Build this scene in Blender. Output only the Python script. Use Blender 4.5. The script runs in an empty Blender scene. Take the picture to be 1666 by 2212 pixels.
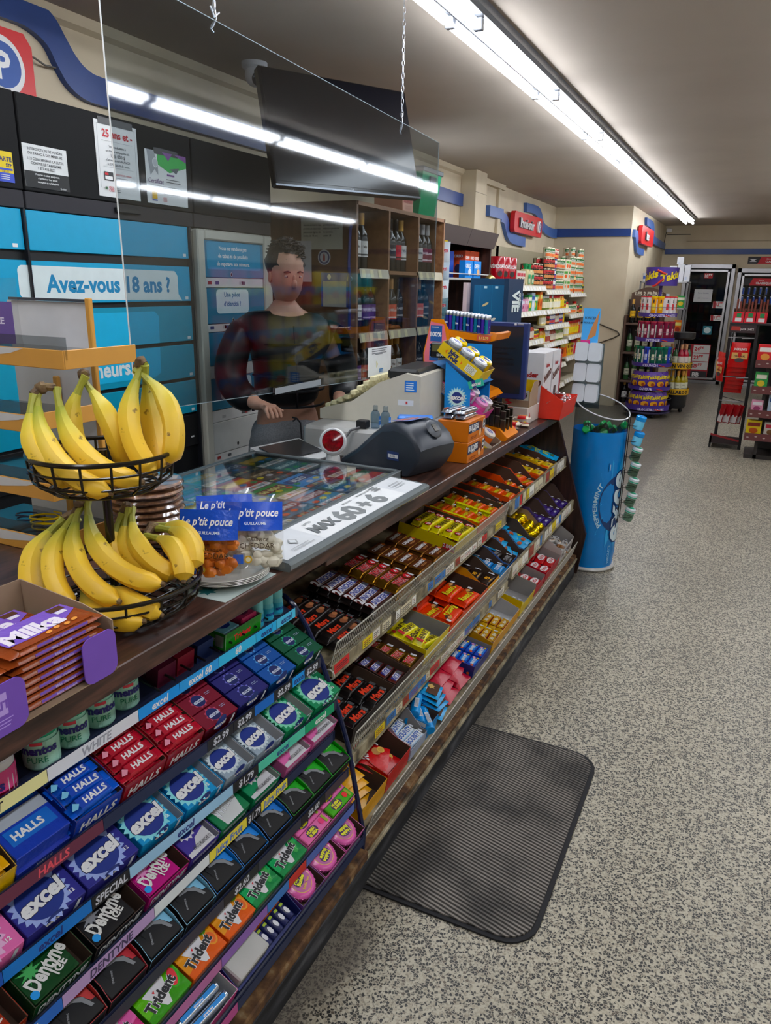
import bpy, math, random
from mathutils import Matrix, Vector, Euler
random.seed(7)
SC = bpy.context.scene
COL = SC.collection
pi = math.pi

# ---------------------------------------------------------------- camera
cam_d = bpy.data.cameras.new('camera')
cam = bpy.data.objects.new('camera', cam_d)
COL.objects.link(cam)
SC.camera = cam
cam_d.sensor_fit = 'VERTICAL'
cam_d.sensor_height = 24.0
cam_d.lens = 17.614
cam_d.clip_start = 0.02
RR = ((0.899364, 0.142339, -0.413381), (0.436847, -0.254562, 0.862765), (0.017574, -0.956524, -0.291124))
cam.matrix_world = Matrix(((RR[0][0], -RR[0][1], -RR[0][2], 0), (RR[1][0], -RR[1][1], -RR[1][2], 0),
                           (RR[2][0], -RR[2][1], -RR[2][2], 1.55), (0, 0, 0, 1)))
# ---------------------------------------------------------------- world, exposure
W = bpy.data.worlds.new('world'); SC.world = W; W.use_nodes = True
W.node_tree.nodes['Background'].inputs[0].default_value = (0.9, 0.95, 1, 1)
W.node_tree.nodes['Background'].inputs[1].default_value = 0.15
SC.view_settings.view_transform = 'Standard'
SC.view_settings.look = 'None'
SC.view_settings.gamma = 1.0
SC.view_settings.use_curve_mapping = False
SC.view_settings.exposure = 1.2
TUBE_POWER = 12.0          # emission strength of the fluorescent tubes

# ---------------------------------------------------------------- materials
MATS = {}
def lin(h):
    h = h.lstrip('#')
    if len(h) == 3: h = h[0] * 2 + h[1] * 2 + h[2] * 2
    o = []
    for i in (0, 2, 4):
        c = int(h[i:i+2], 16) / 255
        o.append(c / 12.92 if c <= 0.04045 else ((c + 0.055) / 1.055) ** 2.4)
    return tuple(o) + (1,)
def vivid(c, v=1.32, s=1.14):
    g = .2126 * c[0] + .7152 * c[1] + .0722 * c[2]
    return tuple(min(.86, max(0, g + (x - g) * s) * v) for x in c[:3]) + (1,)
def newmat(name):
    m = bpy.data.materials.new(name); m.use_nodes = True
    nt = m.node_tree
    return m, nt, nt.nodes['Principled BSDF'], nt.nodes, nt.links
def noise(nt, scale, detail=3, coord='Object', rough=.5):
    tc = nt.nodes.new('ShaderNodeTexCoord'); n = nt.nodes.new('ShaderNodeTexNoise')
    n.inputs['Scale'].default_value = scale; n.inputs['Detail'].default_value = detail; n.inputs['Roughness'].default_value = rough
    nt.links.new(tc.outputs[coord], n.inputs['Vector'])
    return n
def ramp(nt, src, stops):
    r = nt.nodes.new('ShaderNodeValToRGB')
    els = r.color_ramp.elements
    while len(els) < len(stops): els.new(.5)
    for e, (p, c) in zip(els, stops):
        e.position = p; e.color = lin(c) if isinstance(c, str) else (c, c, c, 1)
    nt.links.new(src, r.inputs[0])
    return r
KIND = {'': (.5, 0), 'gl': (.18, 0), 'film': (.28, 0), 'mt': (.32, 1), 'foil': (.22, .85), 'rub': (.85, 0), 'sat': (.38, 0)}
def mat(key):
    if key in MATS: return MATS[key]
    kind, hx = key.split(':') if ':' in key else ('', key)
    if kind == 'emi':
        m, nt, b, N, L = newmat('glow ' + hx)
        b.inputs['Base Color'].default_value = lin(hx)
        b.inputs['Emission Color'].default_value = lin(hx); b.inputs['Emission Strength'].default_value = 1.0
        MATS[key] = m; return m
    if kind == 'clr':
        MATS[key] = m = clear_mat('clear ' + hx, hx, .86, 1.0); return m
    r, me = KIND[kind]
    m, nt, b, N, L = newmat((kind + ' ' + hx).strip())
    n = noise(nt, 23, 2)
    mx = N.new('ShaderNodeMix'); mx.data_type = 'RGBA'
    c = vivid(lin(hx))
    mx.inputs['A'].default_value = tuple(v * .93 for v in c[:3]) + (1,)
    mx.inputs['B'].default_value = tuple(min(1, v * 1.05) for v in c[:3]) + (1,)
    L.new(n.outputs['Fac'], mx.inputs['Factor']); L.new(mx.outputs['Result'], b.inputs['Base Color'])
    b.inputs['Roughness'].default_value = r; b.inputs['Metallic'].default_value = me
    if kind in ('film', 'foil'):
        n2 = noise(nt, 70, 3); bp = N.new('ShaderNodeBump'); bp.inputs['Strength'].default_value = .35; bp.inputs['Distance'].default_value = .004
        L.new(n2.outputs['Fac'], bp.inputs['Height']); L.new(bp.outputs['Normal'], b.inputs['Normal'])
    MATS[key] = m
    return m
def clear_mat(name, tint, trans, spec):
    m = bpy.data.materials.new(name); m.use_nodes = True
    nt = m.node_tree; N = nt.nodes; L = nt.links
    for n in list(N): N.remove(n)
    o = N.new('ShaderNodeOutputMaterial'); t = N.new('ShaderNodeBsdfTransparent'); g = N.new('ShaderNodeBsdfGlossy')
    g.inputs['Roughness'].default_value = .04
    c = lin(tint); t.inputs['Color'].default_value = tuple(v * trans for v in c[:3]) + (1,)
    f = N.new('ShaderNodeLayerWeight'); f.inputs['Blend'].default_value = .5
    pw = N.new('ShaderNodeMath'); pw.operation = 'POWER'; pw.inputs[1].default_value = 4.4; L.new(f.outputs['Facing'], pw.inputs[0])
    ad = N.new('ShaderNodeMath'); ad.operation = 'MULTIPLY_ADD'; ad.inputs[1].default_value = .96; ad.inputs[2].default_value = .035; L.new(pw.outputs[0], ad.inputs[0])
    mu = N.new('ShaderNodeMath'); mu.operation = 'MULTIPLY'; mu.inputs[1].default_value = spec; mu.use_clamp = True
    L.new(ad.outputs[0], mu.inputs[0])
    mx = N.new('ShaderNodeMixShader'); L.new(mu.outputs[0], mx.inputs[0]); L.new(t.outputs[0], mx.inputs[1]); L.new(g.outputs[0], mx.inputs[2])
    L.new(mx.outputs[0], o.inputs[0])
    return m
MATS['acrylic'] = clear_mat('acrylic sheet', '#dfe4e6', .93, 1.25)
MATS['pane'] = clear_mat('cooler glass', '#cfd6d8', .8, 1.0)
MATS['bagclear'] = clear_mat('clear bag film', '#ffffff', .97, 1.6)
MATS['redlens'] = None

def m_floor():
    m, nt, b, N, L = newmat('terrazzo')
    tc = N.new('ShaderNodeTexCoord')
    def vor(scale, feat):
        v = N.new('ShaderNodeTexVoronoi'); v.inputs['Scale'].default_value = scale; v.feature = feat
        L.new(tc.outputs['Object'], v.inputs['Vector']); return v
    # stone chips of two sizes set in a cream matrix
    v1 = vor(150, 'F1'); e1 = vor(150, 'DISTANCE_TO_EDGE')
    sep = N.new('ShaderNodeSeparateColor'); L.new(v1.outputs['Color'], sep.inputs[0])
    chips = ramp(nt, sep.outputs[0], [(0, '#171814'), (.2, '#2b2b26'), (.36, '#454339'), (.48, '#675c4c'), (.54, '#b5ab94'), (.7, '#cbc2ac'), (1, '#dbd4c0')])
    chips.color_ramp.interpolation = 'CONSTANT'
    edge = ramp(nt, e1.outputs['Distance'], [(.03, 0.0), (.12, 1.0)])
    mx = N.new('ShaderNodeMix'); mx.data_type = 'RGBA'
    mx.inputs['A'].default_value = lin('#c3baa4'); L.new(edge.outputs[0], mx.inputs['Factor']); L.new(chips.outputs[0], mx.inputs['B'])
    v2 = vor(260, 'F1'); s2 = N.new('ShaderNodeSeparateColor'); L.new(v2.outputs['Color'], s2.inputs[0])
    tiny = ramp(nt, s2.outputs[1], [(0, 0.35), (.18, 1.0)]); tiny.color_ramp.interpolation = 'CONSTANT'
    mu = N.new('ShaderNodeMix'); mu.data_type = 'RGBA'; mu.blend_type = 'MULTIPLY'; mu.inputs['Factor'].default_value = .55
    L.new(mx.outputs['Result'], mu.inputs['A']); L.new(tiny.outputs[0], mu.inputs['B'])
    # grime, and the grey worn-in dirt along the foot of the counter
    g = noise(nt, 1.3, 5); gr = ramp(nt, g.outputs['Fac'], [(.3, .66), (.7, .82)])
    m2 = N.new('ShaderNodeMix'); m2.data_type = 'RGBA'; m2.blend_type = 'MULTIPLY'; m2.inputs['Factor'].default_value = 1
    L.new(mu.outputs['Result'], m2.inputs['A']); L.new(gr.outputs[0], m2.inputs['B'])
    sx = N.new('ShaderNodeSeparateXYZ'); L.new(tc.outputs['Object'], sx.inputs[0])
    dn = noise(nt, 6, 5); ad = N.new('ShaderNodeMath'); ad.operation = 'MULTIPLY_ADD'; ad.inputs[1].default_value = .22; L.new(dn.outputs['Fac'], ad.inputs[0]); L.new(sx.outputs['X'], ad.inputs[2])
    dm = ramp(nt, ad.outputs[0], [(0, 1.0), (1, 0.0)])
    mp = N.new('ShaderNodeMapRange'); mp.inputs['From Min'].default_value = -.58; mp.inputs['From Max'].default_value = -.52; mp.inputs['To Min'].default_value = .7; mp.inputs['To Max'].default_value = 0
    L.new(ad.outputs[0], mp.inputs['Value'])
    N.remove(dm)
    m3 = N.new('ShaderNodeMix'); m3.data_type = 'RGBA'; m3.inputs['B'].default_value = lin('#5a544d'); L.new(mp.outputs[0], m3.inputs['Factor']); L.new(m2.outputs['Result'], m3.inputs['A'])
    L.new(m3.outputs['Result'], b.inputs['Base Color'])
    b.inputs['Roughness'].default_value = .42
    return m
def m_speck(name, stops, scale, rough, bump=0, detail=5, stretch=None, metal=0):
    m, nt, b, N, L = newmat(name)
    tc = N.new('ShaderNodeTexCoord'); n = N.new('ShaderNodeTexNoise'); n.inputs['Scale'].default_value = scale; n.inputs['Detail'].default_value = detail
    mp = N.new('ShaderNodeMapping'); mp.inputs['Scale'].default_value = stretch or (1, 1, 1)
    L.new(tc.outputs['Object'], mp.inputs[0]); L.new(mp.outputs[0], n.inputs['Vector'])
    r = ramp(nt, n.outputs['Fac'], stops); L.new(r.outputs[0], b.inputs['Base Color'])
    b.inputs['Roughness'].default_value = rough; b.inputs['Metallic'].default_value = metal
    if bump:
        bp = N.new('ShaderNodeBump'); bp.inputs['Strength'].default_value = bump; bp.inputs['Distance'].default_value = .003
        L.new(n.outputs['Fac'], bp.inputs['Height']); L.new(bp.outputs['Normal'], b.inputs['Normal'])
    MATS[name] = m
    return m
def m_mat():
    # ribbed entrance mat: fine diagonal ribs, dusty, with dark worn patches
    m, nt, b, N, L = newmat('ribbed carpet')
    tc = N.new('ShaderNodeTexCoord'); mp = N.new('ShaderNodeMapping'); mp.inputs['Rotation'].default_value = (0, 0, math.radians(14))
    L.new(tc.outputs['Object'], mp.inputs[0])
    w = N.new('ShaderNodeTexWave'); w.wave_type = 'BANDS'; w.bands_direction = 'Y'; w.inputs['Scale'].default_value = 27; w.inputs['Distortion'].default_value = .6
    w.inputs['Detail'].default_value = 2; L.new(mp.outputs[0], w.inputs['Vector'])
    rib = ramp(nt, w.outputs['Fac'], [(.25, '#3a3835'), (.8, '#9d9892')])
    n = noise(nt, 5, 6); pat = ramp(nt, n.outputs['Fac'], [(.38, '#3c3b3a'), (.56, '#d0ccc6')])
    mx = N.new('ShaderNodeMix'); mx.data_type = 'RGBA'; mx.blend_type = 'MULTIPLY'; mx.inputs['Factor'].default_value = .75
    L.new(rib.outputs[0], mx.inputs['A']); L.new(pat.outputs[0], mx.inputs['B']); L.new(mx.outputs['Result'], b.inputs['Base Color'])
    bp = N.new('ShaderNodeBump'); bp.inputs['Strength'].default_value = .8; bp.inputs['Distance'].default_value = .004
    L.new(w.outputs['Fac'], bp.inputs['Height']); L.new(bp.outputs['Normal'], b.inputs['Normal'])
    b.inputs['Roughness'].default_value = .95
    return m
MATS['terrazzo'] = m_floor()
MATS['mat'] = m_mat()
m_speck('cream wall', [(.3, '#c5b79c'), (.7, '#d2c5aa')], 3, .6, .08)
m_speck('ceiling', [(.3, '#b5aa9d'), (.7, '#bdb2a5')], 2, .8, .03)
m_speck('woodtop', [(.25, '#1f1412'), (.45, '#3a2620'), (.62, '#5a3b30'), (.8, '#2c1c18')], 9, .3, .05, 6, (7, .8, 7))
m_speck('woodpanel', [(.25, '#170f0d'), (.5, '#33201a'), (.75, '#4c3026')], 9, .35, .05, 6, (6, 6, .5))
m_speck('oak', [(.3, '#7a5232'), (.55, '#8f6540'), (.8, '#a47a50')], 6, .5, .05, 5, (5, .8, 5))
m_speck('oakpanel', [(.3, '#6b4a31'), (.6, '#7d583a')], 5, .55, .04, 5, (5, 5, .6))
m_speck('rusty rail', [(.3, '#2a211b'), (.5, '#5b3c20'), (.62, '#7d5d38'), (.75, '#9b8b6d')], 30, .8, .5)
m_speck('dirty steel', [(.35, '#4a4335'), (.5, '#8d8266'), (.7, '#b3aa8e')], 18, .6, .2)
m_speck('scuffed base', [(.38, '#121316'), (.55, '#2c2e33'), (.72, '#55565a')], 14, .7, .4, 7, (1, .5, 2))
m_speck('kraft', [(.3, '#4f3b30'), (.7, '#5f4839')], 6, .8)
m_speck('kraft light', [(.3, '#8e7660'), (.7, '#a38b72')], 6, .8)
m_speck('greyboard', [(.3, '#8f8c8b'), (.7, '#a5a2a0')], 6, .8)
m_speck('whiteboard card', [(.3, '#b6b6b8'), (.7, '#c8c8ca')], 6, .7)
def m_banana():
    # ripe yellow skin turning green towards the stem end (+x of each fruit), with small brown bruises
    m, nt, b, N, L = newmat('banana skin'); tc = N.new('ShaderNodeTexCoord'); sx = N.new('ShaderNodeSeparateXYZ'); L.new(tc.outputs['Object'], sx.inputs[0])
    n = noise(nt, 9, 4); ma = N.new('ShaderNodeMath'); ma.operation = 'MULTIPLY_ADD'; ma.inputs[1].default_value = .07; L.new(n.outputs['Fac'], ma.inputs[0]); L.new(sx.outputs['X'], ma.inputs[2])
    mr = N.new('ShaderNodeMapRange'); mr.inputs['From Min'].default_value = -.02; mr.inputs['From Max'].default_value = .13; L.new(ma.outputs[0], mr.inputs['Value'])
    r = ramp(nt, mr.outputs[0], [(0, '#e6b829'), (.45, '#ecc63a'), (.72, '#d3c23c'), (1, '#98a02e')])
    n2 = noise(nt, 42, 5); sp = ramp(nt, n2.outputs['Fac'], [(.33, '#6b4522'), (.37, '#ffffff')])
    mx = N.new('ShaderNodeMix'); mx.data_type = 'RGBA'; mx.blend_type = 'MULTIPLY'; mx.inputs['Factor'].default_value = .8; L.new(r.outputs[0], mx.inputs['A']); L.new(sp.outputs[0], mx.inputs['B']); L.new(mx.outputs['Result'], b.inputs['Base Color'])
    b.inputs['Roughness'].default_value = .42; MATS['banana'] = m
m_banana()
m_speck('banana green', [(.3, '#8d9430'), (.6, '#a3a23a')], 12, .45)
m_speck('banana stem', [(.3, '#3d2c1d'), (.55, '#6b5233'), (.8, '#8d7b4d')], 60, .7, .3)
m_speck('cookie', [(.3, '#4f3120'), (.5, '#7c5236'), (.7, '#a97c55')], 60, .35, .9, 5)
m_speck('cheese', [(.3, '#cfc9b4'), (.7, '#e5e1d0')], 40, .4, .1)
m_speck('cheddar', [(.3, '#c96312'), (.7, '#e8861f')], 40, .35, .1)
m_speck('skin', [(.3, '#c08b72'), (.7, '#d19d84')], 20, .5)
m_speck('hair', [(.3, '#1d1512'), (.7, '#33241d')], 90, .5, .8)
m_speck('puffer', [(.3, '#0c0d10'), (.7, '#17181c')], 20, .45, .3)
m_speck('sweat', [(.35, '#7b7b7f'), (.65, '#8f8f93')], 160, .9, .3)
def m_lens():
    m, nt, b, N, L = newmat('red scanner window'); b.inputs['Base Color'].default_value = lin('#7a0010'); b.inputs['Roughness'].default_value = .08
    b.inputs['Emission Color'].default_value = lin('#d0001c'); b.inputs['Emission Strength'].default_value = .02
    n = noise(nt, 60); r = ramp(nt, n.outputs['Fac'], [(.35, '#3c0008'), (.7, '#7c0014')]); L.new(r.outputs[0], b.inputs['Base Color'])
    MATS['redlens'] = m
m_lens()
def m_tube():
    m, nt, b, N, L = newmat('lit fluorescent tube')
    b.inputs['Base Color'].default_value = (1, 1, 1, 1); b.inputs['Emission Color'].default_value = lin('#f4f8ff'); b.inputs['Emission Strength'].default_value = TUBE_POWER
    MATS['tube'] = m
m_tube()

# ---------------------------------------------------------------- lettering
GL = {}
def glyphs(s, bold=0, res=2):
    k = (s, bold, res)
    if k in GL: return GL[k]
    cu = bpy.data.curves.new('lettering', 'FONT'); cu.body = s; cu.resolution_u = res; cu.offset = bold; cu.fill_mode = 'FRONT'
    ob = bpy.data.objects.new('lettering', cu); COL.objects.link(ob)
    dg = bpy.context.evaluated_depsgraph_get()
    me = ob.evaluated_get(dg).to_mesh()
    vs = [(v.co.x, v.co.y) for v in me.vertices]; fs = [tuple(p.vertices) for p in me.polygons]
    ob.evaluated_get(dg).to_mesh_clear(); bpy.data.objects.remove(ob); bpy.data.curves.remove(cu)
    if not vs: vs = [(0, 0), (.1, 0), (.1, .1)]; fs = [(0, 1, 2)]
    x0 = min(v[0] for v in vs); x1 = max(v[0] for v in vs)
    vs = [((v[0] - x0), v[1]) for v in vs]
    GL[k] = (vs, fs, x1 - x0)
    return GL[k]

# ---------------------------------------------------------------- mesh builder
class MB:
    def __init__(s): s.v = []; s.f = []; s.m = []; s.k = []; s.M = Matrix(); s.sm = []
    def mi(s, key):
        if key not in s.k: s.k.append(key)
        return s.k.index(key)
    def add(s, vs, fs, key, smooth=False):
        o = len(s.v); M = s.M
        s.v.extend([tuple(M @ Vector(p)) for p in vs])
        i = s.mi(key)
        for f in fs: s.f.append(tuple(o + a for a in f)); s.m.append(i); s.sm.append(smooth)
        return s
    def at(s, M): s.M = M; return s
    def box(s, x0, y0, z0, x1, y1, z1, key, b=0):
        if b <= 0:
            vs = [(x, y, z) for z in (z0, z1) for y in (y0, y1) for x in (x0, x1)]
            return s.add(vs, [(0, 2, 3, 1), (4, 5, 7, 6), (0, 1, 5, 4), (2, 6, 7, 3), (0, 4, 6, 2), (1, 3, 7, 5)], key)
        vs = []; 
        for sx in (0, 1):
            for sy in (0, 1):
                for sz in (0, 1):
                    X = (x0, x1)[sx]; Y = (y0, y1)[sy]; Z = (z0, z1)[sz]
                    dx = b if sx == 0 else -b; dy = b if sy == 0 else -b; dz = b if sz == 0 else -b
                    vs += [(X, Y + dy, Z + dz), (X + dx, Y, Z + dz), (X + dx, Y + dy, Z)]
        def q(sx, sy, sz, a): return (sx * 4 + sy * 2 + sz) * 3 + a
        fs = []
        for t in (0, 1):
            fs.append(tuple(q(t, y, z, 0) for y, z in ((0, 0), (1, 0), (1, 1), (0, 1))))
            fs.append(tuple(q(x, t, z, 1) for x, z in ((0, 0), (1, 0), (1, 1), (0, 1))))
            fs.append(tuple(q(x, y, t, 2) for x, y in ((0, 0), (1, 0), (1, 1), (0, 1))))
            for u in (0, 1):
                fs.append((q(0, t, u, 1), q(1, t, u, 1), q(1, t, u, 2), q(0, t, u, 2)))
                fs.append((q(t, 0, u, 0), q(t, 1, u, 0), q(t, 1, u, 2), q(t, 0, u, 2)))
                fs.append((q(t, u, 0, 0), q(t, u, 1, 0), q(t, u, 1, 1), q(t, u, 0, 1)))
                for w in (0, 1): fs.append((q(t, u, w, 0), q(t, u, w, 1), q(t, u, w, 2)))
        return s.add(vs, fs, key)
    def prism(s, pts, a0, a1, key, ax='z', side=None):
        # polygon pts in the two other axes (in order), extruded along ax
        def P(p, a): return {'z': (p[0], p[1], a), 'y': (p[0], a, p[1]), 'x': (a, p[0], p[1])}[ax]
        n = len(pts); vs = [P(p, a0) for p in pts] + [P(p, a1) for p in pts]
        s.add(vs, [tuple(range(n)), tuple(range(2 * n - 1, n - 1, -1))], key)
        return s.add(vs, [(i, (i + 1) % n, n + (i + 1) % n, n + i) for i in range(n)], side or key)
    def lathe(s, prof, key, seg=20, c=(0, 0, 0), caps=True, ax='z'):
        vs = []; n = len(prof)
        for r, z in prof:
            for i in range(seg):
                a = 2 * pi * i / seg; p = (r * math.cos(a), r * math.sin(a), z)
                if ax == 'x': p = (p[2], p[0], p[1])
                if ax == 'y': p = (p[0], p[2], p[1])
                vs.append((c[0] + p[0], c[1] + p[1], c[2] + p[2]))
        fs = [(j * seg + i, j * seg + (i + 1) % seg, (j + 1) * seg + (i + 1) % seg, (j + 1) * seg + i) for j in range(n - 1) for i in range(seg)]
        if caps: fs += [tuple(range(seg)), tuple(range((n - 1) * seg, n * seg))]
        return s.add(vs, fs, key, True)
    def tube(s, path, r, key, seg=6, closed=False, radii=None):
        P = [Vector(p) for p in path]; n = len(P); vs = []; up = None
        for i, p in enumerate(P):
            if closed: t = (P[(i + 1) % n] - P[i - 1])
            else: t = P[min(i + 1, n - 1)] - P[max(i - 1, 0)]
            t.normalize()
            if up is None: up = Vector((0, 0, 1)) if abs(t.z) < .9 else Vector((1, 0, 0))
            a = t.cross(up).normalized(); b = a.cross(t); up = b
            rr = radii[i] if radii else r
            for k in range(seg):
                w = 2 * pi * k / seg + pi / seg; q = p + (a * math.cos(w) + b * math.sin(w)) * rr; vs.append(tuple(q))
        m = n if closed else n - 1
        fs = [(j * seg + k, j * seg + (k + 1) % seg, ((j + 1) % n) * seg + (k + 1) % seg, ((j + 1) % n) * seg + k) for j in range(m) for k in range(seg)]
        if not closed: fs += [tuple(range(seg)), tuple(range((n - 1) * seg, n * seg))]
        return s.add(vs, fs, key, True)
    def ring(s, c, R, r, key, seg=32, ts=6, ax='z', ry=None):
        pts = []
        for i in range(seg):
            a = 2 * pi * i / seg; u = R * math.cos(a); v = (ry or R) * math.sin(a)
            pts.append({'z': (c[0] + u, c[1] + v, c[2]), 'x': (c[0], c[1] + u, c[2] + v), 'y': (c[0] + u, c[1], c[2] + v)}[ax])
        return s.tube(pts, r, key, ts, True)
    def loft(s, secs, key, caps=True, smooth=True):
        n = len(secs[0]); vs = [p for q in secs for p in q]
        fs = [(j * n + i, j * n + (i + 1) % n, (j + 1) * n + (i + 1) % n, (j + 1) * n + i) for j in range(len(secs) - 1) for i in range(n)]
        if caps: fs += [tuple(range(n)), tuple(range((len(secs) - 1) * n, len(secs) * n))]
        return s.add(vs, fs, key, smooth)
    def blob(s, c, rx, ry, rz, key, seg=12, rings=7, jit=0):
        vs = []; fs = []
        for j in range(rings + 1):
            t = pi * j / rings
            for i in range(seg):
                a = 2 * pi * i / seg; k = 1 + (random.uniform(-jit, jit) if 0 < j < rings else 0)
                vs.append((c[0] + rx * k * math.sin(t) * math.cos(a), c[1] + ry * k * math.sin(t) * math.sin(a), c[2] + rz * k * math.cos(t)))
        for j in range(rings):
            for i in range(seg): fs.append((j * seg + i, j * seg + (i + 1) % seg, (j + 1) * seg + (i + 1) % seg, (j + 1) * seg + i))
        return s.add(vs, fs, key, True)
    def face(s, o, U, V): return Face(s, o, U, V)
    def mesh(s, name='m'):
        me = bpy.data.meshes.new(name); me.from_pydata(s.v, [], s.f)
        for k in s.k: me.materials.append(mat(k))
        me.polygons.foreach_set('material_index', s.m); me.polygons.foreach_set('use_smooth', s.sm)
        me.validate(); me.update()
        if any(s.sm): me.set_sharp_from_angle(angle=math.radians(40))
        return me
    def obj(s, name, parent=None, M=None):
        o = bpy.data.objects.new(name, s.mesh(name)); COL.objects.link(o)
        if parent: o.parent = parent
        if M is not None: o.matrix_local = M
        return o
EPS = .00022
class Face:
    """a flat printed face: origin o, unit axes U (right) and V (up); printing lies in thin layers on it"""
    def __init__(s, mb, o, U, V):
        s.b = mb; s.o = Vector(o); s.U = Vector(U).normalized(); s.V = Vector(V).normalized(); s.n = s.U.cross(s.V); s.l = 0
    def pts(s, P, key):
        s.l += 1; o = s.o + s.n * (EPS * s.l)
        s.b.add([tuple(o + s.U * p[0] + s.V * p[1]) for p in P], [tuple(range(len(P)))], key); return s
    def rect(s, a, b, c, d, key): return s.pts([(a, b), (c, b), (c, d), (a, d)], key)
    def ell(s, cu, cv, ru, rv, key, n=18, rot=0):
        cr, sr = math.cos(rot), math.sin(rot); P = []
        for i in range(n):
            a = 2 * pi * i / n; x = ru * math.cos(a); y = rv * math.sin(a); P.append((cu + x * cr - y * sr, cv + x * sr + y * cr))
        return s.pts(P, key)
    def star(s, cu, cv, r1, r2, n, key):
        s.l += 1; o = s.o + s.n * (EPS * s.l); vs = [tuple(o + s.U * cu + s.V * cv)]
        for i in range(2 * n):
            a = pi * i / n; r = r1 if i % 2 == 0 else r2
            vs.append(tuple(o + s.U * (cu + r * math.cos(a)) + s.V * (cv + r * math.sin(a))))
        s.b.add(vs, [(0, 1 + i, 1 + (i + 1) % (2 * n)) for i in range(2 * n)], key); return s
    def text(s, t, cu, cv, h, key, bold=.0, w=None, shear=0, rot=0, al='c', res=2, sq=1.0):
        vs, fs, wd = glyphs(t, bold, res); k = h / .72; kx = k * sq
        if w and wd * kx > w: kx = w / wd
        s.l += 1; o = s.o + s.n * (EPS * s.l); cr, sr = math.cos(rot), math.sin(rot)
        ox = {'c': -wd * kx / 2, 'l': 0, 'r': -wd * kx}[al]; P = []
        for x, y in vs:
            X = x * kx + ox + shear * y * k; Y = y * k - (h / 2)
            P.append(tuple(o + s.U * (cu + X * cr - Y * sr) + s.V * (cv + X * sr + Y * cr)))
        s.b.add(P, fs, key); return s
    def otext(s, t, cu, cv, h, key, okey, bold=.02, ol=.06, **k):
        s.text(t, cu, cv, h, okey, bold + ol, **k); return s.text(t, cu, cv, h, key, bold, **k)
    def lines(s, u0, u1, v, dv, n, h, key):
        for i in range(n):
            e = u1 - random.uniform(0, .25) * (u1 - u0); s.rect(u0, v - i * dv - h, e, v - i * dv, key); s.l -= 1
        s.l += 1; return s

# ---------------------------------------------------------------- objects
def tag(o, label=None, cat=None, group=None, kind=None):
    if label: o['label'] = label
    if cat: o['category'] = cat
    if group: o['group'] = group
    if kind: o['kind'] = kind
    return o
def empty(name, label, cat, M=None, group=None):
    o = bpy.data.objects.new(name, None); COL.objects.link(o); o.empty_display_size = .05
    if M is not None: o.matrix_world = M
    return tag(o, label, cat, group)
def put(name, mb, label, cat, M=None, group=None, kind=None):
    return tag(mb.obj(name, None, M), label, cat, group, kind)
def struct(name, mb, label=None):
    o = mb.obj(name); o['kind'] = 'structure'
    if label: o['label'] = label
    return o
def copy(o, M, label, group=None, cat=None):
    c = o.copy(); COL.objects.link(c); c.matrix_world = M; c['label'] = label
    if group: c['group'] = group
    if cat: c['category'] = cat
    for ch in o.children:
        d = ch.copy(); COL.objects.link(d); d.parent = c
        for g in ch.children:
            e = g.copy(); COL.objects.link(e); e.parent = d
    return c
class Proto:
    """first use places the thing itself, every later use a copy of it with its parts"""
    def __init__(s, root): s.r = root; s.used = False
    def put(s, M, label, group=None, cat=None):
        if not s.used:
            s.used = True; s.r.matrix_world = M; s.r['label'] = label
            if group: s.r['group'] = group
            if cat: s.r['category'] = cat
            return s.r
        return copy(s.r, M, label, group, cat)
def T(x, y, z): return Matrix.Translation((x, y, z))
def RX(d): return Matrix.Rotation(math.radians(d), 4, 'X')
def RY(d): return Matrix.Rotation(math.radians(d), 4, 'Y')
def RZ(d): return Matrix.Rotation(math.radians(d), 4, 'Z')
ORD = ['first', 'second', 'third', 'fourth', 'fifth', 'sixth', 'seventh', 'eighth', 'ninth', 'tenth', 'eleventh', 'twelfth', 'thirteenth', 'fourteenth', 'fifteenth', 'sixteenth', 'seventeenth', 'eighteenth', 'nineteenth', 'twentieth']
def shelf_frame(X, Y, Z, tilt):
    """local x runs along the counter away from the camera, y up the tilted shelf, z out of it"""
    t = math.radians(tilt); c, s = math.cos(t), math.sin(t)
    return Matrix(((0, -c, s, X), (1, 0, 0, Y), (0, s, c, Z), (0, 0, 0, 1)))
FRONT = Matrix(((0, 0, 1, 0), (1, 0, 0, 0), (0, 1, 0, 0), (0, 0, 0, 1)))   # local xy plane upright, facing the aisle (+X), x along +Y
# ================================================================ room
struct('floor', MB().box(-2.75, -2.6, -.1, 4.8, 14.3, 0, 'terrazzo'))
struct('ceiling', MB().box(-2.75, -2.6, 2.55, 4.8, 14.3, 2.65, 'ceiling'))
struct('wall_left', MB().box(-2.75, -2.5, 0, -2.65, 10.6, 2.55, 'cream wall'))
struct('wall_alcove', MB().box(-2.75, 10.6, 0, -1.66, 10.7, 2.55, 'cream wall'))
struct('wall_return', MB().box(-1.76, 10.7, 0, -1.66, 14.1, 2.55, 'cream wall'))
b = MB(); b.box(-1.76, 14.1, 0, 4.7, 14.2, 2.55, 'cream wall')
b.box(-1.3, 14.07, 2.3, 1.2, 14.1, 2.31, '#9c8f78'); b.box(-.33, 14.085, 2.06, .02, 14.1, 2.068, '#9c8f78'); b.box(-1.62, 14.085, 2.405, -1.25, 14.1, 2.42, '#4a4438')
struct('wall_far', b)
struct('wall_right', MB().box(4.7, -2.5, 0, 4.8, 14.2, 2.55, 'cream wall'))
struct('wall_near', MB().box(-2.75, -2.6, 0, 4.8, -2.5, 2.55, 'cream wall'))
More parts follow.
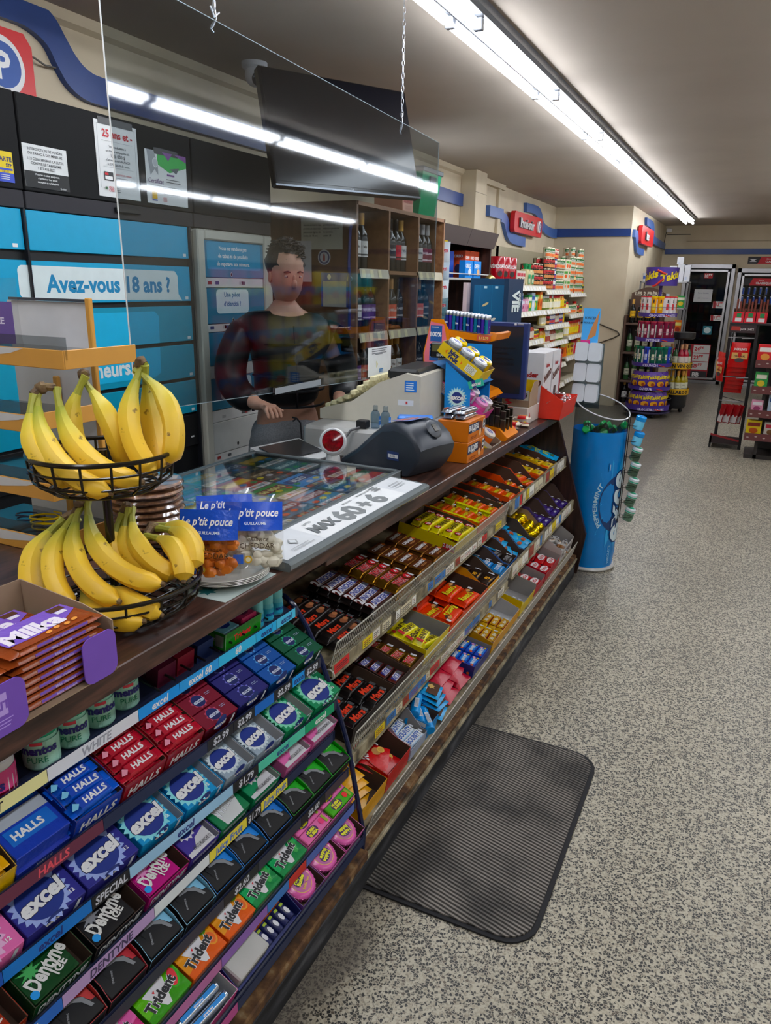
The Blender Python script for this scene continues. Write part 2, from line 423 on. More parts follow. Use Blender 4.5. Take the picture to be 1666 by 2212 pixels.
# coving along the left wall, boxed pipe column, thin upright batten
b = MB(); b.prism([(-2.65, 2.50), (-2.625, 2.515), (-2.61, 2.55), (-2.65, 2.55)], -2.5, 7.0, 'cream wall', 'y')
struct('trim_1', b)
b = MB(); b.box(-2.65, 7.0, 0, -2.5, 7.30, 2.55, 'cream wall', .004); b.box(-2.505, 7.0, 2.36, -2.497, 7.3, 2.363, '#6e6350')
struct('trim_2', b)
b = MB(); b.box(-2.65, 8.05, 0, -2.62, 8.14, 2.50, 'cream wall', .002); b.box(-2.65, 7.31, 2.5, -2.60, 8.2, 2.55, 'cream wall')
struct('trim_3', b)

def band(name, pts_u, pts_l, X, th, label, key='sat:#2f5fae', ax='x', fade=None):
    """a sawn board that follows a pair of edge lines on the wall"""
    b = MB(); n = len(pts_u); secs = []
    for (yu, zu), (yl, zl) in zip(pts_u, pts_l):
        if ax == 'x': secs.append([(X, yl, zl), (X, yu, zu), (X + th, yu, zu), (X + th, yl, zl)])
        else: secs.append([(yl, X, zl), (yu, X, zu), (yu, X - th, zu), (yl, X - th, zl)])
    b.loft(secs, key, True, False)
    return put(name, b, label, 'wall trim')
def smooth(P, k=6):
    out = []
    for i in range(len(P) - 1):
        p0 = P[max(i - 1, 0)]; p1 = P[i]; p2 = P[i + 1]; p3 = P[min(i + 2, len(P) - 1)]
        for j in range(k):
            t = j / k
            out.append(tuple(.5 * (2 * p1[a] + (p2[a] - p0[a]) * t + (2 * p0[a] - 5 * p1[a] + 4 * p2[a] - p3[a]) * t * t + (3 * p1[a] - p0[a] - 3 * p2[a] + p3[a]) * t ** 3) for a in range(len(p1))))
    out.append(tuple(P[-1])); return out
m_speck('band blue', [(.3, '#1f3d7c'), (.7, '#274a90')], 2, .35)
m_speck('band pale', [(.3, '#3d62a6'), (.7, '#4a70b4')], 2, .35)
U = smooth([(1.9, 2.545), (2.22, 2.545), (2.36, 2.54), (2.43, 2.51), (2.475, 2.455), (2.52, 2.40), (2.58, 2.362), (2.69, 2.350), (3.2, 2.350)])
Lw = smooth([(1.9, 2.44), (2.20, 2.445), (2.30, 2.44), (2.38, 2.405), (2.425, 2.34), (2.473, 2.283), (2.55, 2.249), (2.68, 2.243), (3.2, 2.243)])
U += [(6.0, 2.35), (7.0, 2.345)]; Lw += [(6.0, 2.243), (7.0, 2.24)]
band('blue_band', U, Lw, -2.65, .03, 'long blue wall band curving down from the ceiling above the black cabinets', 'band blue')
band('blue_band', [(7.74, 2.318), (8.19, 2.318)], [(7.74, 2.216), (8.19, 2.216)], -2.65, .045, 'short blue band piece between the boxed column and the first red sign', 'band pale')
band('blue_band', smooth([(8.19, 2.29), (8.33, 2.27), (8.42, 2.207), (8.57, 2.122), (8.85, 2.091), (9.10, 2.09)]), smooth([(8.14, 2.19), (8.25, 2.18), (8.335, 2.107), (8.47, 2.021), (8.69, 1.993), (9.11, 1.985)]), -2.65, .04, 'blue band curving down to a pale end below the first red sign', 'band pale')
band('blue_band', smooth([(9.06, 2.463), (9.55, 2.467), (9.74, 2.41), (9.87, 2.312), (10.18, 2.275), (10.6, 2.275)]), smooth([(9.08, 2.366), (9.41, 2.372), (9.61, 2.331), (9.77, 2.226), (10.2, 2.165), (10.6, 2.165)]), -2.65, .04, 'blue band starting pale above the first red sign and dropping to the corner', 'band pale')
band('blue_band', [(-2.62, 2.285), (-1.66, 2.275)], [(-2.62, 2.178), (-1.66, 2.182)], 10.6, .03, 'straight blue band across the alcove wall above the canned food', 'band blue', 'y')
band('blue_band', smooth([(10.705, 2.272), (10.93, 2.262), (11.06, 2.17), (11.1, 2.08), (11.67, 2.075)]), smooth([(10.705, 2.178), (10.80, 2.175), (10.90, 2.10), (11.1, 1.995), (11.67, 1.985)]), -1.66, .035, 'blue band curving down below the far red sign', 'band pale')
band('blue_band', smooth([(11.62, 2.486), (12.25, 2.48), (12.45, 2.43), (12.6, 2.32), (12.9, 2.29), (14.06, 2.27)]), smooth([(11.69, 2.39), (12.05, 2.38), (12.25, 2.33), (12.4, 2.22), (12.8, 2.187), (14.06, 2.17)]), -1.656, .033, 'blue band rising above the far red sign and running to the corner', 'band pale')
band('blue_band', [(-1.62, 2.182), (4.69, 2.19)], [(-1.62, 2.10), (4.69, 2.10)], 14.099, .03, 'straight blue band along the far wall above the cooler doors', 'band blue', 'y')

# red shop signs
def rsign(Y0, Y1, Z0, Z1, X, text, label, logo=True, skew=0):
    r = empty('shop_sign', label, 'sign', T(X, (Y0 + Y1) / 2, (Z0 + Z1) / 2))
    w = (Y1 - Y0) / 2; h = (Z1 - Z0) / 2; c = .03
    b = MB(); b.prism([(-w + c, -h), (w - c, -h), (w, -h + c), (w, h - c), (w - c, h), (-w + c, h), (-w, h - c), (-w, -h + c)], 0, .05, 'sat:#b5292c', 'x'); b.obj('board', r)
    b = MB(); lw = 1.25 * w
    for i in range(8):
        f = b.face((.052 + i * .003, 0, 0), (0, 1, 0), (0, 0, 1))
        f.text(text, -w * .22, 0, h * .95, '#8f9297' if i < 7 else '#e9eaec', .02, lw)
    b.obj('lettering', r)
    if logo:
        b = MB(); b.lathe([(h * .62, 0), (h * .62, .022), (h * .5, .03)], '#e9eaec', 24, (.052, w * .66, 0), True, 'x')
        f = b.face((.083, w * .66, 0), (0, 1, 0), (0, 0, 1)); f.ell(0, 0, h * .47, h * .47, '#2b3c6c', 20); f.text('P', 0, 0, h * .6, '#e9eaec', .03)
        b.obj('emblem', r)
    return r
rsign(8.42, 9.57, 2.112, 2.326, -2.6, 'Provi-soir', 'red sign with raised white shop name between two blue band ends')
rsign(11.06, 12.24, 2.124, 2.35, -1.64, 'Inter', 'smaller looking red sign with white letters on the far return wall', False)
r = empty('shop_sign', 'large red sign cut by the left photo edge, blue disc with white rim', 'sign', T(-2.62, 1.83, 2.28))
b = MB(); b.prism([(-.4, -.12), (.44, -.12), (.44, .08), (.41, .12), (-.4, .12)], 0, .04, 'sat:#b5292c', 'x'); b.obj('board', r)
b = MB(); b.lathe([(.098, 0), (.098, .035), (.082, .042)], '#d9dbe0', 32, (.042, .27, -.015), True, 'x')
f = b.face((.086, .27, -.015), (0, 1, 0), (0, 0, 1)); f.ell(0, 0, .074, .074, '#2c4c8c', 28); f.text('P', 0, 0, .09, '#d9dbe0', .03); b.obj('emblem', r)
b = MB(); b.tube([(-2.60, 2.25, 2.335), (-2.62, 2.31, 2.345), (-2.62, 2.36, 2.33), (-2.63, 2.42, 2.335)], .004, '#4a4844', 5)
put('sign_cable', b, 'thin dark cable running from the large red sign to the blue band', 'cable')

# ================================================================ fluorescent strips
def fixture(X, ys, label):
    r = empty('light_fixture', label, 'ceiling light', T(X, ys[0], 2.55))
    y0, y1 = 0, ys[-1] - ys[0]
    b = MB(); b.prism([(-.085, 0), (.085, 0), (.085, -.03), (.075, -.045), (-.075, -.045), (-.085, -.03)], y0 - .03, y1 + .03, 'gl:#5d6066', 'y')
    b.prism([(-.012, -.045), (.012, -.045), (.004, -.075), (-.004, -.075)], y0, y1, 'gl:#5d6066', 'y'); b.obj('housing', r)
    for i in range(len(ys) - 1):
        a = ys[i] - ys[0]; e = ys[i + 1] - ys[0]
        for k, dx in enumerate((-.045, .045)):
            of = .06 if k else 0
            t = MB(); t.lathe([(.017, a + .035 + of), (.017, e - .035 + of)], 'tube', 10, (dx, 0, -.072), True, 'y')
            o = t.obj('tube', r)
            t = MB(); t.box(dx - .018, a + .002 + of, -.088, dx + .018, a + .03 + of, -.045, 'gl:#8a8d92', .003); t.obj('lamp_holder', r)
YS = [-1.83, -.63, .57, 1.77, 2.97, 4.17, 5.37, 6.6, 7.85, 9.1, 10.4, 11.7, 12.6]
fixture(-1.155, YS, 'long row of paired bright fluorescent tubes on the ceiling over the counter edge')
fixture(.47, [-1.1, .1, 1.3, 2.5, 3.5, 4.75, 6.0, 7.2, 8.4, 9.6], 'second row of ceiling tubes right of the camera, seen mirrored in the clear screen')
fixture(3.4, [.5, 1.7, 2.9, 4.1, 5.3, 6.5, 7.7, 8.9, 10.1, 11.3], 'third row of ceiling tubes near the right wall, seen faintly in the clear screen')

# ================================================================ floor mat, cameras, chains
def rrect(x0, y0, x1, y1, r, n=5):
    P = []
    for cx, cy, a in ((x1 - r, y0 + r, -90), (x1 - r, y1 - r, 0), (x0 + r, y1 - r, 90), (x0 + r, y0 + r, 180)):
        for i in range(n + 1):
            t = math.radians(a + 90 * i / n); P.append((cx + r * math.cos(t), cy + r * math.sin(t)))
    return P
r = empty('floor_mat', 'dark grey ribbed floor mat with rounded corners beside the candy counter', 'mat', T(-.57, 1.89, 0))
b = MB(); b.prism(rrect(-.285, -.44, .285, .44, .09), .001, .006, 'rub:#17171a'); b.obj('rubber_edge', r)
b = MB(); b.prism(rrect(-.272, -.428, .272, .428, .08), .006, .010, 'mat'); b.obj('ribbed_pile', r)

r = empty('security_camera', 'white dome security camera on the ceiling left of the television', 'camera', T(-2.36, 3.38, 2.55))
b = MB(); b.lathe([(.062, 0), (.062, -.02), (.05, -.03)], '#b9b9bd', 24); b.obj('base', r)
b = MB(); b.blob((0, 0, -.055), .048, .048, .05, '#c4c4c8', 20, 12); b.obj('housing', r)
b = MB(); b.lathe([(.026, 0), (.03, .012), (.022, .018)], 'gl:#1b1c22', 20); b.obj('lens', r, T(.028, -.022, -.075) @ RZ(-35) @ RY(105) )
b = MB(); b.tube([(.03, .02, 0), (.05, .03, -.16), (.04, .03, -.3), (.06, .05, -.36)], .004, '#a7a49f', 5); b.box(.036, .022, -.125, .058, .034, -.1, '#d8d8d8'); b.obj('cable', r)
r = empty('security_camera', 'small white camera in the far ceiling corner above the blue band', 'camera', T(-1.62, 13.9, 2.5))
b = MB(); b.box(0, 0, -.06, .09, .07, 0, '#d5d5d5', .01); b.obj('housing', r)
b = MB(); b.tube([(0, .05, -.05), (-.02, .1, -.2), (0, .1, -.34)], .006, '#3b3833', 5); b.obj('cable', r)

def chain(x, y, z0, z1, label):
    b = MB(); n = int((z1 - z0) / .021); rr = []
    for i in range(n):
        z = z0 + (z1 - z0) * (i + .5) / n
        b.ring((x, y, z), .005, .0012, 'mt:#c6cad2', 8, 4, 'x' if i % 2 else 'y', .0135)
    return b
b = chain(-1.35, 2.90, 2.16, 2.55, '')
b.tube([(-1.35, 2.90, 2.175), (-1.35, 2.905, 2.14), (-1.35, 2.90, 2.12), (-1.35, 2.89, 2.11), (-1.35, 2.895, 2.10)], .0017, 'mt:#c6cad2', 5)
put('hanging_chain', b, 'thin steel chain from the ceiling to the far top of the clear screen', 'chain')
b = chain(-1.35, 1.765, 2.20, 2.55, '')
b.tube([(-1.35, 1.765, 2.22), (-1.352, 1.775, 2.185), (-1.35, 1.76, 2.165), (-1.352, 1.752, 2.155), (-1.35, 1.76, 2.15)], .0025, 'mt:#c6cad2', 5)
b.tube([(-1.35, 1.75, 2.205), (-1.35, 1.765, 2.185), (-1.35, 1.785, 2.20)], .0025, 'mt:#c6cad2', 5)
put('hanging_chain', b, 'steel chain with an S hook at the near top of the clear screen', 'chain')
r = empty('protective_screen', 'large clear acrylic sheet hanging on chains above the counter', 'screen', T(-1.35, 2.3, 1.2))
b = MB(); b.prism([(-.91, .035), (.98, -.033), (.98, .93), (-.925, .99)], -.0025, .0025, 'acrylic', 'x')
b.obj('acrylic_sheet', r)
b = MB(); e = 'emi:#'
b.tube([(0, -.91, .035), (0, -.925, .99)], .0018, '#dfe6ea', 4); b.tube([(0, -.91, .035), (0, .98, -.033)], .0012, '#aab4ba', 4); b.tube([(0, .98, -.033), (0, .98, .93)], .0012, '#9aa6aa', 4); b.tube([(0, -.925, .99), (0, .98, .93)], .0012, '#aab4ba', 4)
b.obj('polished_edge', r)

# ================================================================ television
TL = Vector((-2.12, 3.12, 2.45)); TR = Vector((-1.71, 3.82, 2.45)); BL = Vector((-2.03, 2.97, 1.957))
u = (TR - TL).normalized(); v = (TL - BL); hgt = v.length; v = (v - u * v.dot(u)).normalized(); n = u.cross(v)
Mtv = Matrix((( u.x, v.x, n.x, 0), (u.y, v.y, n.y, 0), (u.z, v.z, n.z, 0), (0, 0, 0, 1))); Mtv.translation = BL + u * .045
w = (TR - TL).length - .02
r = empty('television', 'large black flat television hung from the ceiling behind the clear screen', 'television', Mtv)
b = MB(); b.box(0, 0, -.045, w, hgt, 0, 'gl:#0b0c10', .006); b.box(.18, .1, -.09, w - .18, hgt - .1, -.045, '#0c0d0f', .01); b.obj('casing', r)
b = MB(); b.box(.012, .02, -.001, w - .012, hgt - .012, .0015, 'gl:#0a0b12'); b.obj('screen', r)
b = MB(); b.box(0, -.004, -.002, w, .006, .004, 'mt:#6d7076', .001); f = b.face((0, 0, .005), (1, 0, 0), (0, 1, 0)); f.text('LG', w / 2, .009, .008, '#c9cbd0', .02); b.obj('lower_bezel', r)
b = MB(); b.tube([(w / 2, hgt / 2, -.09), (w / 2 - .02, hgt / 2 + .1, -.16), (w / 2 - .02, hgt + .03, -.2), (w / 2 - .02, hgt + .11, -.2)], .02, '#101114', 8); b.obj('ceiling_bracket', r)
# ================================================================ tobacco cabinets behind the counter
BLU = 'sat:#2f93b8'; BLU2 = 'sat:#17a0c4'; BLD = 'sat:#2a6c88'
def drawer(parent, y0, y1, z0, z1, X, key, art=None, name='drawer'):
    b = MB(); b.box(X - .012, y0, z0, X, y1, z1, key, .0015)
    if art: art(b.face((X + .0004, 0, 0), (0, 1, 0), (0, 0, 1)))
    return b.obj(name, parent)
rows = [(1.637, 1.768), (1.459, 1.604), (1.288, 1.439), (1.126, 1.272), (.966, 1.111)]
def rr(f, y0, z0, y1, z1, r, key): f.pts(rrect(y0, z0, y1, z1, r, 5), key)
units = [(1.02, 1.918), (1.926, 2.764)]
for ui, (y0, y1) in enumerate(units):
    r = empty('drawer_cabinet', ['blue fronted cabinet at the left photo edge behind the accessory stand', 'wide cabinet of blue drawers reading Avez-vous 18 ans, behind the bananas'][ui], 'cabinet', T(0, 0, 0))
    b = MB(); b.box(-2.645, y0, 0, -2.312, y1, 1.77, '#0c0d0f'); b.box(-2.645, y0, .0, -2.305, y1, .7, '#141518'); b.box(-2.312, y1 - .008, .7, -2.29, y1, 1.77, 'gl:#1d1e22'); b.obj('body', r)
    for k, (z0, z1) in enumerate(rows):
        def art(f, k=k, ui=ui):
            if k == 1:
                if ui == 0: rr(f, 1.866, 1.478, 1.917, 1.588, .02, '#c9d3da'); f.rect(1.89, 1.478, 1.9175, 1.588, '#c9d3da')
                else:
                    f.pts([(1.9265, 1.472), (2.66, 1.465), (2.695, 1.461), (2.672, 1.49), (2.672, 1.565), (2.655, 1.584), (1.9265, 1.588)], '#c9d3da')
                    f.text('Avez-vous 18 ans ?', 2.30, 1.529, .060, '#1179a4', .035, .70)
            if k == 2 and ui == 1:
                f.pts([(1.93, 1.2895), (2.535, 1.2895), (2.54, 1.40), (2.515, 1.42), (1.93, 1.42)], '#2ba3c9'); f.text('tabac ni', 2.13, 1.338, .060, '#cfd9de', .03, .19, al='r')
            if k == 3 and ui == 1:
                f.pts([(1.93, 1.2705), (2.535, 1.2705), (2.53, 1.165), (2.5, 1.15), (1.93, 1.15)], '#2ba3c9'); f.text('aux mineurs.', 2.37, 1.205, .060, '#cfd9de', .03, .43, al='r')
            if k == 4 and ui == 1:
                f.text('présenter une pièce d’identité', 2.55, 1.04, .026, '#d5e0e6', .02, al='r')
            f.rect((1.88, 2.735)[ui] - .02, z0 + .008, (1.88, 2.735)[ui], z0 + .02, '#d5d8da')
        drawer(r, y0 + .002, y1 - .010, z0, z1, -2.3, BLU if k < 2 else 'sat:#2c88a2', art)
    drawer(r, y0 + .002, y1 - .01, .812, .955, -2.3, '#0d0e10', lambda f: f.rect((1.86, 2.70)[ui], .85, (1.88, 2.722)[ui], .858, '#d5d8da'))
# black overhead cabinets
for i, (y0, y1, lb) in enumerate([(1.02, 1.93, 'black overhead cabinet at the left edge with a yellow and blue notice'), (1.938, 2.80, 'black overhead cabinet carrying two notices and a certificate'), (2.808, 3.402, 'plain black overhead cabinet above the white cabinet')]):
    r = empty('overhead_cabinet', lb, 'cabinet', T(0, 0, 0))
    b = MB(); b.box(-2.645, y0, 1.83, -2.3, y1, 2.13, 'rub:#0a0b0d', .003); b.obj('body', r)
    b = MB(); b.box(-2.645, y0, 1.772, -2.305, y1, 1.828, 'rub:#302f33', .002); b.obj('lower_rail', r)
    if i == 1: b = MB(); b.box(-2.305, 2.34, 1.795, -2.29, 2.47, 1.812, '#17181b', .002); b.obj('latch', r)
r = empty('display_cabinet', 'off-white cabinet with rounded frame and four blue message drawers behind the clerk', 'cabinet', T(0, 0, 0))
b = MB(); b.box(-2.64, 2.785, 0, -2.30, 3.352, 1.765, '#a8a69c', .01); b.obj('body', r)
b = MB(); X = -2.268; cw = 'gl:#b3b2a8'
for (a, z0, c, z1) in ((2.78, .62, 2.83, 1.765), (3.285, .62, 3.355, 1.765)): b.box(-2.30, a, z0, X, c, z1, cw, .006)
b.box(-2.30, 2.83, 1.722, X, 3.285, 1.765, cw, .006); b.box(-2.30, 2.83, .62, X, 3.285, .70, cw, .006); b.obj('frame', r)
txt = [['Nous ne vendons pas', 'de tabac ni de produits', 'de vapotage aux mineurs.'], ['Une pièce', 'd’identité ?'], ['Afin de prévenir la vente', 'de vapotage aux mineurs,', 'de présenter une pièce.'], ['Avez-vous', '18 ans ?']]
for k, (z0, z1) in enumerate([(1.562, 1.72), (1.356, 1.515), (1.166, 1.316), (.956, 1.104), (.745, .895)]):
    def art(f, k=k, z0=z0, z1=z1):
        if k == 4: f.ell(3.02, z0 + .025, .008, .009, '#111'); return
        if k in (1, 3): rr(f, 2.90, z0 + .045, 3.15, z1 - .006, .02, '#c2ced6'); c = '#17668f'
        else:
            c = '#d5dee4'
            if k == 0: rr(f, 2.845, z0 + .035, 3.26, z1 - .004, .015, '#2a87ac')
        t = txt[k]; h = .022 if len(t) == 3 else .027
        if k == 2: h = .014
        for i, s in enumerate(t): f.text(s, (3.04 if k != 1 and k != 3 else 3.02), z1 - .028 - i * h * 1.55 - (.0 if k != 2 else .02), h * .8, c, .03, .36 if k in (0, 2) else .2)
        f.ell(3.02, z0 + .014, .008, .009, '#d5dee4'); f.ell(3.02, z0 + .014, .0065, .0075, '#111')
    drawer(r, 2.832, 3.283, z0, z1, -2.275, '#aeb0ad' if k == 4 else BLD, art)
for z0, z1 in ((1.517, 1.56), (1.318, 1.354), (1.106, 1.164), (.897, .953), (.702, .742)):
    def art(f):
        for j in range(random.randint(3, 8)):
            y = 2.84 + random.random() * .40; f.rect(y, z0 + .014, y + .028, z0 + .028, random.choice(['#8d2f2f', '#2b3d6b', '#45474b', '#9b9b9b'])); f.l -= 1
    drawer(r, 2.832, 3.283, z0, z1, -2.279, '#b9bab8', art, 'price_rail')

# notices on the black cabinets
def notice(name, y0, z0, y1, z1, art, label, X=-2.299, bg='#c9cbcb', cat='notice', tape=None):
    b = MB(); b.box(X, y0, z0, X + .0012, y1, z1, bg)
    if tape: b.box(X + .0012, y0 + tape[0], z1 - .012, X + .0018, y1 - tape[0], z1 + .012, 'sat:#16171a')
    art(b.face((X + .0014, y0, z0), (0, 1, 0), (0, 0, 1)))
    return put(name, b, label, cat)
def a1(f):
    w = .185; f.rect(0, 0, w, .052, '#101214')
    for i, (s, h) in enumerate([('INTERDICTION DE VENDRE', .0085), ('DU TABAC À DES MINEURS', .0085), ('LOI CONCERNANT LA LUTTE', .0085), ('CONTRE LE TABAGISME', .0085), ('1 877 416-8222', .0085)]):
        f.text(s, w / 2, .122 - i * .0135 - (.004 if i > 1 else 0), h, '#3b3d40', .01, .15)
    for i, s in enumerate(['Procurer du tabac aux jeunes,', 'c’est flamber leur avenir.', 'sante.gouv.qc.ca/tabagisme']): f.text(s, w / 2, .043 - i * .0115, .006, '#c9cbcb', .02, .15)
    f.text('Québec', .155, .007, .006, '#c9cbcb')
notice('tobacco_notice', 1.94, 1.842, 2.125, 1.978, a1, 'half white half black notice about selling tobacco to minors')
def a2(f):
    w = .062; f.rect(0, 0, w, .028, '#3448a8'); f.text('LA CARTE', w - .004, .070, .014, '#2b2d5e', .03, al='r'); f.text('STP', w - .006, .052, .010, '#2b2d5e', .03, al='r'); f.rect(0, .036, w - .004, .042, '#3448a8'); f.text('LA LOI', .03, .032, .006, '#2b2d5e')
    f.lines(.01, .05, .022, .006, 3, .002, '#c9cbcb')
notice('yellow_notice', 1.835, 1.847, 1.897, 1.94, a2, 'small yellow and blue notice at the left photo edge', bg='#d3b917')
def a3(f):
    w = .215; h = .262; f.rect(.012, .03, .013, h - .012, '#77797c'); f.rect(w - .013, .03, w - .012, h - .012, '#77797c'); f.rect(.012, h - .013, w - .012, h - .012, '#77797c')
    f.text('25 ans et -', w / 2 + .005, .222, .026, '#a8262f', .035, .17); f.rect(.03, .195, w - .03, .196, '#97999b'); f.rect(.03, .105, w - .03, .106, '#97999b')
    for i, (s, hh) in enumerate([('Vendre du tabac à', .010), ('un mineur est passible de', .010), ('1,25 000 $', .015), ('d’amendes et UN AN DE', .010), ('SUSPENSION de vente.', .010)]): f.text(s, w / 2, .178 - i * .0155, hh * .85, '#55585c', .01, .165)
    f.rect(.03, .058, .075, .088, '#26272a'); f.rect(.033, .076, .05, .084, '#b3222b'); f.rect(.033, .061, .07, .073, '#d5d5d5')
    f.text('AIDEZ-NOUS : montrez', .085, .083, .006, '#a8262f', .02, .1, al='l'); f.lines(.085, .17, .072, .008, 3, .003, '#77797c')
    f.star(.035, .03, .008, .004, 5, '#355c3b'); f.text('CICC', .06, .034, .008, '#a8262f', .03); f.text('CCID', .06, .024, .008, '#a8262f', .03); f.lines(.078, .11, .034, .006, 3, .002, '#55585c')
notice('age_notice', 2.265, 1.846, 2.48, 2.108, a3, 'tall white notice headed 25 ans et - taped to the black cabinet', tape=(.02, 0))
def a4(f):
    w = .245; h = .2; f.pts([(.07, h), (w, h), (w, h - .045), (.14, h - .075), (.07, h - .05)], '#3f9a4d'); f.pts([(.10, h), (.16, h), (.135, h - .03)], '#6c3f7c'); f.pts([(.17, h), (w, h), (w, h - .025)], '#6c3f7c'); f.pts([(.14, h - .06), (.20, h - .05), (.18, h - .075)], '#55585c')
    f.pts([(.01, h), (.05, h), (.07, h - .05), (.07, h - .09), (.05, h - .07), (.025, h - .095)], '#8b8e92'); f.ell(.055, h - .045, .016, .018, '#c9cbcb'); f.ell(.055, h - .045, .013, .015, '#aaadb0')
    f.text('Certificat', .053, h - .113, .018, '#5d3a6b', .01, .09, .2); f.lines(.02, .09, h - .13, .007, 3, .002, '#77797c')
    f.rect(.12, h - .088, .165, h - .081, '#6c3f7c'); f.lines(.115, .22, h - .1, .01, 2, .003, '#55585c'); f.lines(.09, .225, h - .13, .007, 5, .002, '#77797c')
    f.rect(.025, .018, .055, .045, '#c9a524'); f.rect(.025, .01, .055, .015, '#33408c'); f.text('CICC', .10, .024, .007, '#a8262f', .03); f.text('CCID', .10, .015, .007, '#a8262f', .03)
notice('certificate', 2.52, 1.846, 2.765, 2.046, a4, 'certificate with green and purple triangles taped to the black cabinet', tape=(.05, 0))

# ================================================================ service counter
r = empty('service_counter', 'long dark wood-grain shop counter running away from the camera', 'counter', T(0, 0, 0))
b = MB(); b.box(-1.52, -.9, .92, -.84, 1.455, .96, 'woodtop', .002); b.obj('worktop', r)
b = MB(); b.box(-1.52, 1.457, .898, -.852, 4.075, .94, 'woodtop', .002); b.obj('worktop', r)
b = MB(); b.box(-1.50, -.9, 0, -1.22, 4.04, .895, 'woodpanel'); b.obj('body', r)
b = MB(); b.prism([(-1.52, 0), (-.735, 0), (-.705, .235), (-.925, .895), (-1.52, .895)], 4.045, 4.072, 'woodpanel', 'y'); b.obj('end_panel', r)
b = MB(); b.box(-1.2, -.9, 0, -.755, 4.04, .085, 'scuffed base'); b.box(-.755, -.9, 0, -.74, 4.0, .075, 'scuffed base', .002); b.obj('kickboard', r)

# ================================================================ candy rack under the counter
def frame_pts(X, Z, t): return X, Z
r = empty('candy_rack', 'three tiers of sloping candy shelves under the counter front', 'shelf rack', T(0, 0, 0))
TA = (-.865, .625, 10.2); TB = (-.805, .385, 10.2); TC = (-.765, .150, 10.2)
TAGC = ['#c9c6bb', '#b52b2b', '#c9b52b', '#3c6ea8', '#d5d3cc', '#8a3b2a', '#c9c6bb', '#bfb9a0']
def fence(X0, Z0, X1, Z1, ya, yb, parent, step=.0125):
    b = MB(); n = int((yb - ya) / step)
    for i in range(n + 1):
        y = ya + (yb - ya) * i / n
        dx = X1 - X0; dz = Z1 - Z0; w = .0014
        b.add([(X0, y - w, Z0), (X0, y + w, Z0), (X0 + .0014, y, Z0), (X1, y - w, Z1), (X1, y + w, Z1), (X1 + .0014, y, Z1)], [(0, 3, 4, 1), (1, 4, 5, 2), (2, 5, 3, 0)], 'sat:#97958d')
    for k in (0, .5, 1): b.tube([(X0 + (X1 - X0) * k, ya, Z0 + (Z1 - Z0) * k), (X0 + (X1 - X0) * k, yb, Z0 + (Z1 - Z0) * k)], .0019 if k != .5 else .0009, 'sat:#b0aea6', 5)
    b.tube([(X0, ya, Z0), (X1, ya, Z1)], .0019, 'sat:#b0aea6', 5); b.tube([(X0, yb, Z0), (X1, yb, Z1)], .0019, 'sat:#b0aea6', 5)
    return b.obj('wire_fence', parent)
def channel(X, Z, h, ya, yb, parent, dens=.7, key='dirty steel'):
    b = MB(); b.box(X - .012, ya, Z - h, X, yb, Z, key, .001); b.box(X - .002, ya, Z - h - .006, X + .004, yb, Z - h, key, .001)
    f = b.face((X + .0008, 0, Z - h), (0, 1, 0), (0, 0, 1)); y = ya + .01
    while y < yb - .08:
        w = random.choice([.03, .045, .06, .08])
        if random.random() < dens:
            c = random.choice(TAGC); f.rect(y, .003, y + w, h - .002, c); f.l -= 1
            f2 = b.face((X + .0012, 0, Z - h), (0, 1, 0), (0, 0, 1))
            for k in range(3): f2.rect(y + .006, .007 + k * .006, y + w - random.uniform(.006, .02), .0095 + k * .006, random.choice(['#2b2b2b', '#7a1f1f', '#3a3a3a'])); f2.l -= 1
        y += w + random.choice([.002, .004, .015])
    return b.obj('price_channel', parent)
for (X, Z, t), dep, nm in ((TA, .30, 0), (TB, .34, 1), (TC, .38, 2)):
    M = shelf_frame(X, 1.48, Z, t); b = MB(); b.box(0, 0, -.006, 2.55, dep, -.001, 'dirty steel', .001); b.obj('shelf', r, M)
fence(-.862, .612, -.843, .684, 1.492, 2.985, r); fence(-.803, .368, -.786, .442, 1.492, 2.86, r); fence(-.765, .118, -.735, .208, 1.492, 2.70, r); fence(-.765, .118, -.742, .195, 2.71, 4.02, r, .012)
channel(-.858, .614, .032, 1.492, 2.985, r); channel(-.846, .668, .052, 2.99, 4.03, r, .9)
channel(-.796, .372, .03, 1.492, 2.86, r, .6); channel(-.785, .432, .052, 2.865, 4.03, r, .9)
b = MB(); b.box(-.772, 1.46, .098, -.742, 4.03, .116, 'rusty rail', .003); b.box(-.76, 1.46, .085, -.735, 4.03, .098, 'dirty steel', .002); b.obj('lower_rail', r)
for X, Z, a in ((-.87, .60, 0), (-.81, .355, 0)):
    b = MB(); b.ring((X + .01, 1.482, Z - .005), .014, .0022, '#b9b7ae', 14, 5, 'y'); b.obj('cable_tie', r)

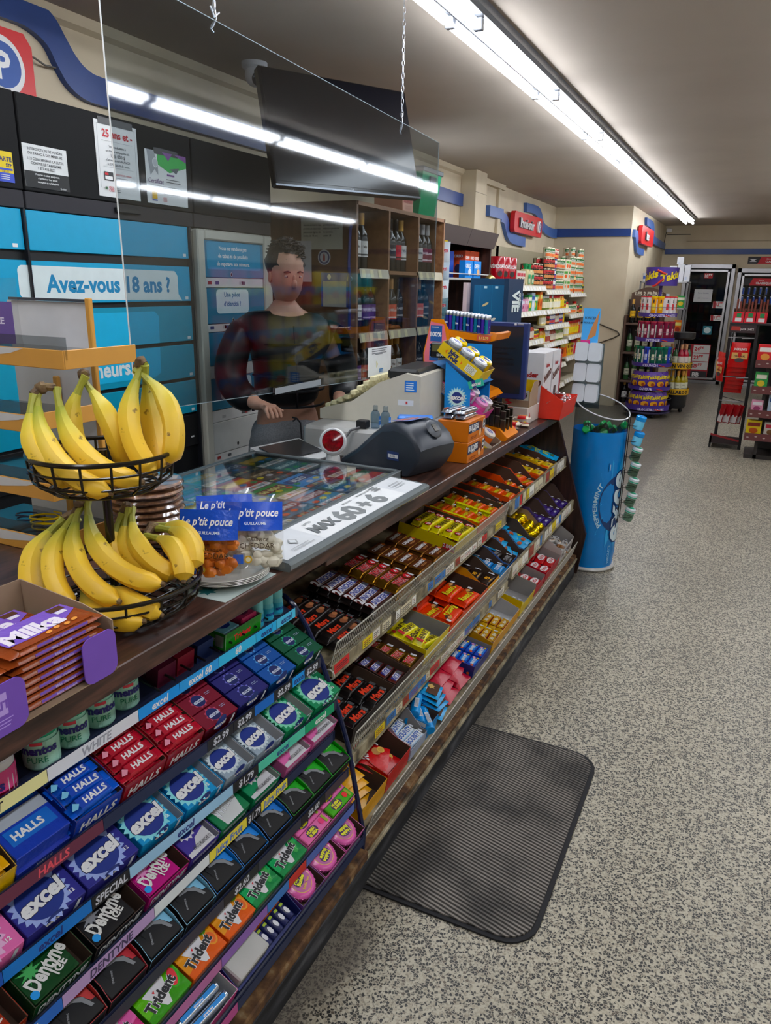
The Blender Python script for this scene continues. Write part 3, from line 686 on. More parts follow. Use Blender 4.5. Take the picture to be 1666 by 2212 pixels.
# ================================================================ gum rack
TIER = [(-.938, -.922, .768), (-.90, -.856, .646), (-.878, -.812, .54), (-.838, -.818, .45), (-.815, -.778, .355), (-.78, -.757, .265), (-.742, -.729, .173)]
GT = 21.8
def gum_M(k, Y, dx=-.006, dz=.010, tilt=GT):
    xn, xf, z = TIER[k]; X = xn + (xf - xn) * (Y - .55) / .88
    a = math.atan2(xf - xn, .88)
    return T(X + dx, Y, z + dz) @ RZ(-math.degrees(a)) @ T(-X - dx, -Y, -z - dz) @ shelf_frame(X + dx, Y, z + dz, tilt)
g = empty('gum_rack', 'dark blue wire rack with seven sloping tiers of gum under the near counter', 'shelf rack', T(0, 0, 0))
STR = {0: [(.42, .70, '#d9cf9a', 'JUICY FRUIT', '#26262b'), (.70, .90, '#c9ccd6', 'WHITE', '#8b8e98'), (.90, 1.01, '#1d86cf', 'excel', '#e8ecf2'), (1.01, 1.13, '#3a8fd6', 'excel 60', '#e8ecf2'), (1.13, 1.26, '#45a8cf', '60', '#e8ecf2'), (1.26, 1.34, '#3ca0d6', 'excel', '#1b2a6b'), (1.34, 1.42, '#55aee0', 'excel', '#1b2a6b')],
       1: [(.42, .56, '#22304c', '', ''), (.56, .76, '#5d2b3f', 'HALLS', '#d9545f'), (.76, 1.02, '#1b2440', '', ''), (1.02, 1.10, '#18191f', '$2.99', '#b9bcc4'), (1.10, 1.17, '#18191f', '$2.99', '#b9bcc4'), (1.17, 1.24, '#1b5fae', '', ''), (1.24, 1.31, '#18191f', '$2.99', '#b9bcc4'), (1.31, 1.36, '#2d8ad0', 'excel', '#1b2a6b'), (1.36, 1.42, '#18191f', '$2.99', '#b9bcc4')],
       2: [(.42, .54, '#1a4aa0', 'excel', '#d5dae6'), (.54, .70, '#0f6ab4', 'excel', '#1b2a6b'), (.70, .78, '#15161a', 'SPECIAL', '#b9bcc4'), (.78, 1.05, '#8fb4d8', 'excel', '#1b2a6b'), (1.05, 1.13, '#15161a', '$1.79', '#b9bcc4'), (1.13, 1.30, '#59b49a', 'excel', '#1b2a6b'), (1.30, 1.42, '#1d8d63', 'excel', '#e8ecf2')],
       3: [(.42, .60, '#2b5fae', 'TRIDENT', '#d5dae6'), (.60, .80, '#a48cb4', 'DENTYNE', '#3c3350'), (.80, .95, '#c9cfd8', '', ''), (.95, 1.07, '#d3c45a', 'Juicy Fruit', '#3a5fae'), (1.07, 1.12, '#15161a', '$1.79', '#b9bcc4'), (1.12, 1.22, '#d3c45a', 'Juicy Fruit', '#3a5fae'), (1.22, 1.42, '#1b2440', '', '')],
       4: [(.42, .95, '#2b2c38', '', ''), (.95, 1.06, '#17181d', '$2.60', '#b9bcc4'), (1.06, 1.22, '#2b2c38', '', ''), (1.22, 1.32, '#17181d', '$2.60', '#b9bcc4'), (1.32, 1.42, '#3b3038', '', '')],
       5: [(.42, .90, '#a4668f', '', ''), (.90, 1.05, '#7c5a9c', '', ''), (1.05, 1.13, '#3c6ca8', '', ''), (1.13, 1.2, '#b0362f', '', ''), (1.2, 1.42, '#4d5f9c', '', '')],
       6: [(.42, .9, '#a04a7c', '', ''), (.9, 1.42, '#1b2440', '', '')]}
for k in range(7):
    M = gum_M(k, .42, 0, 0, 0); L_ = 1.01
    b = MB(); b.box(0, 0, -.001, L_, .012, .004, 'sat:#1b2137'); tt = math.radians(GT); b.add([(0, .004, .004), (L_, .004, .004), (L_, .18 * math.cos(tt), .004 + .18 * math.sin(tt)), (0, .18 * math.cos(tt), .004 + .18 * math.sin(tt)), (0, .004, .001), (L_, .004, .001), (L_, .18 * math.cos(tt), .001 + .18 * math.sin(tt)), (0, .18 * math.cos(tt), .001 + .18 * math.sin(tt))], [(0, 1, 2, 3), (7, 6, 5, 4), (0, 4, 5, 1), (2, 6, 7, 3), (1, 5, 6, 2), (0, 3, 7, 4)], 'sat:#1b2137'); b.obj('tray', g, M)
    b = MB(); b.box(0, -.0035, 0, L_, -.0005, .026, 'gl:#1b2137'); f = b.face((0, -.004, 0), (1, 0, 0), (0, 0, 1))
    for (y0, y1, c, s, tc) in STR[k]:
        f.l = 0; f.rect(y0 - .42, .001, y1 - .42 - .001, .025, c)
        if s: f.text(s, (y0 + y1) / 2 - .42, .013, .015, tc, .03, (y1 - y0) * .85, .15)
    b.obj('label_strip', g, M)
b = MB(); b.tube([(-1.0, 1.44, .81), (-.965, 1.443, .805), (-.94, 1.446, .785), (-.905, 1.448, .735), (-.865, 1.45, .65), (-.818, 1.452, .522), (-.79, 1.455, .423), (-.745, 1.457, .17), (-.75, 1.457, .09)], .0065, 'gl:#151d3d', 8); b.obj('side_frame', g)
b = MB(); b.box(-1.18, .40, .09, -1.15, 1.44, .88, 'sat:#1b2137'); b.obj('back_frame', g)
b = MB(); b.box(-.77, .2, .10, -.728, 1.455, .128, 'rusty rail', .004); b.obj('lower_rail', g)
b = MB()
for i in range(9): y = .96 + i * .045; b.tube([(-.93, y, .80), (-1.10, y, .835)], .0028, 'gl:#101014', 5)
b.obj('divider_rod', g)
# ================================================================ packaging kit
def flowpack(b, L, W, H, key, end=None, seal=.011, art=None, dip=0):
    """pillow wrapper: crimped flat ends, puffed body with a flat-ish top; length along x, centred"""
    end = end or key
    prof = [(-.5, .35), (-.475, .7), (-.43, .92), (-.36, 1), (0, 1.0), (.36, 1), (.43, .92), (.475, .7), (.5, .35), (.44, .04), (0, 0), (-.44, .04)]
    def sec(x, w, h, z): return [(x, p[0] * w, z + p[1] * h) for p in prof]
    l = L / 2; z0 = H * .3
    tip = [sec(-l, W * .92, .0012, z0), sec(-l + seal, W * .94, .0014, z0)]
    tip2 = [sec(l - seal, W * .94, .0014, z0), sec(l, W * .92, .0012, z0)]
    a = sec(-l + seal + .008, W * .98, H * .8, H * .05); c = sec(l - seal - .008, W * .98, H * .8, H * .05)
    b.loft(tip + [a], end, True); b.loft([a, sec(-l + seal + .02, W, H, 0), sec(l - seal - .02, W, H, 0), c], key, False); b.loft([c] + tip2, end, True)
    if art: art(b.face((-l, -W / 2, H + .0001), (1, 0, 0), (0, 1, 0)), L, W)
    return b
def barmesh(*a, **k): return flowpack(MB(), *a, **k)
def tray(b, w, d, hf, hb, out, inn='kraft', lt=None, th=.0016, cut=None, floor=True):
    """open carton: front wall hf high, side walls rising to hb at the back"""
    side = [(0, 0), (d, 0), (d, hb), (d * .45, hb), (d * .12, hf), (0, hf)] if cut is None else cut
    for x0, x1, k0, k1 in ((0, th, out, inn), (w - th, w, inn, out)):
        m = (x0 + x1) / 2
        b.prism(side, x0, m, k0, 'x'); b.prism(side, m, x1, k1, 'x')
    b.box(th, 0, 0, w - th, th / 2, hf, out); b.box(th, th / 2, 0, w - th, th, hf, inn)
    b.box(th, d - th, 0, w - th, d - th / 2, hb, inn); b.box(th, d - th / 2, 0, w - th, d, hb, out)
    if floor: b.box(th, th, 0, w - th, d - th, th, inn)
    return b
def nearface(b, z0=0): return b.face((-.0001, 0, z0), (0, -1, 0), (0, 0, 1))     # faces local -x (towards the camera); u runs to -y
def frontface(b): return b.face((0, -.0001, 0), (1, 0, 0), (0, 0, 1))
# ---- printed designs for wrapped bars: (length, width, height, body key, end key, art)
def art_snick(two=True):
    def a(f, L, W):
        f.rect(.012, .003, L - .012, W - .003, 'film:#4a1614')
        f.pts([(.03, .006), (L - .035, .006), (L - .025, W - .006), (.045, W - .006)], '#d5d9e2'); f.text('SNICKERS', L / 2 + .006, W / 2, W * .52, '#1d2f86', .035, L * .56, .15)
        if two: f.text('2', .024, W / 2, W * .8, '#cfcfd4', .05)
        f.rect(L - .03, W * .2, L - .016, W * .8, 'foil:#9aa0a8')
    return a
def art_mars(two=True):
    def a(f, L, W):
        if two:
            f.otext('Mars', L * .36, W / 2, W * .52, '#c8402c', '#5a0f0c', .03, .02, w=L * .46, shear=.2)
            f.ell(L * .68, W * .5, .013, W * .30, '#7a4a32', 10); f.ell(L * .76, W * .56, .009, W * .22, '#9a6545', 8); f.text('2', L * .87, W / 2, W * .5, '#c8322c', .04)
        else: f.otext('Mars', L * .5, W / 2, W * .62, '#c8402c', '#5a0f0c', .03, .02, w=L * .5, shear=.2)
        f.rect(L - .026, W * .2, L - .014, W * .75, 'foil:#9aa0a8')
    return a
def art_twix(four=True):
    def a(f, L, W):
        f.pts([(.02, .002), (L * .86, .002), (L * .92, W - .002), (.05, W - .002)] if four else [(.012, .002), (L * .7, .002), (L * .78, W - .002), (.02, W - .002)], 'film:#5a2a18' if four else 'foil:#b98a3a')
        f.otext('TWIX', L * (.40 if four else .42), W / 2, W * .62, '#b8202c', '#dcdcdf', .04, .03, w=L * (.44 if four else .5), shear=.1)
        if four: f.ell(L * .74, W * .55, .013, W * .33, '#b8202c', 12); f.text('4', L * .74, W * .5, W * .42, '#dcdcdf', .02)
        f.rect(L - .024, W * .2, L - .014, W * .75, '#b9bcc2')
    return a
def art_caramilk(f, L, W):
    f.rect(.014, .003, L - .014, W - .003, 'film:#4f2a18'); f.pts([(.014, .003), (L * .25, .003), (L * .16, W - .003), (.014, W - .003)], 'foil:#a8743a')
    f.text('CARAMILK', L * .52, W * .62, W * .26, '#d5d5d3', .035, L * .6); f.lines(L * .4, L * .75, W * .36, .004, 2, .0018, '#b98a5a'); f.ell(L * .82, W * .6, .007, W * .13, '#b5622c', 8)
def art_henry(two=True):
    def a(f, L, W):
        f.text('OhHENRY!' if two else 'HENRY!', L * .5, W / 2, W * .5, '#35200f', .04, L * .58)
        if two: f.ell(L * .17, W * .45, .013, W * .35, '#b01f2c', 12); f.text('Oh', L * .17, W * .45, W * .35, '#dcdcdf', .03, .018); f.pts([(L * .79, .004), (L - .016, .004), (L - .016, W - .004), (L * .75, W - .004)], '#b01f2c'); f.text('2', L * .83, W / 2, W * .62, '#dcdcdf', .04)
        else: f.pts([(.014, .006), (.03, .006), (.027, W - .005), (.014, W - .005)], '#b01f2c')
    return a
def art_reese(word='Reese’s', yellow=False):
    def a(f, L, W):
        f.otext(word, L * .42, W * .5, W * .40, '#e3c22c', '#3a1a0c', .03, .025, w=L * .6, shear=.1)
        f.ell(L * .76, W * .62, L * .09, W * .2, '#3a1d12', 10); f.ell(L * .75, W * .70, L * .08, W * .12, '#b98a5a', 10)
        f.rect(L * .86, W * .62, L * .95, W * .88, '#c3c5c8'); f.rect(L * .25, W * .12, L * .62, W * .17, '#e3a22c')
        if yellow: f.rect(.004, .001, .024, W - .001, 'film:#d8cf22')
    return a
def art_word(word, c, o=None, h=.45, sub=None, panel=None, sh=.1):
    def a(f, L, W):
        if panel: f.pts([(L * .16, W * .1), (L * .84, W * .1), (L * .88, W * .9), (L * .12, W * .9)], panel)
        if o: f.otext(word, L * .5, W * .52, W * h, c, o, .03, .025, w=L * .66, shear=sh)
        else: f.text(word, L * .5, W * .52, W * h, c, .03, L * .66, sh)
        if sub: f.rect(L * .3, W * .14, L * .6, W * .2, sub)
        f.rect(L * .88, W * .3, L * .95, W * .8, '#b9bcc2')
    return a
def proto(name, b): 
    o = b.obj(name); return Proto(o)
def grid(pr, Y0, X0, Z0, tilt, nx, ny, px, py, h, desc, where, group, cat='chocolate bar', jx=.003, jy=.002, jr=2.0, nz=1, lift=0, skip=(), refs=('fence', 'near end')):
    """rows of packs lying on a sloping shelf; local x along the counter, y up the slope"""
    M = shelf_frame(X0, Y0, Z0, tilt)
    for k in range(nz):
        for j in range(ny):
            for i in range(nx):
                if (i, j, k) in skip: continue
                A = M @ T(px * (i + .5) + random.uniform(-jx, jx), py * (j + .5) + random.uniform(-jy, jy), lift + k * h + .001) @ RZ(random.uniform(-jr, jr))
                s = desc
                if ny > 1: s += ', %s row from the aisle' % ORD[j]
                if nx > 1: s += ', %s from the left' % ORD[i]
                if nz > 1: s += ', layer %s' % ORD[k]
                pr.put(A, (s + ' ' + where).strip(), group, cat)
def TRAY(name, M, w, d, hf, hb, out, inn, label, near=None, front=None, cut=None):
    b = MB(); tray(b, w, d, hf, hb, out, inn, cut=cut)
    if near: near(nearface(b), d, hb)
    if front: front(frontface(b), w, hf)
    return put(name, b, label, 'carton tray', M)

# ================================================================ top candy tier
A_ = dict(X0=-.868, Z0=.628, tilt=10.2)
def SA(Y, dx=0, dz=0): return shelf_frame(-.868 + dx, Y, .628 + dz, 10.2)
mars2 = proto('chocolate_bar', barmesh(.175, .036, .02, 'film:#15100f', None, art=art_mars()))
for k, n in ((0, 6),):
    for j in range(6):
        mars2.put(SA(1.60, 0, 0) @ T(.01 + random.uniform(-.004, .004), .018 + j * .037, .004) @ RZ(random.uniform(-3, 3)), 'black double bar with red script and caramel picture, %s from the fence' % ORD[j], 'black double bars with red script on the top tier', 'chocolate bar')
for j in range(5):
    mars2.put(SA(1.60, 0, 0) @ T(-.008 + random.uniform(-.004, .004), .036 + j * .037, .026) @ RZ(random.uniform(-3, 3)), 'black double bar with red script lying on the upper layer, %s from the fence' % ORD[j], 'black double bars with red script on the top tier', 'chocolate bar')
sn2 = proto('chocolate_bar', barmesh(.152, .036, .022, 'film:#2a1210', 'film:#150f0e', art=art_snick()))
for k in range(2):
    for j in range(6):
        sn2.put(SA(1.80) @ T(random.uniform(-.003, .003), .019 + j * .0365, .002 + k * .0225) @ RZ(random.uniform(-2, 2)), 'brown double bar, blue on white lettering, %s from the fence, %s layer' % (ORD[j], ('lower', 'upper')[k]), 'brown double bars with blue lettering beside the black ones', 'chocolate bar')
tw4 = proto('chocolate_bar', barmesh(.15, .04, .022, 'foil:#9c7434', None, art=art_twix()))
for k in range(2):
    for j in range(5):
        tw4.put(SA(1.965) @ T(random.uniform(-.003, .003), .022 + j * .042, .002 + k * .0225) @ RZ(random.uniform(-3, 3)), 'gold and brown bar with red and white lettering, %s from the fence, %s layer' % (ORD[j], ('lower', 'upper')[k]), 'gold bars with red lettering on the top tier', 'chocolate bar')
ca = proto('chocolate_bar', barmesh(.128, .05, .02, 'foil:#8f6435', None, art=art_caramilk))
for k in range(2):
    for i in range(2):
        for j in range(4):
            ca.put(SA(2.125 + i * .132, 0) @ T(random.uniform(-.003, .003), .028 + j * .051, .002 + k * .021) @ RZ(random.uniform(-3, 3)), 'brown and gold caramel bar, %s from the fence, %s column, %s layer' % (ORD[j], ('near', 'far')[i], ('lower', 'upper')[k]), 'brown and gold caramel bars on the top tier', 'chocolate bar')
def nh2(f, d, h): f.rect(-.05, .003, -.001, h * .55, '#b01f2c'); f.text('2', -.016, .026, .02, '#dcdcdf', .04, rot=0) if False else f.text('2 BARS', -.026, .022, .014, '#dcdcdf', .03, .044)
TRAY('display_carton', SA(2.385), .232, .23, .045, .052, 'film:#cdb91b', 'kraft', 'yellow open carton holding yellow and red double bars on the top tier', nh2, cut=[(0, 0), (.23, 0), (.23, .05), (.05, .05), (.0, .04)])
h2 = proto('chocolate_bar', barmesh(.17, .037, .024, 'film:#d8c525', None, art=art_henry()))
for k in range(2):
    for j in range(5):
        h2.put(SA(2.50) @ T(random.uniform(-.006, .006) + .008 * k, .022 + j * .0405, .003 + k * .025) @ RZ(random.uniform(-3, 3)), 'yellow double bar with brown and red lettering, %s from the fence, %s layer' % (ORD[j], ('lower', 'upper')[k]), 'yellow double bars in the yellow carton', 'chocolate bar')
TRAY('display_carton', SA(2.63), .30, .24, .045, .075, 'film:#d9601f', 'kraft', 'orange open carton with yellow lip holding orange and yellow packs', None, cut=[(0, 0), (.24, 0), (.24, .05), (.03, .05), (.0, .045)])
ry = proto('chocolate_pack', barmesh(.13, .052, .02, 'film:#d8521c', 'film:#d8cf22', art=art_reese('Reese’s', True)))
for k in range(2):
    for i in range(2):
        for j in range(4): ry.put(SA(2.70 + i * .14) @ T(random.uniform(-.002, .002), .030 + j * .054, .003 + k * .021) @ RZ(random.uniform(-3, 3)), 'orange pack with yellow ends, %s from the fence, %s column, %s layer' % (ORD[j], ('near', 'far')[i], ('lower', 'upper')[k]), 'orange packs with yellow ends', 'chocolate pack')
TRAY('display_carton', SA(2.935), .075, .24, .03, .055, 'film:#c9451c', 'kraft', 'narrow orange carton with purple wrapped pieces on the top tier')
pp = proto('candy_pack', barmesh(.06, .05, .016, 'film:#c9451c', 'film:#5a3580', art=art_word('cups', '#e3c22c', None, .3, '#5a3580')))
for j in range(4): pp.put(SA(2.972) @ T(0, .03 + j * .052, .012) @ RZ(random.uniform(-8, 8)), 'small orange and purple pack, %s from the fence in the narrow orange carton' % ORD[j], 'small orange and purple packs', 'candy pack')
def nr(f, d, h): f.text('REESE’S', -d * .55, .03, .009, '#7a1f10', .02); f.lines(-d * .9, -d * .4, .02, .005, 3, .0018, '#7a1f10'); f.rect(-.075, .022, -.045, .04, '#c9c9c6'); f.rect(-.03, .012, -.006, .034, '#2a160c'); f.text('mini', -.018, .024, .008, '#e3c22c', .03)
TRAY('display_carton', SA(3.015), .165, .235, .042, .058, 'film:#d8521c', 'kraft', 'orange open carton of peanut butter cups with printed side facing the camera', nr, cut=[(0, 0), (.235, 0), (.235, .058), (.0, .056)])
r1 = proto('chocolate_pack', barmesh(.128, .055, .02, 'film:#d8521c', None, art=art_reese()))
for k in range(2):
    for j in range(4): r1.put(SA(3.095) @ T(random.uniform(-.004, .004), .03 + j * .054, .003 + k * .021) @ RZ(random.uniform(-3, 3)), 'orange peanut butter cup pack, %s from the fence, %s layer' % (ORD[j], ('lower', 'upper')[k]), 'orange packs in the first orange carton past the fence', 'chocolate pack')
for i, (y, w, n) in enumerate(((3.185, .15, 1), (3.345, .15, 1))):
    TRAY('display_carton', SA(y), w, .235, .03, .085, 'film:#d8521c', 'kraft', ('second', 'third')[i] + ' orange display carton past the end of the top wire fence')
    for j in range(4): r1.put(SA(y + .075) @ T(0, .03 + j * .053, .008 + .012 * (j % 2)) @ RZ(random.uniform(-14, 14)) @ RX(random.uniform(-8, 8)), 'loose orange pouch, %s from the aisle in the %s orange carton' % (ORD[j], ('second', 'third')[i]), 'loose orange pouches', 'chocolate pack')
TRAY('display_carton', SA(3.51), .175, .235, .04, .05, 'film:#d8521c', 'kraft', 'orange carton with white and yellow egg packs on the top tier')
re_ = proto('chocolate_pack', barmesh(.12, .052, .022, 'film:#d8a81c', 'film:#d8521c', art=art_reese('eggs')))
for i in range(2):
    for j in range(4): re_.put(SA(3.595 + i * .19) @ T(0, .03 + j * .053, .018) @ RZ(random.uniform(-6, 6)), 'yellow and orange pack, %s from the aisle in the %s egg carton' % (ORD[j], ('near', 'far')[i]), 'yellow and orange packs far along the top tier', 'chocolate pack')
TRAY('display_carton', SA(3.69), .175, .235, .04, .062, 'film:#c9a91c', 'kraft', 'yellow rimmed carton second from the far end of the top tier')
def pouch(b, w, h, d, key, art=None, seg=7, crimp=.01, key2=None):
    """upright soft bag: flat crimped top and bottom, swollen middle; face looks to local -y"""
    prof = []
    secs = []
    for i in range(seg + 1):
        t = i / seg; z = t * h; s = math.sin(pi * min(max((t - .03) / .94, 0), 1)) ** .6; dd = .0015 + d * s * .5; ww = w / 2 * (1 - .05 * s)
        secs.append([(-ww, 0, z), (-ww * .8, -dd * .55, z), (-ww * .4, -dd * .95, z), (0, -dd, z), (ww * .4, -dd * .95, z), (ww * .8, -dd * .55, z), (ww, 0, z), (ww * .8, dd * .55, z), (0, dd, z), (-ww * .8, dd * .55, z)])
    b.loft(secs, key)
    if art: art(b.face((-w / 2, -d / 2 - .0006, 0), (1, 0, 0), (0, 0, 1)), w, h)
    return b
def bagart(word, c, o, blobc=None, h=.3):
    def a(f, w, hh):
        f.otext(word, w / 2, hh * .62, w * h, c, o, .03, .03, w=w * .62, shear=.1, rot=.12)
        if blobc: f.ell(w * .5, hh * .3, w * .2, hh * .1, blobc, 9); f.ell(w * .38, hh * .26, w * .1, hh * .07, '#7a4a2a', 8)
    return a
b = MB(); pouch(b, .11, .12, .016, 'film:#2f9ad0', bagart('SOUR', '#d6d92c', '#15406c', '#2f6a3a'))
sour = proto('candy_bag', b)
for j in range(7): sour.put(SA(3.93 + (j % 2) * .06) @ T(0, .02 + (j // 2) * .045, .010 + .016 * (j % 2)) @ RZ(random.uniform(-25, 25)) @ RX(-84), 'light blue crinkled sweet bag, %s from the aisle, far end of top tier' % ORD[j], 'light blue sweet bags', 'candy bag')

# ================================================================ middle candy tier
def SB(Y, dx=0, dz=0): return shelf_frame(-.81 + dx, Y, .39 + dz, 10.2)
mars1 = proto('chocolate_bar', barmesh(.115, .036, .02, 'film:#120e0e', None, art=art_mars(False)))
TRAY('display_carton', SB(1.505), .255, .21, .05, .058, '#1a1413', 'kraft', 'brown carton of black single bars, first on the middle tier')
for k in range(2):
    for i in range(2):
        for j in range(5): mars1.put(SB(1.57 + i * .118) @ T(random.uniform(-.004, .004), .024 + j * .038, .004 + k * .021) @ RZ(random.uniform(-5, 5)), 'black single bar with red script, %s from the fence, %s column, %s layer' % (ORD[j], ('near', 'far')[i], ('lower', 'upper')[k]), 'black single bars on the middle tier', 'chocolate bar')
sn1 = proto('chocolate_bar', barmesh(.1, .033, .018, 'film:#241110', None, art=art_snick(False)))
TRAY('display_carton', SB(1.765), .105, .24, .05, .062, '#2a1c18', 'kraft', 'brown carton of small dark bars with blue lettering on the middle tier')
for j in range(6): sn1.put(SB(1.818) @ T(random.uniform(-.002, .002), .024 + j * .036, .02) @ RZ(random.uniform(-4, 4)), 'dark single bar with blue lettering, %s from the fence on the middle tier' % ORD[j], 'dark single bars with blue lettering', 'chocolate bar')
tw1 = proto('chocolate_bar', barmesh(.095, .036, .02, 'foil:#a27c3a', None, art=art_twix(False)))
TRAY('display_carton', SB(1.875), .10, .24, .05, .065, '#5a3a22', 'kraft', 'brown carton of gold bars with red lettering on the middle tier')
for j in range(5): tw1.put(SB(1.925) @ T(random.uniform(-.002, .002), .028 + j * .042, .024) @ RZ(random.uniform(-4, 4)), 'gold single bar with red lettering, %s from the fence on the middle tier' % ORD[j], 'gold single bars on the middle tier', 'chocolate bar')
def nh(f, d, h): f.text('Oh HENRY!', -d * .62, .033, .038, '#3a220f', .04, d * .72); f.text('24 x 58 g', -.04, .040, .007, '#7a2a10', .02); f.lines(-.055, -.02, .028, .004, 2, .0018, '#b0401c'); f.text('#70202', -.03, .012, .007, '#3a220f', .02)
TRAY('display_carton', SB(1.985), .205, .22, .055, .095, 'film:#cdb91b', 'greyboard', 'yellow carton with large brown lettering on its side on the middle tier', nh, cut=[(0, 0), (.22, 0), (.22, .06), (.0, .06)])
h1 = proto('chocolate_bar', barmesh(.12, .036, .022, 'film:#d9c92c', None, art=art_henry(False)))
for j in range(7): h1.put(SB(2.075) @ T(random.uniform(-.006, .01), .026 + j * .028, .022 + .012 * (j % 2)) @ RZ(random.uniform(-16, 16)) @ RX(random.uniform(-14, 14)), 'yellow single bar with brown lettering, %s from the fence in the lettered yellow carton' % ORD[j], 'yellow single bars', 'chocolate bar')
def nre(f, d, h): f.lines(-d * .8, -d * .3, .03, .006, 2, .002, '#7a1f10')
TRAY('display_carton', SB(2.20), .40, .22, .045, .095, 'film:#d8521c', 'kraft', 'large orange carton of peanut butter cups on the middle tier', nre, lambda f, w, h: f.text('Reese’s', w * .3, .022, .02, '#e3c22c', .03), cut=[(0, 0), (.22, 0), (.22, .06), (.04, .055), (0, .05)])
r3 = proto('chocolate_pack', barmesh(.15, .066, .024, 'film:#d8401c', None, art=art_reese()))
for k in range(2):
    for i in range(2):
        for j in range(3):
            if (i, j, k) in ((0, 1, 1),): continue
            r3.put(SB(2.295 + i * .165) @ T(random.uniform(-.006, .006), .038 + j * .068, .003 + k * .025) @ RZ(random.uniform(-6, 6) + (180 if i == 0 and k else 0)), 'orange cup pack, %s from the fence, %s column, %s layer, middle tier' % (ORD[j], ('near', 'far')[i], ('lower', 'upper')[k]), 'orange packs in the large carton', 'chocolate pack')
mid = [(2.61, .14, '#d8981c', 'kraft', 'film:#24160f', 'PB', '#d8981c', 'yellow rimmed carton of dark brown and yellow bars', 'dark brown and yellow bar'),
       (2.76, .115, '#2a78b8', 'kraft', 'film:#2a78b8', 'COOKIES', '#dcdcdf', 'blue carton of blue and white bars', 'blue and white bar'),
       (2.885, .115, '#2a5a9c', 'kraft', 'film:#1b1513', 'DARK', '#8d8d90', 'blue rimmed carton of black wrapped bars', 'black and silver bar')]
for (y, w, oc, ic, kk, wd, tc, lb, lb2) in mid:
    TRAY('display_carton', SB(y), w, .24, .045, .085, oc, ic, lb + ' on the middle tier')
    pr = proto('chocolate_bar', barmesh(w - .012, .05, .02, kk, None, art=art_word(wd, tc, None, .34, tc)))
    for j in range(4):
        for k in range(2): pr.put(SB(y + w / 2) @ T(0, .03 + j * .053, .004 + k * .021) @ RZ(random.uniform(-3, 3)), '%s, %s from the fence on the middle tier, %s layer' % (lb2, ORD[j], ('lower', 'upper')[k]), lb2 + 's on the middle tier', 'chocolate bar')
TRAY('display_carton', SB(3.01), .12, .24, .03, .09, '#7a98b8', 'kraft', 'carton of orange boxes and blue bags on the middle tier')
b = MB(); b.box(-.05, -.03, 0, .05, .03, .05, 'film:#d8581c', .002); b.face((-.05, -.03, .0503), (1, 0, 0), (0, 1, 0)).rect(.02, .015, .08, .03, '#3a160c')
ob_ = proto('candy_box', b)
for j in range(2): ob_.put(SB(3.07) @ T(0, .13 + .07 * j, .004), 'small orange candy box, %s from the aisle among the blue bags' % ORD[j], 'small orange candy boxes', 'candy box')
b = MB(); pouch(b, .10, .11, .016, 'film:#2a96c8', bagart('SOUR', '#d6d92c', '#15406c', '#b04a2a')); sb = proto('candy_bag', b)
TRAY('display_carton', SB(3.14), .17, .24, .03, .09, '#3c6ea0', 'kraft', 'blue backed carton of light blue bags on the middle tier')
for j in range(9):
    y = (3.07, 3.20, 3.26)[j % 3]
    sb.put(SB(y) @ T(0, .015 + (j // 3) * (.03 if y < 3.1 else .06), .012 + .016 * (j // 3)) @ RZ(random.uniform(-25, 25)) @ RX(-84), 'shiny blue sweet bag, %s counted from the near side of the blue pile' % ORD[j], 'blue sweet bags on the middle tier', 'candy bag')
TRAY('display_carton', SB(3.32), .185, .24, .03, .085, '#8a6a3a', 'kraft light', 'brown carton full of gold wrapped chocolate eggs')
b = MB(); b.lathe([(.001, -.032), (.010, -.029), (.018, -.019), (.0215, -.004), (.0195, .010), (.013, .023), (.006, .0285), (.001, .030)], 'foil:#d8b52c', 14); egg = proto('chocolate_egg', b)
b.k  # gold foil egg
for j in range(16):
    i = j % 4; q = j // 4
    egg.put(SB(3.345 + i * .045) @ T(0, .03 + q * .047 + random.uniform(-.004, .004), .03 + (.018 if q > 1 else 0)) @ RZ(random.uniform(0, 180)) @ RY(90 + random.uniform(-20, 20)), 'gold foil chocolate egg, %s row from the aisle, %s from the left' % (ORD[q], ORD[i]), 'gold foil eggs in the brown carton', 'chocolate egg')
for n_, y in enumerate((3.52, 3.70, 3.87)):
    TRAY('display_carton', SB(y), .165, .24, .03, .095, '#4a3b70', 'kraft', 'brown and purple carton of purple bars, %s of three at the far end' % ORD[n_])
b = MB(); flowpack(b, .15, .034, .018, 'film:#35206c', None, art=art_word('milk', '#c9c9d6', None, .4)); pur = proto('chocolate_bar', b)
for n_, y in enumerate((3.60, 3.78, 3.95)):
    for j in range(6): pur.put(SB(y) @ T(0, .024 + j * .036, .012) @ RZ(random.uniform(-4, 4)), 'dark purple bar, %s from the aisle in the %s purple carton' % (ORD[j], ORD[n_]), 'dark purple bars at the far end of the middle tier', 'chocolate bar')

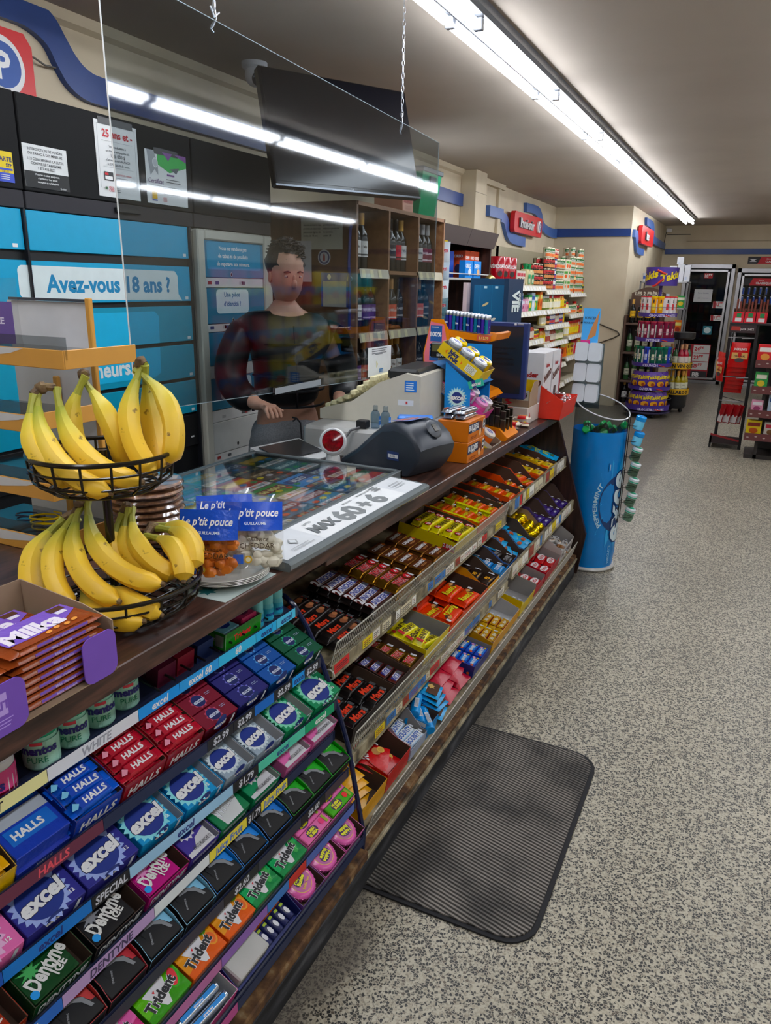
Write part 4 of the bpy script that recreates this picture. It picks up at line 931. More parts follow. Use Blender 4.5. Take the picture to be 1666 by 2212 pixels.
# ================================================================ bottom candy tier
def SC_(Y, dx=0, dz=0): return shelf_frame(-.775 + dx, Y, .156 + dz, 10.2)
TRAY('display_carton', SC_(1.49), .15, .17, .06, .075, 'film:#d39a12', 'kraft', 'yellow carton nearest the gum rack on the bottom tier', cut=[(0, 0), (.17, 0), (.17, .075), (.10, .075), (.05, .065), (0, .06)])
b = MB(); pouch(b, .085, .10, .016, 'film:#d39a12', bagart('m', '#4a2a16', '#7a4a1a')); yb = proto('candy_bag', b)
for j in range(4): yb.put(SC_(1.565) @ T(0, .02 + .014 * j, .012 + .017 * j) @ RZ(random.uniform(-20, 20)) @ RX(-84), 'yellow peanut candy bag, %s from the fence in the yellow carton' % ORD[j], 'yellow candy bags', 'candy bag')
def nmal(f, d, h): f.text('15 x 37 g', -.04, .03, .012, '#d5d0d0', .02); f.rect(-.12, .05, -.085, .06, '#c9c9c6')
TRAY('display_carton', SC_(1.645), .155, .17, .065, .09, 'film:#b3141f', 'kraft', 'red carton of malted milk ball bags on the bottom tier', nmal, cut=[(0, 0), (.17, 0), (.17, .09), (.09, .09), (.05, .075), (0, .065)])
def artm(f, w, h): f.otext('Maltesers', w / 2, h * .66, .028, '#dcdcdf', '#7a0f14', .02, .02, w=w * .8, rot=.3); f.ell(w * .6, h * .34, .016, .014, '#a8784a', 10); f.ell(w * .72, h * .24, .013, .012, '#c9a45a', 10); f.ell(w * .72, h * .24, .009, .009, '#b5914a', 8)
b = MB(); pouch(b, .10, .125, .018, 'film:#b3141f', artm); ml = proto('candy_bag', b)
for j in range(4): ml.put(SC_(1.722) @ T((0, .0, -.03, -.02)[j], .010 + .006 * j, .012 + .018 * j) @ RZ((4, -3, 12, 20)[j]) @ RX(-84), 'shiny red candy bag with white lettering, %s from the fence' % ORD[j], 'red candy bags', 'candy bag')
TRAY('display_carton', SC_(1.815), .125, .17, .04, .085, '#9aa3b5', 'greyboard', 'grey carton of blue and white coconut bars on the bottom tier')
bo = proto('chocolate_bar', barmesh(.11, .032, .02, 'film:#a9bcd4', 'film:#b9c2cc', art=art_word('BOUNTY', '#1d4fa0', None, .6, panel='#cfd9e6')))
for j in range(5):
    for k in range(2): bo.put(SC_(1.876) @ T(random.uniform(-.004, .004), .02 + j * .033, .004 + k * .02) @ RZ(random.uniform(-6, 6)), 'blue and silver coconut bar, %s from the fence, %s layer' % (ORD[j], ('lower', 'upper')[k]), 'blue and silver coconut bars', 'chocolate bar')
def nmm(f, d, h): f.rect(-d + .01, .04, -.01, .055, '#c3c7cc'); f.text('milk au lait', -d * .55, .047, .008, '#2a2a30', .02); f.otext('m', -d * .78, .02, .03, '#4a2a1c', '#dcdcdf', .05, .03); f.lines(-.07, -.02, .03, .006, 3, .002, '#c9d6e6'); f.text('24', -.06, .028, .009, '#dcdcdf', .03)
TRAY('display_carton', SC_(1.945), .085, .17, .05, .06, 'film:#2a86c8', 'kraft', 'blue carton of candy tubes with a white strip on its side', nmm, cut=[(0, 0), (.17, 0), (.17, .06), (0, .058)])
b = MB(); b.lathe([(.014, 0), (.016, .003), (.016, .085), (.0175, .087), (.0175, .105), (.015, .108)], 'film:#2a86c8', 18, ax='x', c=(-.05, 0, .017)); f = b.face((-.04, -.008, .0335), (1, 0, 0), (0, 1, 0)); f.rect(.01, .001, .06, .015, '#c3c9d0'); f.lines(.014, .056, .0135, .003, 4, .001, '#3a3a44'); tb = proto('candy_tube', b)
for j in range(6): tb.put(SC_(1.985 + .012 * (j % 2)) @ T(0, .022 + .034 * (j % 5) - (.0 if j < 5 else -.05), .022 + (.028 if j == 5 else 0)) @ RZ(random.uniform(15, 45)), 'blue candy tube, %s from the aisle in the blue carton' % ORD[j], 'blue candy tubes', 'candy tube')
b = MB(); pouch(b, .085, .14, .016, 'film:#2f93cc', lambda f, w, h: (f.text('DUNKABLES', w * .5, h * .55, .016, '#e2e6ea', .03, w * .8, rot=1.2), f.rect(w * .1, .01, w * .9, .05, '#4a2f20'), f.star(w * .6, .04, .016, .009, 6, '#c9a86a'))); dk = proto('candy_bag', b)
for j in range(4): dk.put(SC_(2.095) @ T(.008 * j, -.004 + j * .012, .012 + .017 * j) @ RZ((8, -5, 4, 10)[j]) @ RX(-84), 'light blue cookie bag, %s from the fence beside the candy tubes' % ORD[j], 'light blue cookie bags', 'candy bag')
b = MB(); pouch(b, .11, .13, .022, 'film:#a51a30', bagart('nibs', '#d9d2d2', '#7a1022', None, .34)); nb = proto('candy_bag', b)
for j in range(6): nb.put(SC_(2.205 + .11 * (j % 2)) @ T(0, .002 + (j // 2) * .022, .014 + .023 * (j // 2)) @ RZ(random.uniform(-12, 12)) @ RX(-84), 'shiny red liquorice bag, %s in the heap behind the bottom fence' % ORD[j], 'red liquorice bags', 'candy bag')
def nsm(f, d, h): f.text('SMARTIES', -d * .7, .03, .016, '#b9c4dc', .03, d * .5); [f.ell(-.02 - .022 * i, .014, .006, .006, ('#c9582c', '#c98aa0', '#2a86c8', '#c9582c')[i], 8) for i in range(4)]
TRAY('display_carton', SC_(2.385), .195, .17, .045, .05, 'film:#1c2a70', 'greyboard', 'dark blue carton of small candy boxes on the bottom tier', nsm, cut=[(0, 0), (.17, 0), (.17, .05), (0, .048)])
b = MB(); b.box(-.04, -.017, 0, .04, .017, .018, 'film:#1e3fa0', .001); f = b.face((-.04, -.017, .0184), (1, 0, 0), (0, 1, 0)); f.rect(.022, .004, .06, .03, '#2a78c8'); f.text('SMARTIES', .041, .017, .012, '#dcdce2', .04, .045); f.ell(.012, .012, .006, .006, '#c9582c', 8); f.ell(.068, .024, .006, .006, '#c98aa0', 8); f.ell(.07, .01, .005, .005, '#d8b52c', 8); sm = proto('candy_box', b)
for i in range(2):
    for j in range(4):
        for k in range(2): sm.put(SC_(2.433 + i * .09) @ T(0, .022 + j * .037, .003 + k * .019) @ RZ(random.uniform(-3, 3)), 'small dark blue candy box with coloured dots, %s from the fence, %s column, %s layer' % (ORD[j], ('near', 'far')[i], ('lower', 'upper')[k]), 'small dark blue candy boxes', 'candy box')
TRAY('display_carton', SC_(2.60), .37, .16, .05, .09, 'film:#c9952c', 'whiteboard card', 'long white lined carton of red and white wafer bars on the bottom tier', cut=[(0, 0), (.16, 0), (.16, .085), (0, .05)])
wf = proto('chocolate_bar', barmesh(.125, .034, .022, 'film:#7a2a1c', 'film:#c9a23c', art=art_word('Mr. Big', '#d9d2c2', None, .45, panel='film:#b3871c')))
for i in range(2):
    for j in range(4): wf.put(SC_(2.68 + i * .135) @ T(0, .024 + j * .034, .012) @ RZ(random.uniform(-8, 8)), 'red, gold and white wafer bar, %s from the fence, %s column' % (ORD[j], ('near', 'far')[i]), 'wafer bars in the white lined carton', 'chocolate bar')
TRAY('display_carton', SC_(2.99), .235, .16, .05, .09, 'film:#c9b11c', 'greyboard', 'yellow carton with grey inside and few yellow bars on the bottom tier', cut=[(0, 0), (.16, 0), (.16, .09), (0, .075)])
cc = proto('chocolate_bar', barmesh(.115, .036, .02, 'film:#c9b44a', None, art=art_word('Crisp', '#6a3a1c', None, .45)))
for j in range(4): cc.put(SC_(3.05) @ T(0, .024 + j * .037, .012) @ RZ(random.uniform(-8, 8)), 'yellow crisp bar, %s from the fence in the grey lined yellow carton' % ORD[j], 'yellow crisp bars', 'chocolate bar')
for n_, (y, w) in enumerate(((3.235, .165), (3.42, .29))):
    TRAY('display_carton', SC_(y), w, .16, .05, .085, 'film:#a51a2c', 'greyboard', '%s red carton of red wafer bars near the far end of the bottom tier' % ORD[n_], cut=[(0, 0), (.16, 0), (.16, .08), (0, .06)])
kk = proto('chocolate_bar', barmesh(.12, .05, .018, 'film:#a8141f', None, art=lambda f, L, W: (f.ell(L / 2, W / 2, L * .34, W * .36, '#d9d2d2', 16), f.text('KitKat', L / 2, W / 2, W * .36, '#a8141f', .03, L * .5))))
for y, nn in ((3.315, 'near'), (3.50, 'middle'), (3.63, 'far')):
    for j in range(3): kk.put(SC_(y) @ T(0, .03 + j * .05, .028) @ RZ(random.uniform(-4, 4)), 'red wafer bar with white oval, %s from the aisle in the %s column' % (ORD[j], nn), 'red wafer bars at the far end of the bottom tier', 'chocolate bar')
TRAY('display_carton', SC_(3.73), .28, .16, .07, .115, '#b9b5b2', 'greyboard', 'white open carton at the far end of the bottom tier', front=lambda f, w, h: f.text('WUNDERBAR', w / 2, .04, .03, '#4a3a3a', .03, w * .85), cut=[(0, 0), (.16, 0), (.16, .115), (.08, .11), (0, .075)])
ww = proto('chocolate_bar', barmesh(.12, .034, .022, 'film:#bdbab6', 'film:#8a5a2c', art=art_word('bar', '#3a2a24', None, .5, '#c9952c')))
for j in range(8): ww.put(SC_(3.80 + (j % 2) * .125) @ T(0, .03 + (j // 2) * .034, .03) @ RZ(random.uniform(-45, 45)) @ RX(random.uniform(-15, 15)), 'white and brown bar lying askew in the white carton, %s from the near side' % ORD[j], 'white and brown bars in the white carton', 'chocolate bar')
# ================================================================ gum on the seven-tier rack
def logo_excel(f, u, v, s, glow='#9fb4e6', c='#1d2f78', w=None, txt='#d9dce4'):
    f.star(u, v, s * .56, s * .47, 22, glow); f.ell(u, v, s * .42, s * .42, c, 22); f.otext('excel', u, v, s * .30, txt, '#141a44', .05, .035, w=s * .92, shear=.18, rot=.10)
def gumbox(w, d, h, key, top=None, front=None, near=None, wellx=None, well='whiteboard card'):
    """sleeve carton of gum; the lid stops short of one end and shows the pale inside"""
    b = MB()
    if wellx:
        a = w - wellx
        b.box(0, 0, 0, a, d, h, key, .0012); b.box(a, 0, 0, w, .0015, h * .8, key); b.box(a, d - .0015, 0, w, d, h, key); b.box(w - .0015, 0, 0, w, d, h, key); b.box(a, .0015, 0, w - .0015, d - .0015, .004, well)
        b.box(a, .0015, .004, w - .0015, .003, h * .78, well); b.box(a, d - .003, .004, w - .0015, d - .0015, h * .95, well); b.box(w - .003, .0015, .004, w - .0015, d - .0015, h * .95, well)
    else: b.box(0, 0, 0, w, d, h, key, .0012)
    if top: top(b.face((0, 0, h + .0001), (1, 0, 0), (0, 1, 0)), w - (wellx or 0), d)
    if front: front(b.face((0, -.0001, 0), (1, 0, 0), (0, 0, 1)), w, h)
    if near: near(b.face((-.0001, d, 0), (0, -1, 0), (0, 0, 1)), d, h)
    return b
def G(k, y, b, label, group=None, cat='gum box', name='gum_box', dy=.006, dz=0, tilt=GT): return put(name, b, label, cat, gum_M(k, y, -.006 - dy * .93, .010 + dy * .37 + dz, tilt), group)
def ex_top(glow, gum='#d5d8de'):
    def a(f, w, d):
        f.pts([(w * .02, d * .5), (w * .5, d * .9), (w * .98, d * .5), (w * .5, d * .1)], glow[1]) if len(glow) > 1 else None
        logo_excel(f, w * .46, d * .46, min(w, d) * 1.0, glow[0]); f.text('12', w * .86, d * .20, .007, '#d5d8de', .03); f.lines(w * .80, w * .96, d * .92, .004, 2, .0014, '#c3c9d4')
        f.pts([(w * .62, d * .84), (w * .68, d * .80), (w * .73, d * .93), (w * .66, d * .96)], gum)
    return a
def ex_front(c='#d9dce4'):
    def a(f, w, h): f.ell(w * .45, h * .9, w * .16, h * .5, '#1d2f78', 14); f.text('excel', w * .45, h * .75, h * .3, c, .04); f.pts([(w * .8, h * .2), (w * .88, h * .2), (w * .92, h * .8), (w * .86, h * .85)], '#c3c9d4')
    return a
# tier three: large excel boxes
T3 = [(.47, .113, '#c9669c', '#e3a6c4', 'pink gum box at the left photo edge on the third tier', 0), (.587, .108, 'sat:#2a2a78', '#8f9fe0', 'indigo gum box with navy logo, nearer of the two on the third tier', 0), (.699, .108, 'sat:#2a2a78', '#8f9fe0', 'indigo gum box with navy logo, farther of the two on the third tier', 0),
      (.815, .103, 'sat:#1784b8', '#86c9e6', 'aqua blue gum box, nearer of the two on the third tier', .018), (.926, .103, 'sat:#1784b8', '#86c9e6', 'aqua blue gum box, farther of the two on the third tier', .022),
      (1.035, .09, 'sat:#8b9aa6', '#c3ced6', 'silver grey gum box, nearer of the two on the third tier', .024), (1.13, .095, 'sat:#8b9aa6', '#c3ced6', 'silver grey gum box, farther of the two on the third tier', .028), (1.232, .105, 'sat:#0f7a52', '#7cc4a4', 'green gum box, nearer of the two on the third tier', .026), (1.345, .108, 'sat:#0f7a52', '#7cc4a4', 'green gum box at the far end of the third tier', 0)]
for y, w, key, gl, lb, well in T3: G(2, y, gumbox(w, .088, .034, key, ex_top((gl,)), ex_front(), None, well), lb)
G(2, .815 + .03, gumbox(.09, .088, .034, 'sat:#1784b8', ex_top(('#86c9e6',))), 'second aqua gum box lying in front of the nearer aqua one', dy=-.0, dz=-.034) if False else None
# tier two: throat lozenges and bottles of gum pockets
def halls_stick(c1, c2, foil=False):
    b = MB(); flowpack(b, .10, .024, .018, 'film:' + c1, 'film:' + c1, art=lambda f, L, W: (f.rect(.018, .002, L - .02, W - .002, c2), f.text('HALLS', L * .52, W / 2, W * .5, '#d6dae2', .04, L * .5, .15), f.pts([(.002, W * .3), (.012, W * .8), (.02, W * .5), (.012, W * .2)], '#7ab4e0' if '2a' in c1 or '1c' in c1 else '#d98a9a')))
    return b
def halls_front(f, w, h): f.text('HALLS', w * .5, h * .45, h * .42, '#d6dae2', .04, w * .8, .2)
def halls_carton(k, y, w, out, label, front=halls_front, h=.046, inn='kraft'):
    b = MB(); tray(b, w, .12, h, h * 1.25, out, inn, cut=[(0, 0), (.12, 0), (.12, h * 1.2), (.05, h * 1.2), (.0, h)])
    if front: front(frontface(b), w, h)
    return G(k, y, b, label, None, 'carton tray', 'display_carton')
def sticks(k, y, pr, n, layers, desc, where, group, w=.10, lift=.004, px=None, dys=.02):
    for l in range(layers):
        for j in range(n):
            M = gum_M(k, y, -.012, .016) @ T(w / 2 + random.uniform(-.003, .003), .016 + j * .026, lift + l * .0185) @ RZ(random.uniform(-3, 3))
            pr.put(M, '%s, %s row, %s layer %s' % (desc, ORD[j], ('bottom', 'second', 'third')[l], where), group, 'lozenge stick')
G(1, .43, gumbox(.05, .10, .045, 'sat:#3c8a3c'), 'green lozenge carton at the left photo edge on the second tier', cat='lozenge box')
halls_carton(1, .485, .115, 'film:#cba50e', 'yellow open carton of yellow lozenge sticks on the second tier', None)
hy = proto('lozenge_stick', halls_stick('#c9961c', '#d07a1c')); sticks(1, .49, hy, 4, 3, 'yellow and orange lozenge stick', 'in the yellow carton', 'yellow lozenge sticks')
b = gumbox(.098, .115, .03, 'film:#20389a'); f = b.face((0, 0, .0302), (1, 0, 0), (0, 1, 0))
for v in (.02, .08): f.rect(.01, v, .09, v + .03, '#1d5fb0'); f.text('HALLS', .045, v + .015, .014, '#d6dae2', .04, .055)
f.rect(.002, .054, .096, .076, '#9aa0a8')
G(1, .604, b, 'dark blue lozenge box with a silver stripe on the second tier', cat='lozenge box', dz=.018)
b = gumbox(.098, .115, .018, 'film:#1d2f8a', None, halls_front); G(1, .604, b, 'lower dark blue lozenge box under the silver striped one', cat='lozenge box', dz=-.001)
halls_carton(1, .708, .098, 'film:#1f3a9c', 'dark blue open carton of blue lozenge sticks on the second tier')
hb = proto('lozenge_stick', halls_stick('#1c4fb0', '#1a3fa0')); sticks(1, .708, hb, 4, 3, 'blue lozenge stick', 'in the dark blue carton', 'blue lozenge sticks', .096)
for i, y in enumerate((.812, .915)):
    halls_carton(1, y, .098, 'film:#8a1c26', '%s red open carton of red lozenge sticks on the second tier' % ('nearer', 'farther')[i])
hr = proto('lozenge_stick', halls_stick('#a3202f', '#a01c2c'))
for i, y in enumerate((.812, .915)): sticks(1, y, hr, 4, 3, 'red lozenge stick', 'in the %s red carton' % ('nearer', 'farther')[i], 'red lozenge sticks', .096)
def pockets(key, lc, glow):
    def top(f, w, d):
        for j in range(3):
            v = d * (j + .5) / 3; f.rect(.002, d * j / 3 + .001, w - .002, d * (j + 1) / 3 - .0015, lc); f.star(w * .45, v, d * .155, d * .12, 10, glow); f.ell(w * .45, v, d * .12, d * .12, '#1d2558', 16); f.otext('excel', w * .45, v, d * .075, '#b9c0d0', '#141a44', .04, .03, w=d * .26, shear=.15); f.lines(w * .7, w * .88, v + d * .06, .004, 2, .0014, '#8f9ab0')
    return top
for y, w, key, lc, gl, lb in ((1.02, .098, 'foil:#8a1c34', '#6e1428', '#b04a62', 'wine red gum pocket box with three logos on the second tier'), (1.122, .102, 'foil:#2c2a78', '#222060', '#6a6ab8', 'indigo gum pocket box with three logos on the second tier'),
                          (1.228, .10, 'foil:#1f62b0', '#1a4a90', '#5f9ad6', 'bright blue gum pocket box with three logos on the second tier'), (1.332, .108, 'foil:#0f6a44', '#0c4a34', '#3f9a74', 'dark green gum pocket box at the far end of the second tier')):
    G(1, y, gumbox(w, .13, .04, key, pockets(key, lc, gl), ex_front()), lb)
# tier four
def dent(word2, c, blob):
    def a(f, w, d):
        f.star(w * .3, d * .5, .022, .008, 9, blob); f.ell(w * .42, d * .85, w * .25, d * .12, blob, 9); f.ell(w * .2, d * .72, w * .12, d * .1, blob, 7)
        f.text('Dentyne', w * .55, d * .40, .026, '#c9c9c6', .035, w * .95, .0, .35); f.text(word2, w * .72, d * .22, .013, '#c9c9c6', .03, .04, 0, .35); f.ell(w * .1, d * .12, .007, .007, '#2f86c8', 10)
    return a
def dentf(c):
    def a(f, w, h): f.otext('DENTYNE', w * .5, h * .5, h * .5, '#c9ced6', '#1b1b22', .03, .02, w=w * .85, shear=.15)
    return a
for y, w, key, w2, bl, lb in ((.445, .098, 'film:#8a2a10', 'FIRE', '#c9601c', 'orange and dark red gum carton at the left edge, fourth tier'), (.555, .11, 'film:#123a1c', 'ICE', '#4a9a5a', 'dark green ice gum carton on the fourth tier'), (.674, .11, 'film:#17171a', 'ICE', '#77797f', 'black ice gum carton on the fourth tier'), (.793, .105, 'film:#a01c6c', 'ICE', '#d58ab4', 'magenta ice gum carton on the fourth tier')):
    b = MB(); tray(b, w, .10, .034, .036, key, 'kraft', cut=[(0, 0), (.10, 0), (.10, .045), (0, .038)]); b.box(.004, .004, .002, w - .022, .094, .036, key, .001)
    dent(w2, key, bl)(b.face((.004, .004, .0363), (1, 0, 0), (0, 1, 0)), w - .026, .09); dentf(key)(b.face((0, -.0002, 0), (1, 0, 0), (0, 0, 1)), w, .034)
    G(3, y, b, lb)
def blanche(c, word=True):
    def a(f, w, d):
        f.pts([(0, 0), (w, 0), (w, d * .38), (w * .55, d * .3), (w * .35, d * .12), (0, d * .1)], '#b9b9bd') ; f.star(w * .45, d * .58, w * .36, w * .28, 13, '#c9c9d0')
        f.ell(w * .45, d * .58, w * .26, w * .26, '#1d2f78', 18); f.otext('excel', w * .45, d * .58, w * .2, '#d9dce4', '#141a44', .05, .03, w=w * .6, shear=.15, rot=.1); f.text('WHITE BLANCHE 12', w * .6, d * .12, .008, '#3a3a40', .01, w * .7)
    return a
def whitet(f, w, d): f.pts([(w * .1, d * .9), (w * .6, d), (w * .95, d * .55), (w * .75, 0), (w * .2, 0)], '#b9bcbc'); f.otext('WHITE', w * .5, d * .42, .024, '#c9ccd0', '#44474c', .02, .02, w=w * .75, rot=.3, shear=.1); f.ell(w * .25, d * .78, .011, .011, '#26282c', 12); f.text('excel', w * .25, d * .78, .007, '#d9dce4', .03); f.pts([(w * .45, d * .72), (w * .58, d * .68), (w * .62, d * .8), (w * .5, d * .84)], '#e3e6e6')
for y, w, key, tp, lb, well in ((.905, .085, 'sat:#3a2f80', blanche('p'), 'purple and white gum box on the fourth tier', .016), (.995, .092, 'sat:#0f6a44', whitet, 'green box with white panel reading WHITE on the fourth tier', 0), (1.10, .10, 'sat:#0f7a52', blanche('g'), 'green and white gum box on the fourth tier', .018),
                             (1.225, .10, 'sat:#c9669c', blanche('k'), 'pink and white gum box, nearer of the two on the fourth tier', .02), (1.338, .11, 'sat:#c9669c', blanche('k'), 'pink and white gum box at the far end of the fourth tier', .02)):
    G(3, y, gumbox(w, .095, .036, key, tp, lambda f, w, h: f.text('WHITE BLANCHE', w * .5, h * .5, h * .3, '#c9c9d0', .02, w * .8), None, well), lb)
# tier five: black "5" wallets
def five(c, c2):
    def a(f, w, d):
        f.pts([(w * .42, d * .98), (w * .98, d * .98), (w * .98, d * .30), (w * .88, d * .32), (w * .78, d * .55), (w * .55, d * .66), (w * .42, d * .72)], c); f.lines(w * .6, w * .96, d * .92, .006, 3, .0015, c2)
        f.pts([(w * .30, d * .98), (w * .38, d * .98), (w * .44, d * .70), (w * .60, d * .66), (w * .80, d * .50), (w * .88, d * .20), (w * .80, d * .20), (w * .72, d * .42), (w * .58, d * .56), (w * .34, d * .60)], '#77797d')
        f.pts([(w * .15, d * .9), (w * .22, d * .92), (w * .24, d * .3)], '#08090b'); f.text('spearmint', w * .30, d * .34, .0045, '#8f9296', .01, w * .3, 0, 1.0)
    return a
F5 = [('#b03a3a', '#c9d9a0', 'red and green melon'), ('#a82a34', '#c9a0a0', 'red edged'), ('#7fb4d8', '#d5e6f0', 'icy pale blue'), ('#7fb4d8', '#d5e6f0', 'frosted blue'), ('#2a7ac8', '#8fc0e8', 'blue edged'), ('#2a7ac8', '#8fc0e8', 'bright blue'), ('#1c6ab8', '#6aa8e0', 'deep blue'), ('#2f9a2f', '#8fd07a', 'green edged'), ('#2f9a2f', '#8fd07a', 'bright green'), ('#2f9a2f', '#8fd07a', 'leaf green')]
ys5 = [.58, .67, .76, .85, .935, 1.02, 1.108, 1.195, 1.278, 1.36]
for i, (c, c2, lb) in enumerate(F5):
    w = .083 if i < 9 else .085
    b = MB(); tray(b, w, .085, .034, .05, '#141518', 'sat:' + c, cut=[(0, 0), (.085, 0), (.085, .05), (.03, .046), (0, .034)]); b.box(.003, .004, .002, w - .003, .078, .038, 'sat:#121316', .001)
    five(c, c2)(b.face((.003, .004, .0383), (1, 0, 0), (0, 1, 0)), w - .006, .074)
    G(4, ys5[i], b, 'black gum carton with %s corner, %s in the fifth tier' % (lb, ORD[i]), 'black gum cartons on the fifth tier')
# tier six
def trid(c, fr):
    def a(f, w, d):
        f.pts([(0, d), (w, d), (w, d * .55), (0, d * .2)], c[1]); f.pts([(w * .18, d * .78), (w * .72, d * .86), (w * .52, d * .08), (w * .42, d * .10)], '#c9c9cc')
        if fr == 'leaf': f.ell(w * .82, d * .55, w * .09, d * .36, '#3f9a4d', 12, -.4); f.rect(w * .81, d * .25, w * .82, d * .8, '#7ac47a')
        if fr == 'orange': f.ell(w * .84, d * .50, w * .13, d * .26, '#d98a2c', 14); f.ell(w * .84, d * .50, w * .10, d * .2, '#c95f1c', 14); f.ell(w * .80, d * .84, w * .09, d * .12, '#5a8a2c', 12); f.ell(w * .80, d * .84, w * .03, d * .05, '#c9d08a', 8)
        if fr == 'melon': f.ell(w * .84, d * .55, w * .12, d * .34, '#3f9a2c', 12, -.4); f.ell(w * .83, d * .57, w * .09, d * .28, '#c9343c', 12, -.4)
        f.otext('Trident', w * .46, d * .48, .019, '#1b1b1f', '#d0d0d2', .045, .035, w=w * .78, rot=.22); f.pts([(w * .36, d * .66), (w * .42, d * .70), (w * .39, d * .60)], '#b3222b')
    return a
for y, w, key, c2, fr, lb in ((.62, .098, '#b0306c', '#d0609c', None, 'pink gum box at the bottom left photo edge, sixth tier'), (.725, .098, '#3f8a1c', '#5fa82c', 'melon', 'light green gum box with watermelon picture on the sixth tier'), (.828, .096, '#c95a12', '#d98a1c', 'orange', 'orange gum box with fruit slice, nearer one on the sixth tier'), (.93, .088, '#c95a12', '#d98a1c', 'orange', 'orange gum box with fruit slice, farther one on the sixth tier'),
                              (1.02, .092, '#0f7a44', '#1c9a5a', 'leaf', 'green gum box with mint leaf, nearer one on the sixth tier'), (1.117, .096, '#0f7a44', '#1c9a5a', 'leaf', 'green gum box with mint leaf, farther one on the sixth tier')):
    b = gumbox(w, .062, .03, 'film:' + key, trid((key, 'film:' + c2), fr), lambda f, w, h: f.lines(w * .1, w * .8, h * .7, .006, 2, .002, '#d9b0a0'))
    G(5, y, b, lb)
def hub(c):
    b = MB(); b.box(-.05, -.0145, 0, .05, .0145, .024, 'film:' + c, .002); f = b.face((-.05, -.0145, .0242), (1, 0, 0), (0, 1, 0))
    f.ell(.036, .0145, .020, .0125, '#3a1c50', 14); f.text('HUBBA', .036, .019, .007, '#d9cf1c', .05, .03); f.text('BUBBA', .036, .010, .007, '#d9cf1c', .05, .03); f.ell(.076, .016, .008, .008, '#c9346c' if c != '#4a9a2c' else '#c92c2c', 10); f.rect(.084, .004, .092, .026, '#8a9a3c')
    return b
hp = proto('bubble_gum_pack', hub('#d0689c')); hg = proto('bubble_gum_pack', hub('#4a9a2c'))
for i, y in enumerate((1.265, 1.375)):
    b = MB(); tray(b, .108, .064, .03, .032, 'film:#b85a9c', 'kraft light', cut=[(0, 0), (.064, 0), (.064, .03), (0, .03)]); G(5, y - .05, b, '%s pink display carton of bubble gum on the sixth tier' % ('nearer', 'farther')[i], None, 'carton tray', 'display_carton')
    for j in range(2): (hg if (i, j) == (1, 0) else hp).put(gum_M(5, y - .05, -.012, .013) @ T(.053, .017 + .030 * j, .012), ('green and red bubble gum pack in the farther pink carton', 'pink bubble gum pack, %s from the aisle in the %s pink carton' % (ORD[j], ('nearer', 'farther')[i]))[0 if (i, j) == (1, 0) else 1], None, 'gum pack')
# tier seven
b = MB(); tray(b, .27, .11, .05, .055, 'film:#a8286c', 'whiteboard card', cut=[(0, 0), (.11, 0), (.11, .055), (0, .05)]); G(6, .63, b, 'pink and silver carton of silver blue tubes at the bottom of the photo', None, 'carton tray', 'display_carton')
b = MB(); b.lathe([(.006, -.055), (.011, -.05), (.011, .05), (.006, .055)], 'foil:#a3abb6', 14, ax='x', c=(0, 0, .011)); f = b.face((-.045, -.006, .0222), (1, 0, 0), (0, 1, 0)); f.rect(0, .002, .09, .010, '#2f7fc4'); f.text('airwaves', .045, .006, .005, '#d5d8de', .03); st = proto('mint_tube', b)
for k in range(2):
    for i in range(2):
        for j in range(4): st.put(gum_M(6, .64, -.014, .014) @ T(.066 + i * .125, .016 + j * .024, .004 + k * .024) @ RZ(random.uniform(-5, 5)), 'silver and blue mint tube, %s from the aisle, %s column, %s layer' % (ORD[j], ('near', 'far')[i], ('lower', 'upper')[k]), 'silver blue mint tubes', 'mint tube')
b = MB(); tray(b, .225, .075, .022, .045, 'sat:#1b2560', 'sat:#1b2560', cut=[(0, 0), (.075, 0), (.075, .045), (0, .022)]); G(6, .915, b, 'navy tray with a white box and antacid rolls on the bottom tier', None, 'carton tray', 'display_carton')
b = MB(); b.box(0, 0, 0, .10, .055, .036, '#a9a9a6', .003); G(6, .922, b, 'plain white empty looking box in the navy tray', cat='box', name='paper_box', dy=.012, dz=.003)
def tums():
    b = MB(); b.lathe([(.008, -.03), (.0095, -.028), (.0095, .028), (.008, .03)], 'film:#1c2250', 12, ax='y', c=(0, 0, .0095)); b.lathe([(.0097, .012), (.0097, .028)], 'film:#b85f1c', 12, ax='y', c=(0, 0, .0095), caps=False)
    f = b.face((-.006, -.026, .0195), (1, 0, 0), (0, 1, 0)); f.ell(.006, .014, .005, .009, '#c9c9d0', 10); f.rect(.001, .028, .011, .034, '#8aa02c'); f.rect(.001, .04, .011, .05, '#d5d5d5'); return b
tu = proto('antacid_roll', tums())
for j in range(5): tu.put(gum_M(6, .915, -.014, .013) @ T(.121 + j * .0205, .036, .004), 'navy and orange antacid roll, %s from the white box' % ORD[j], 'antacid rolls', 'antacid roll')
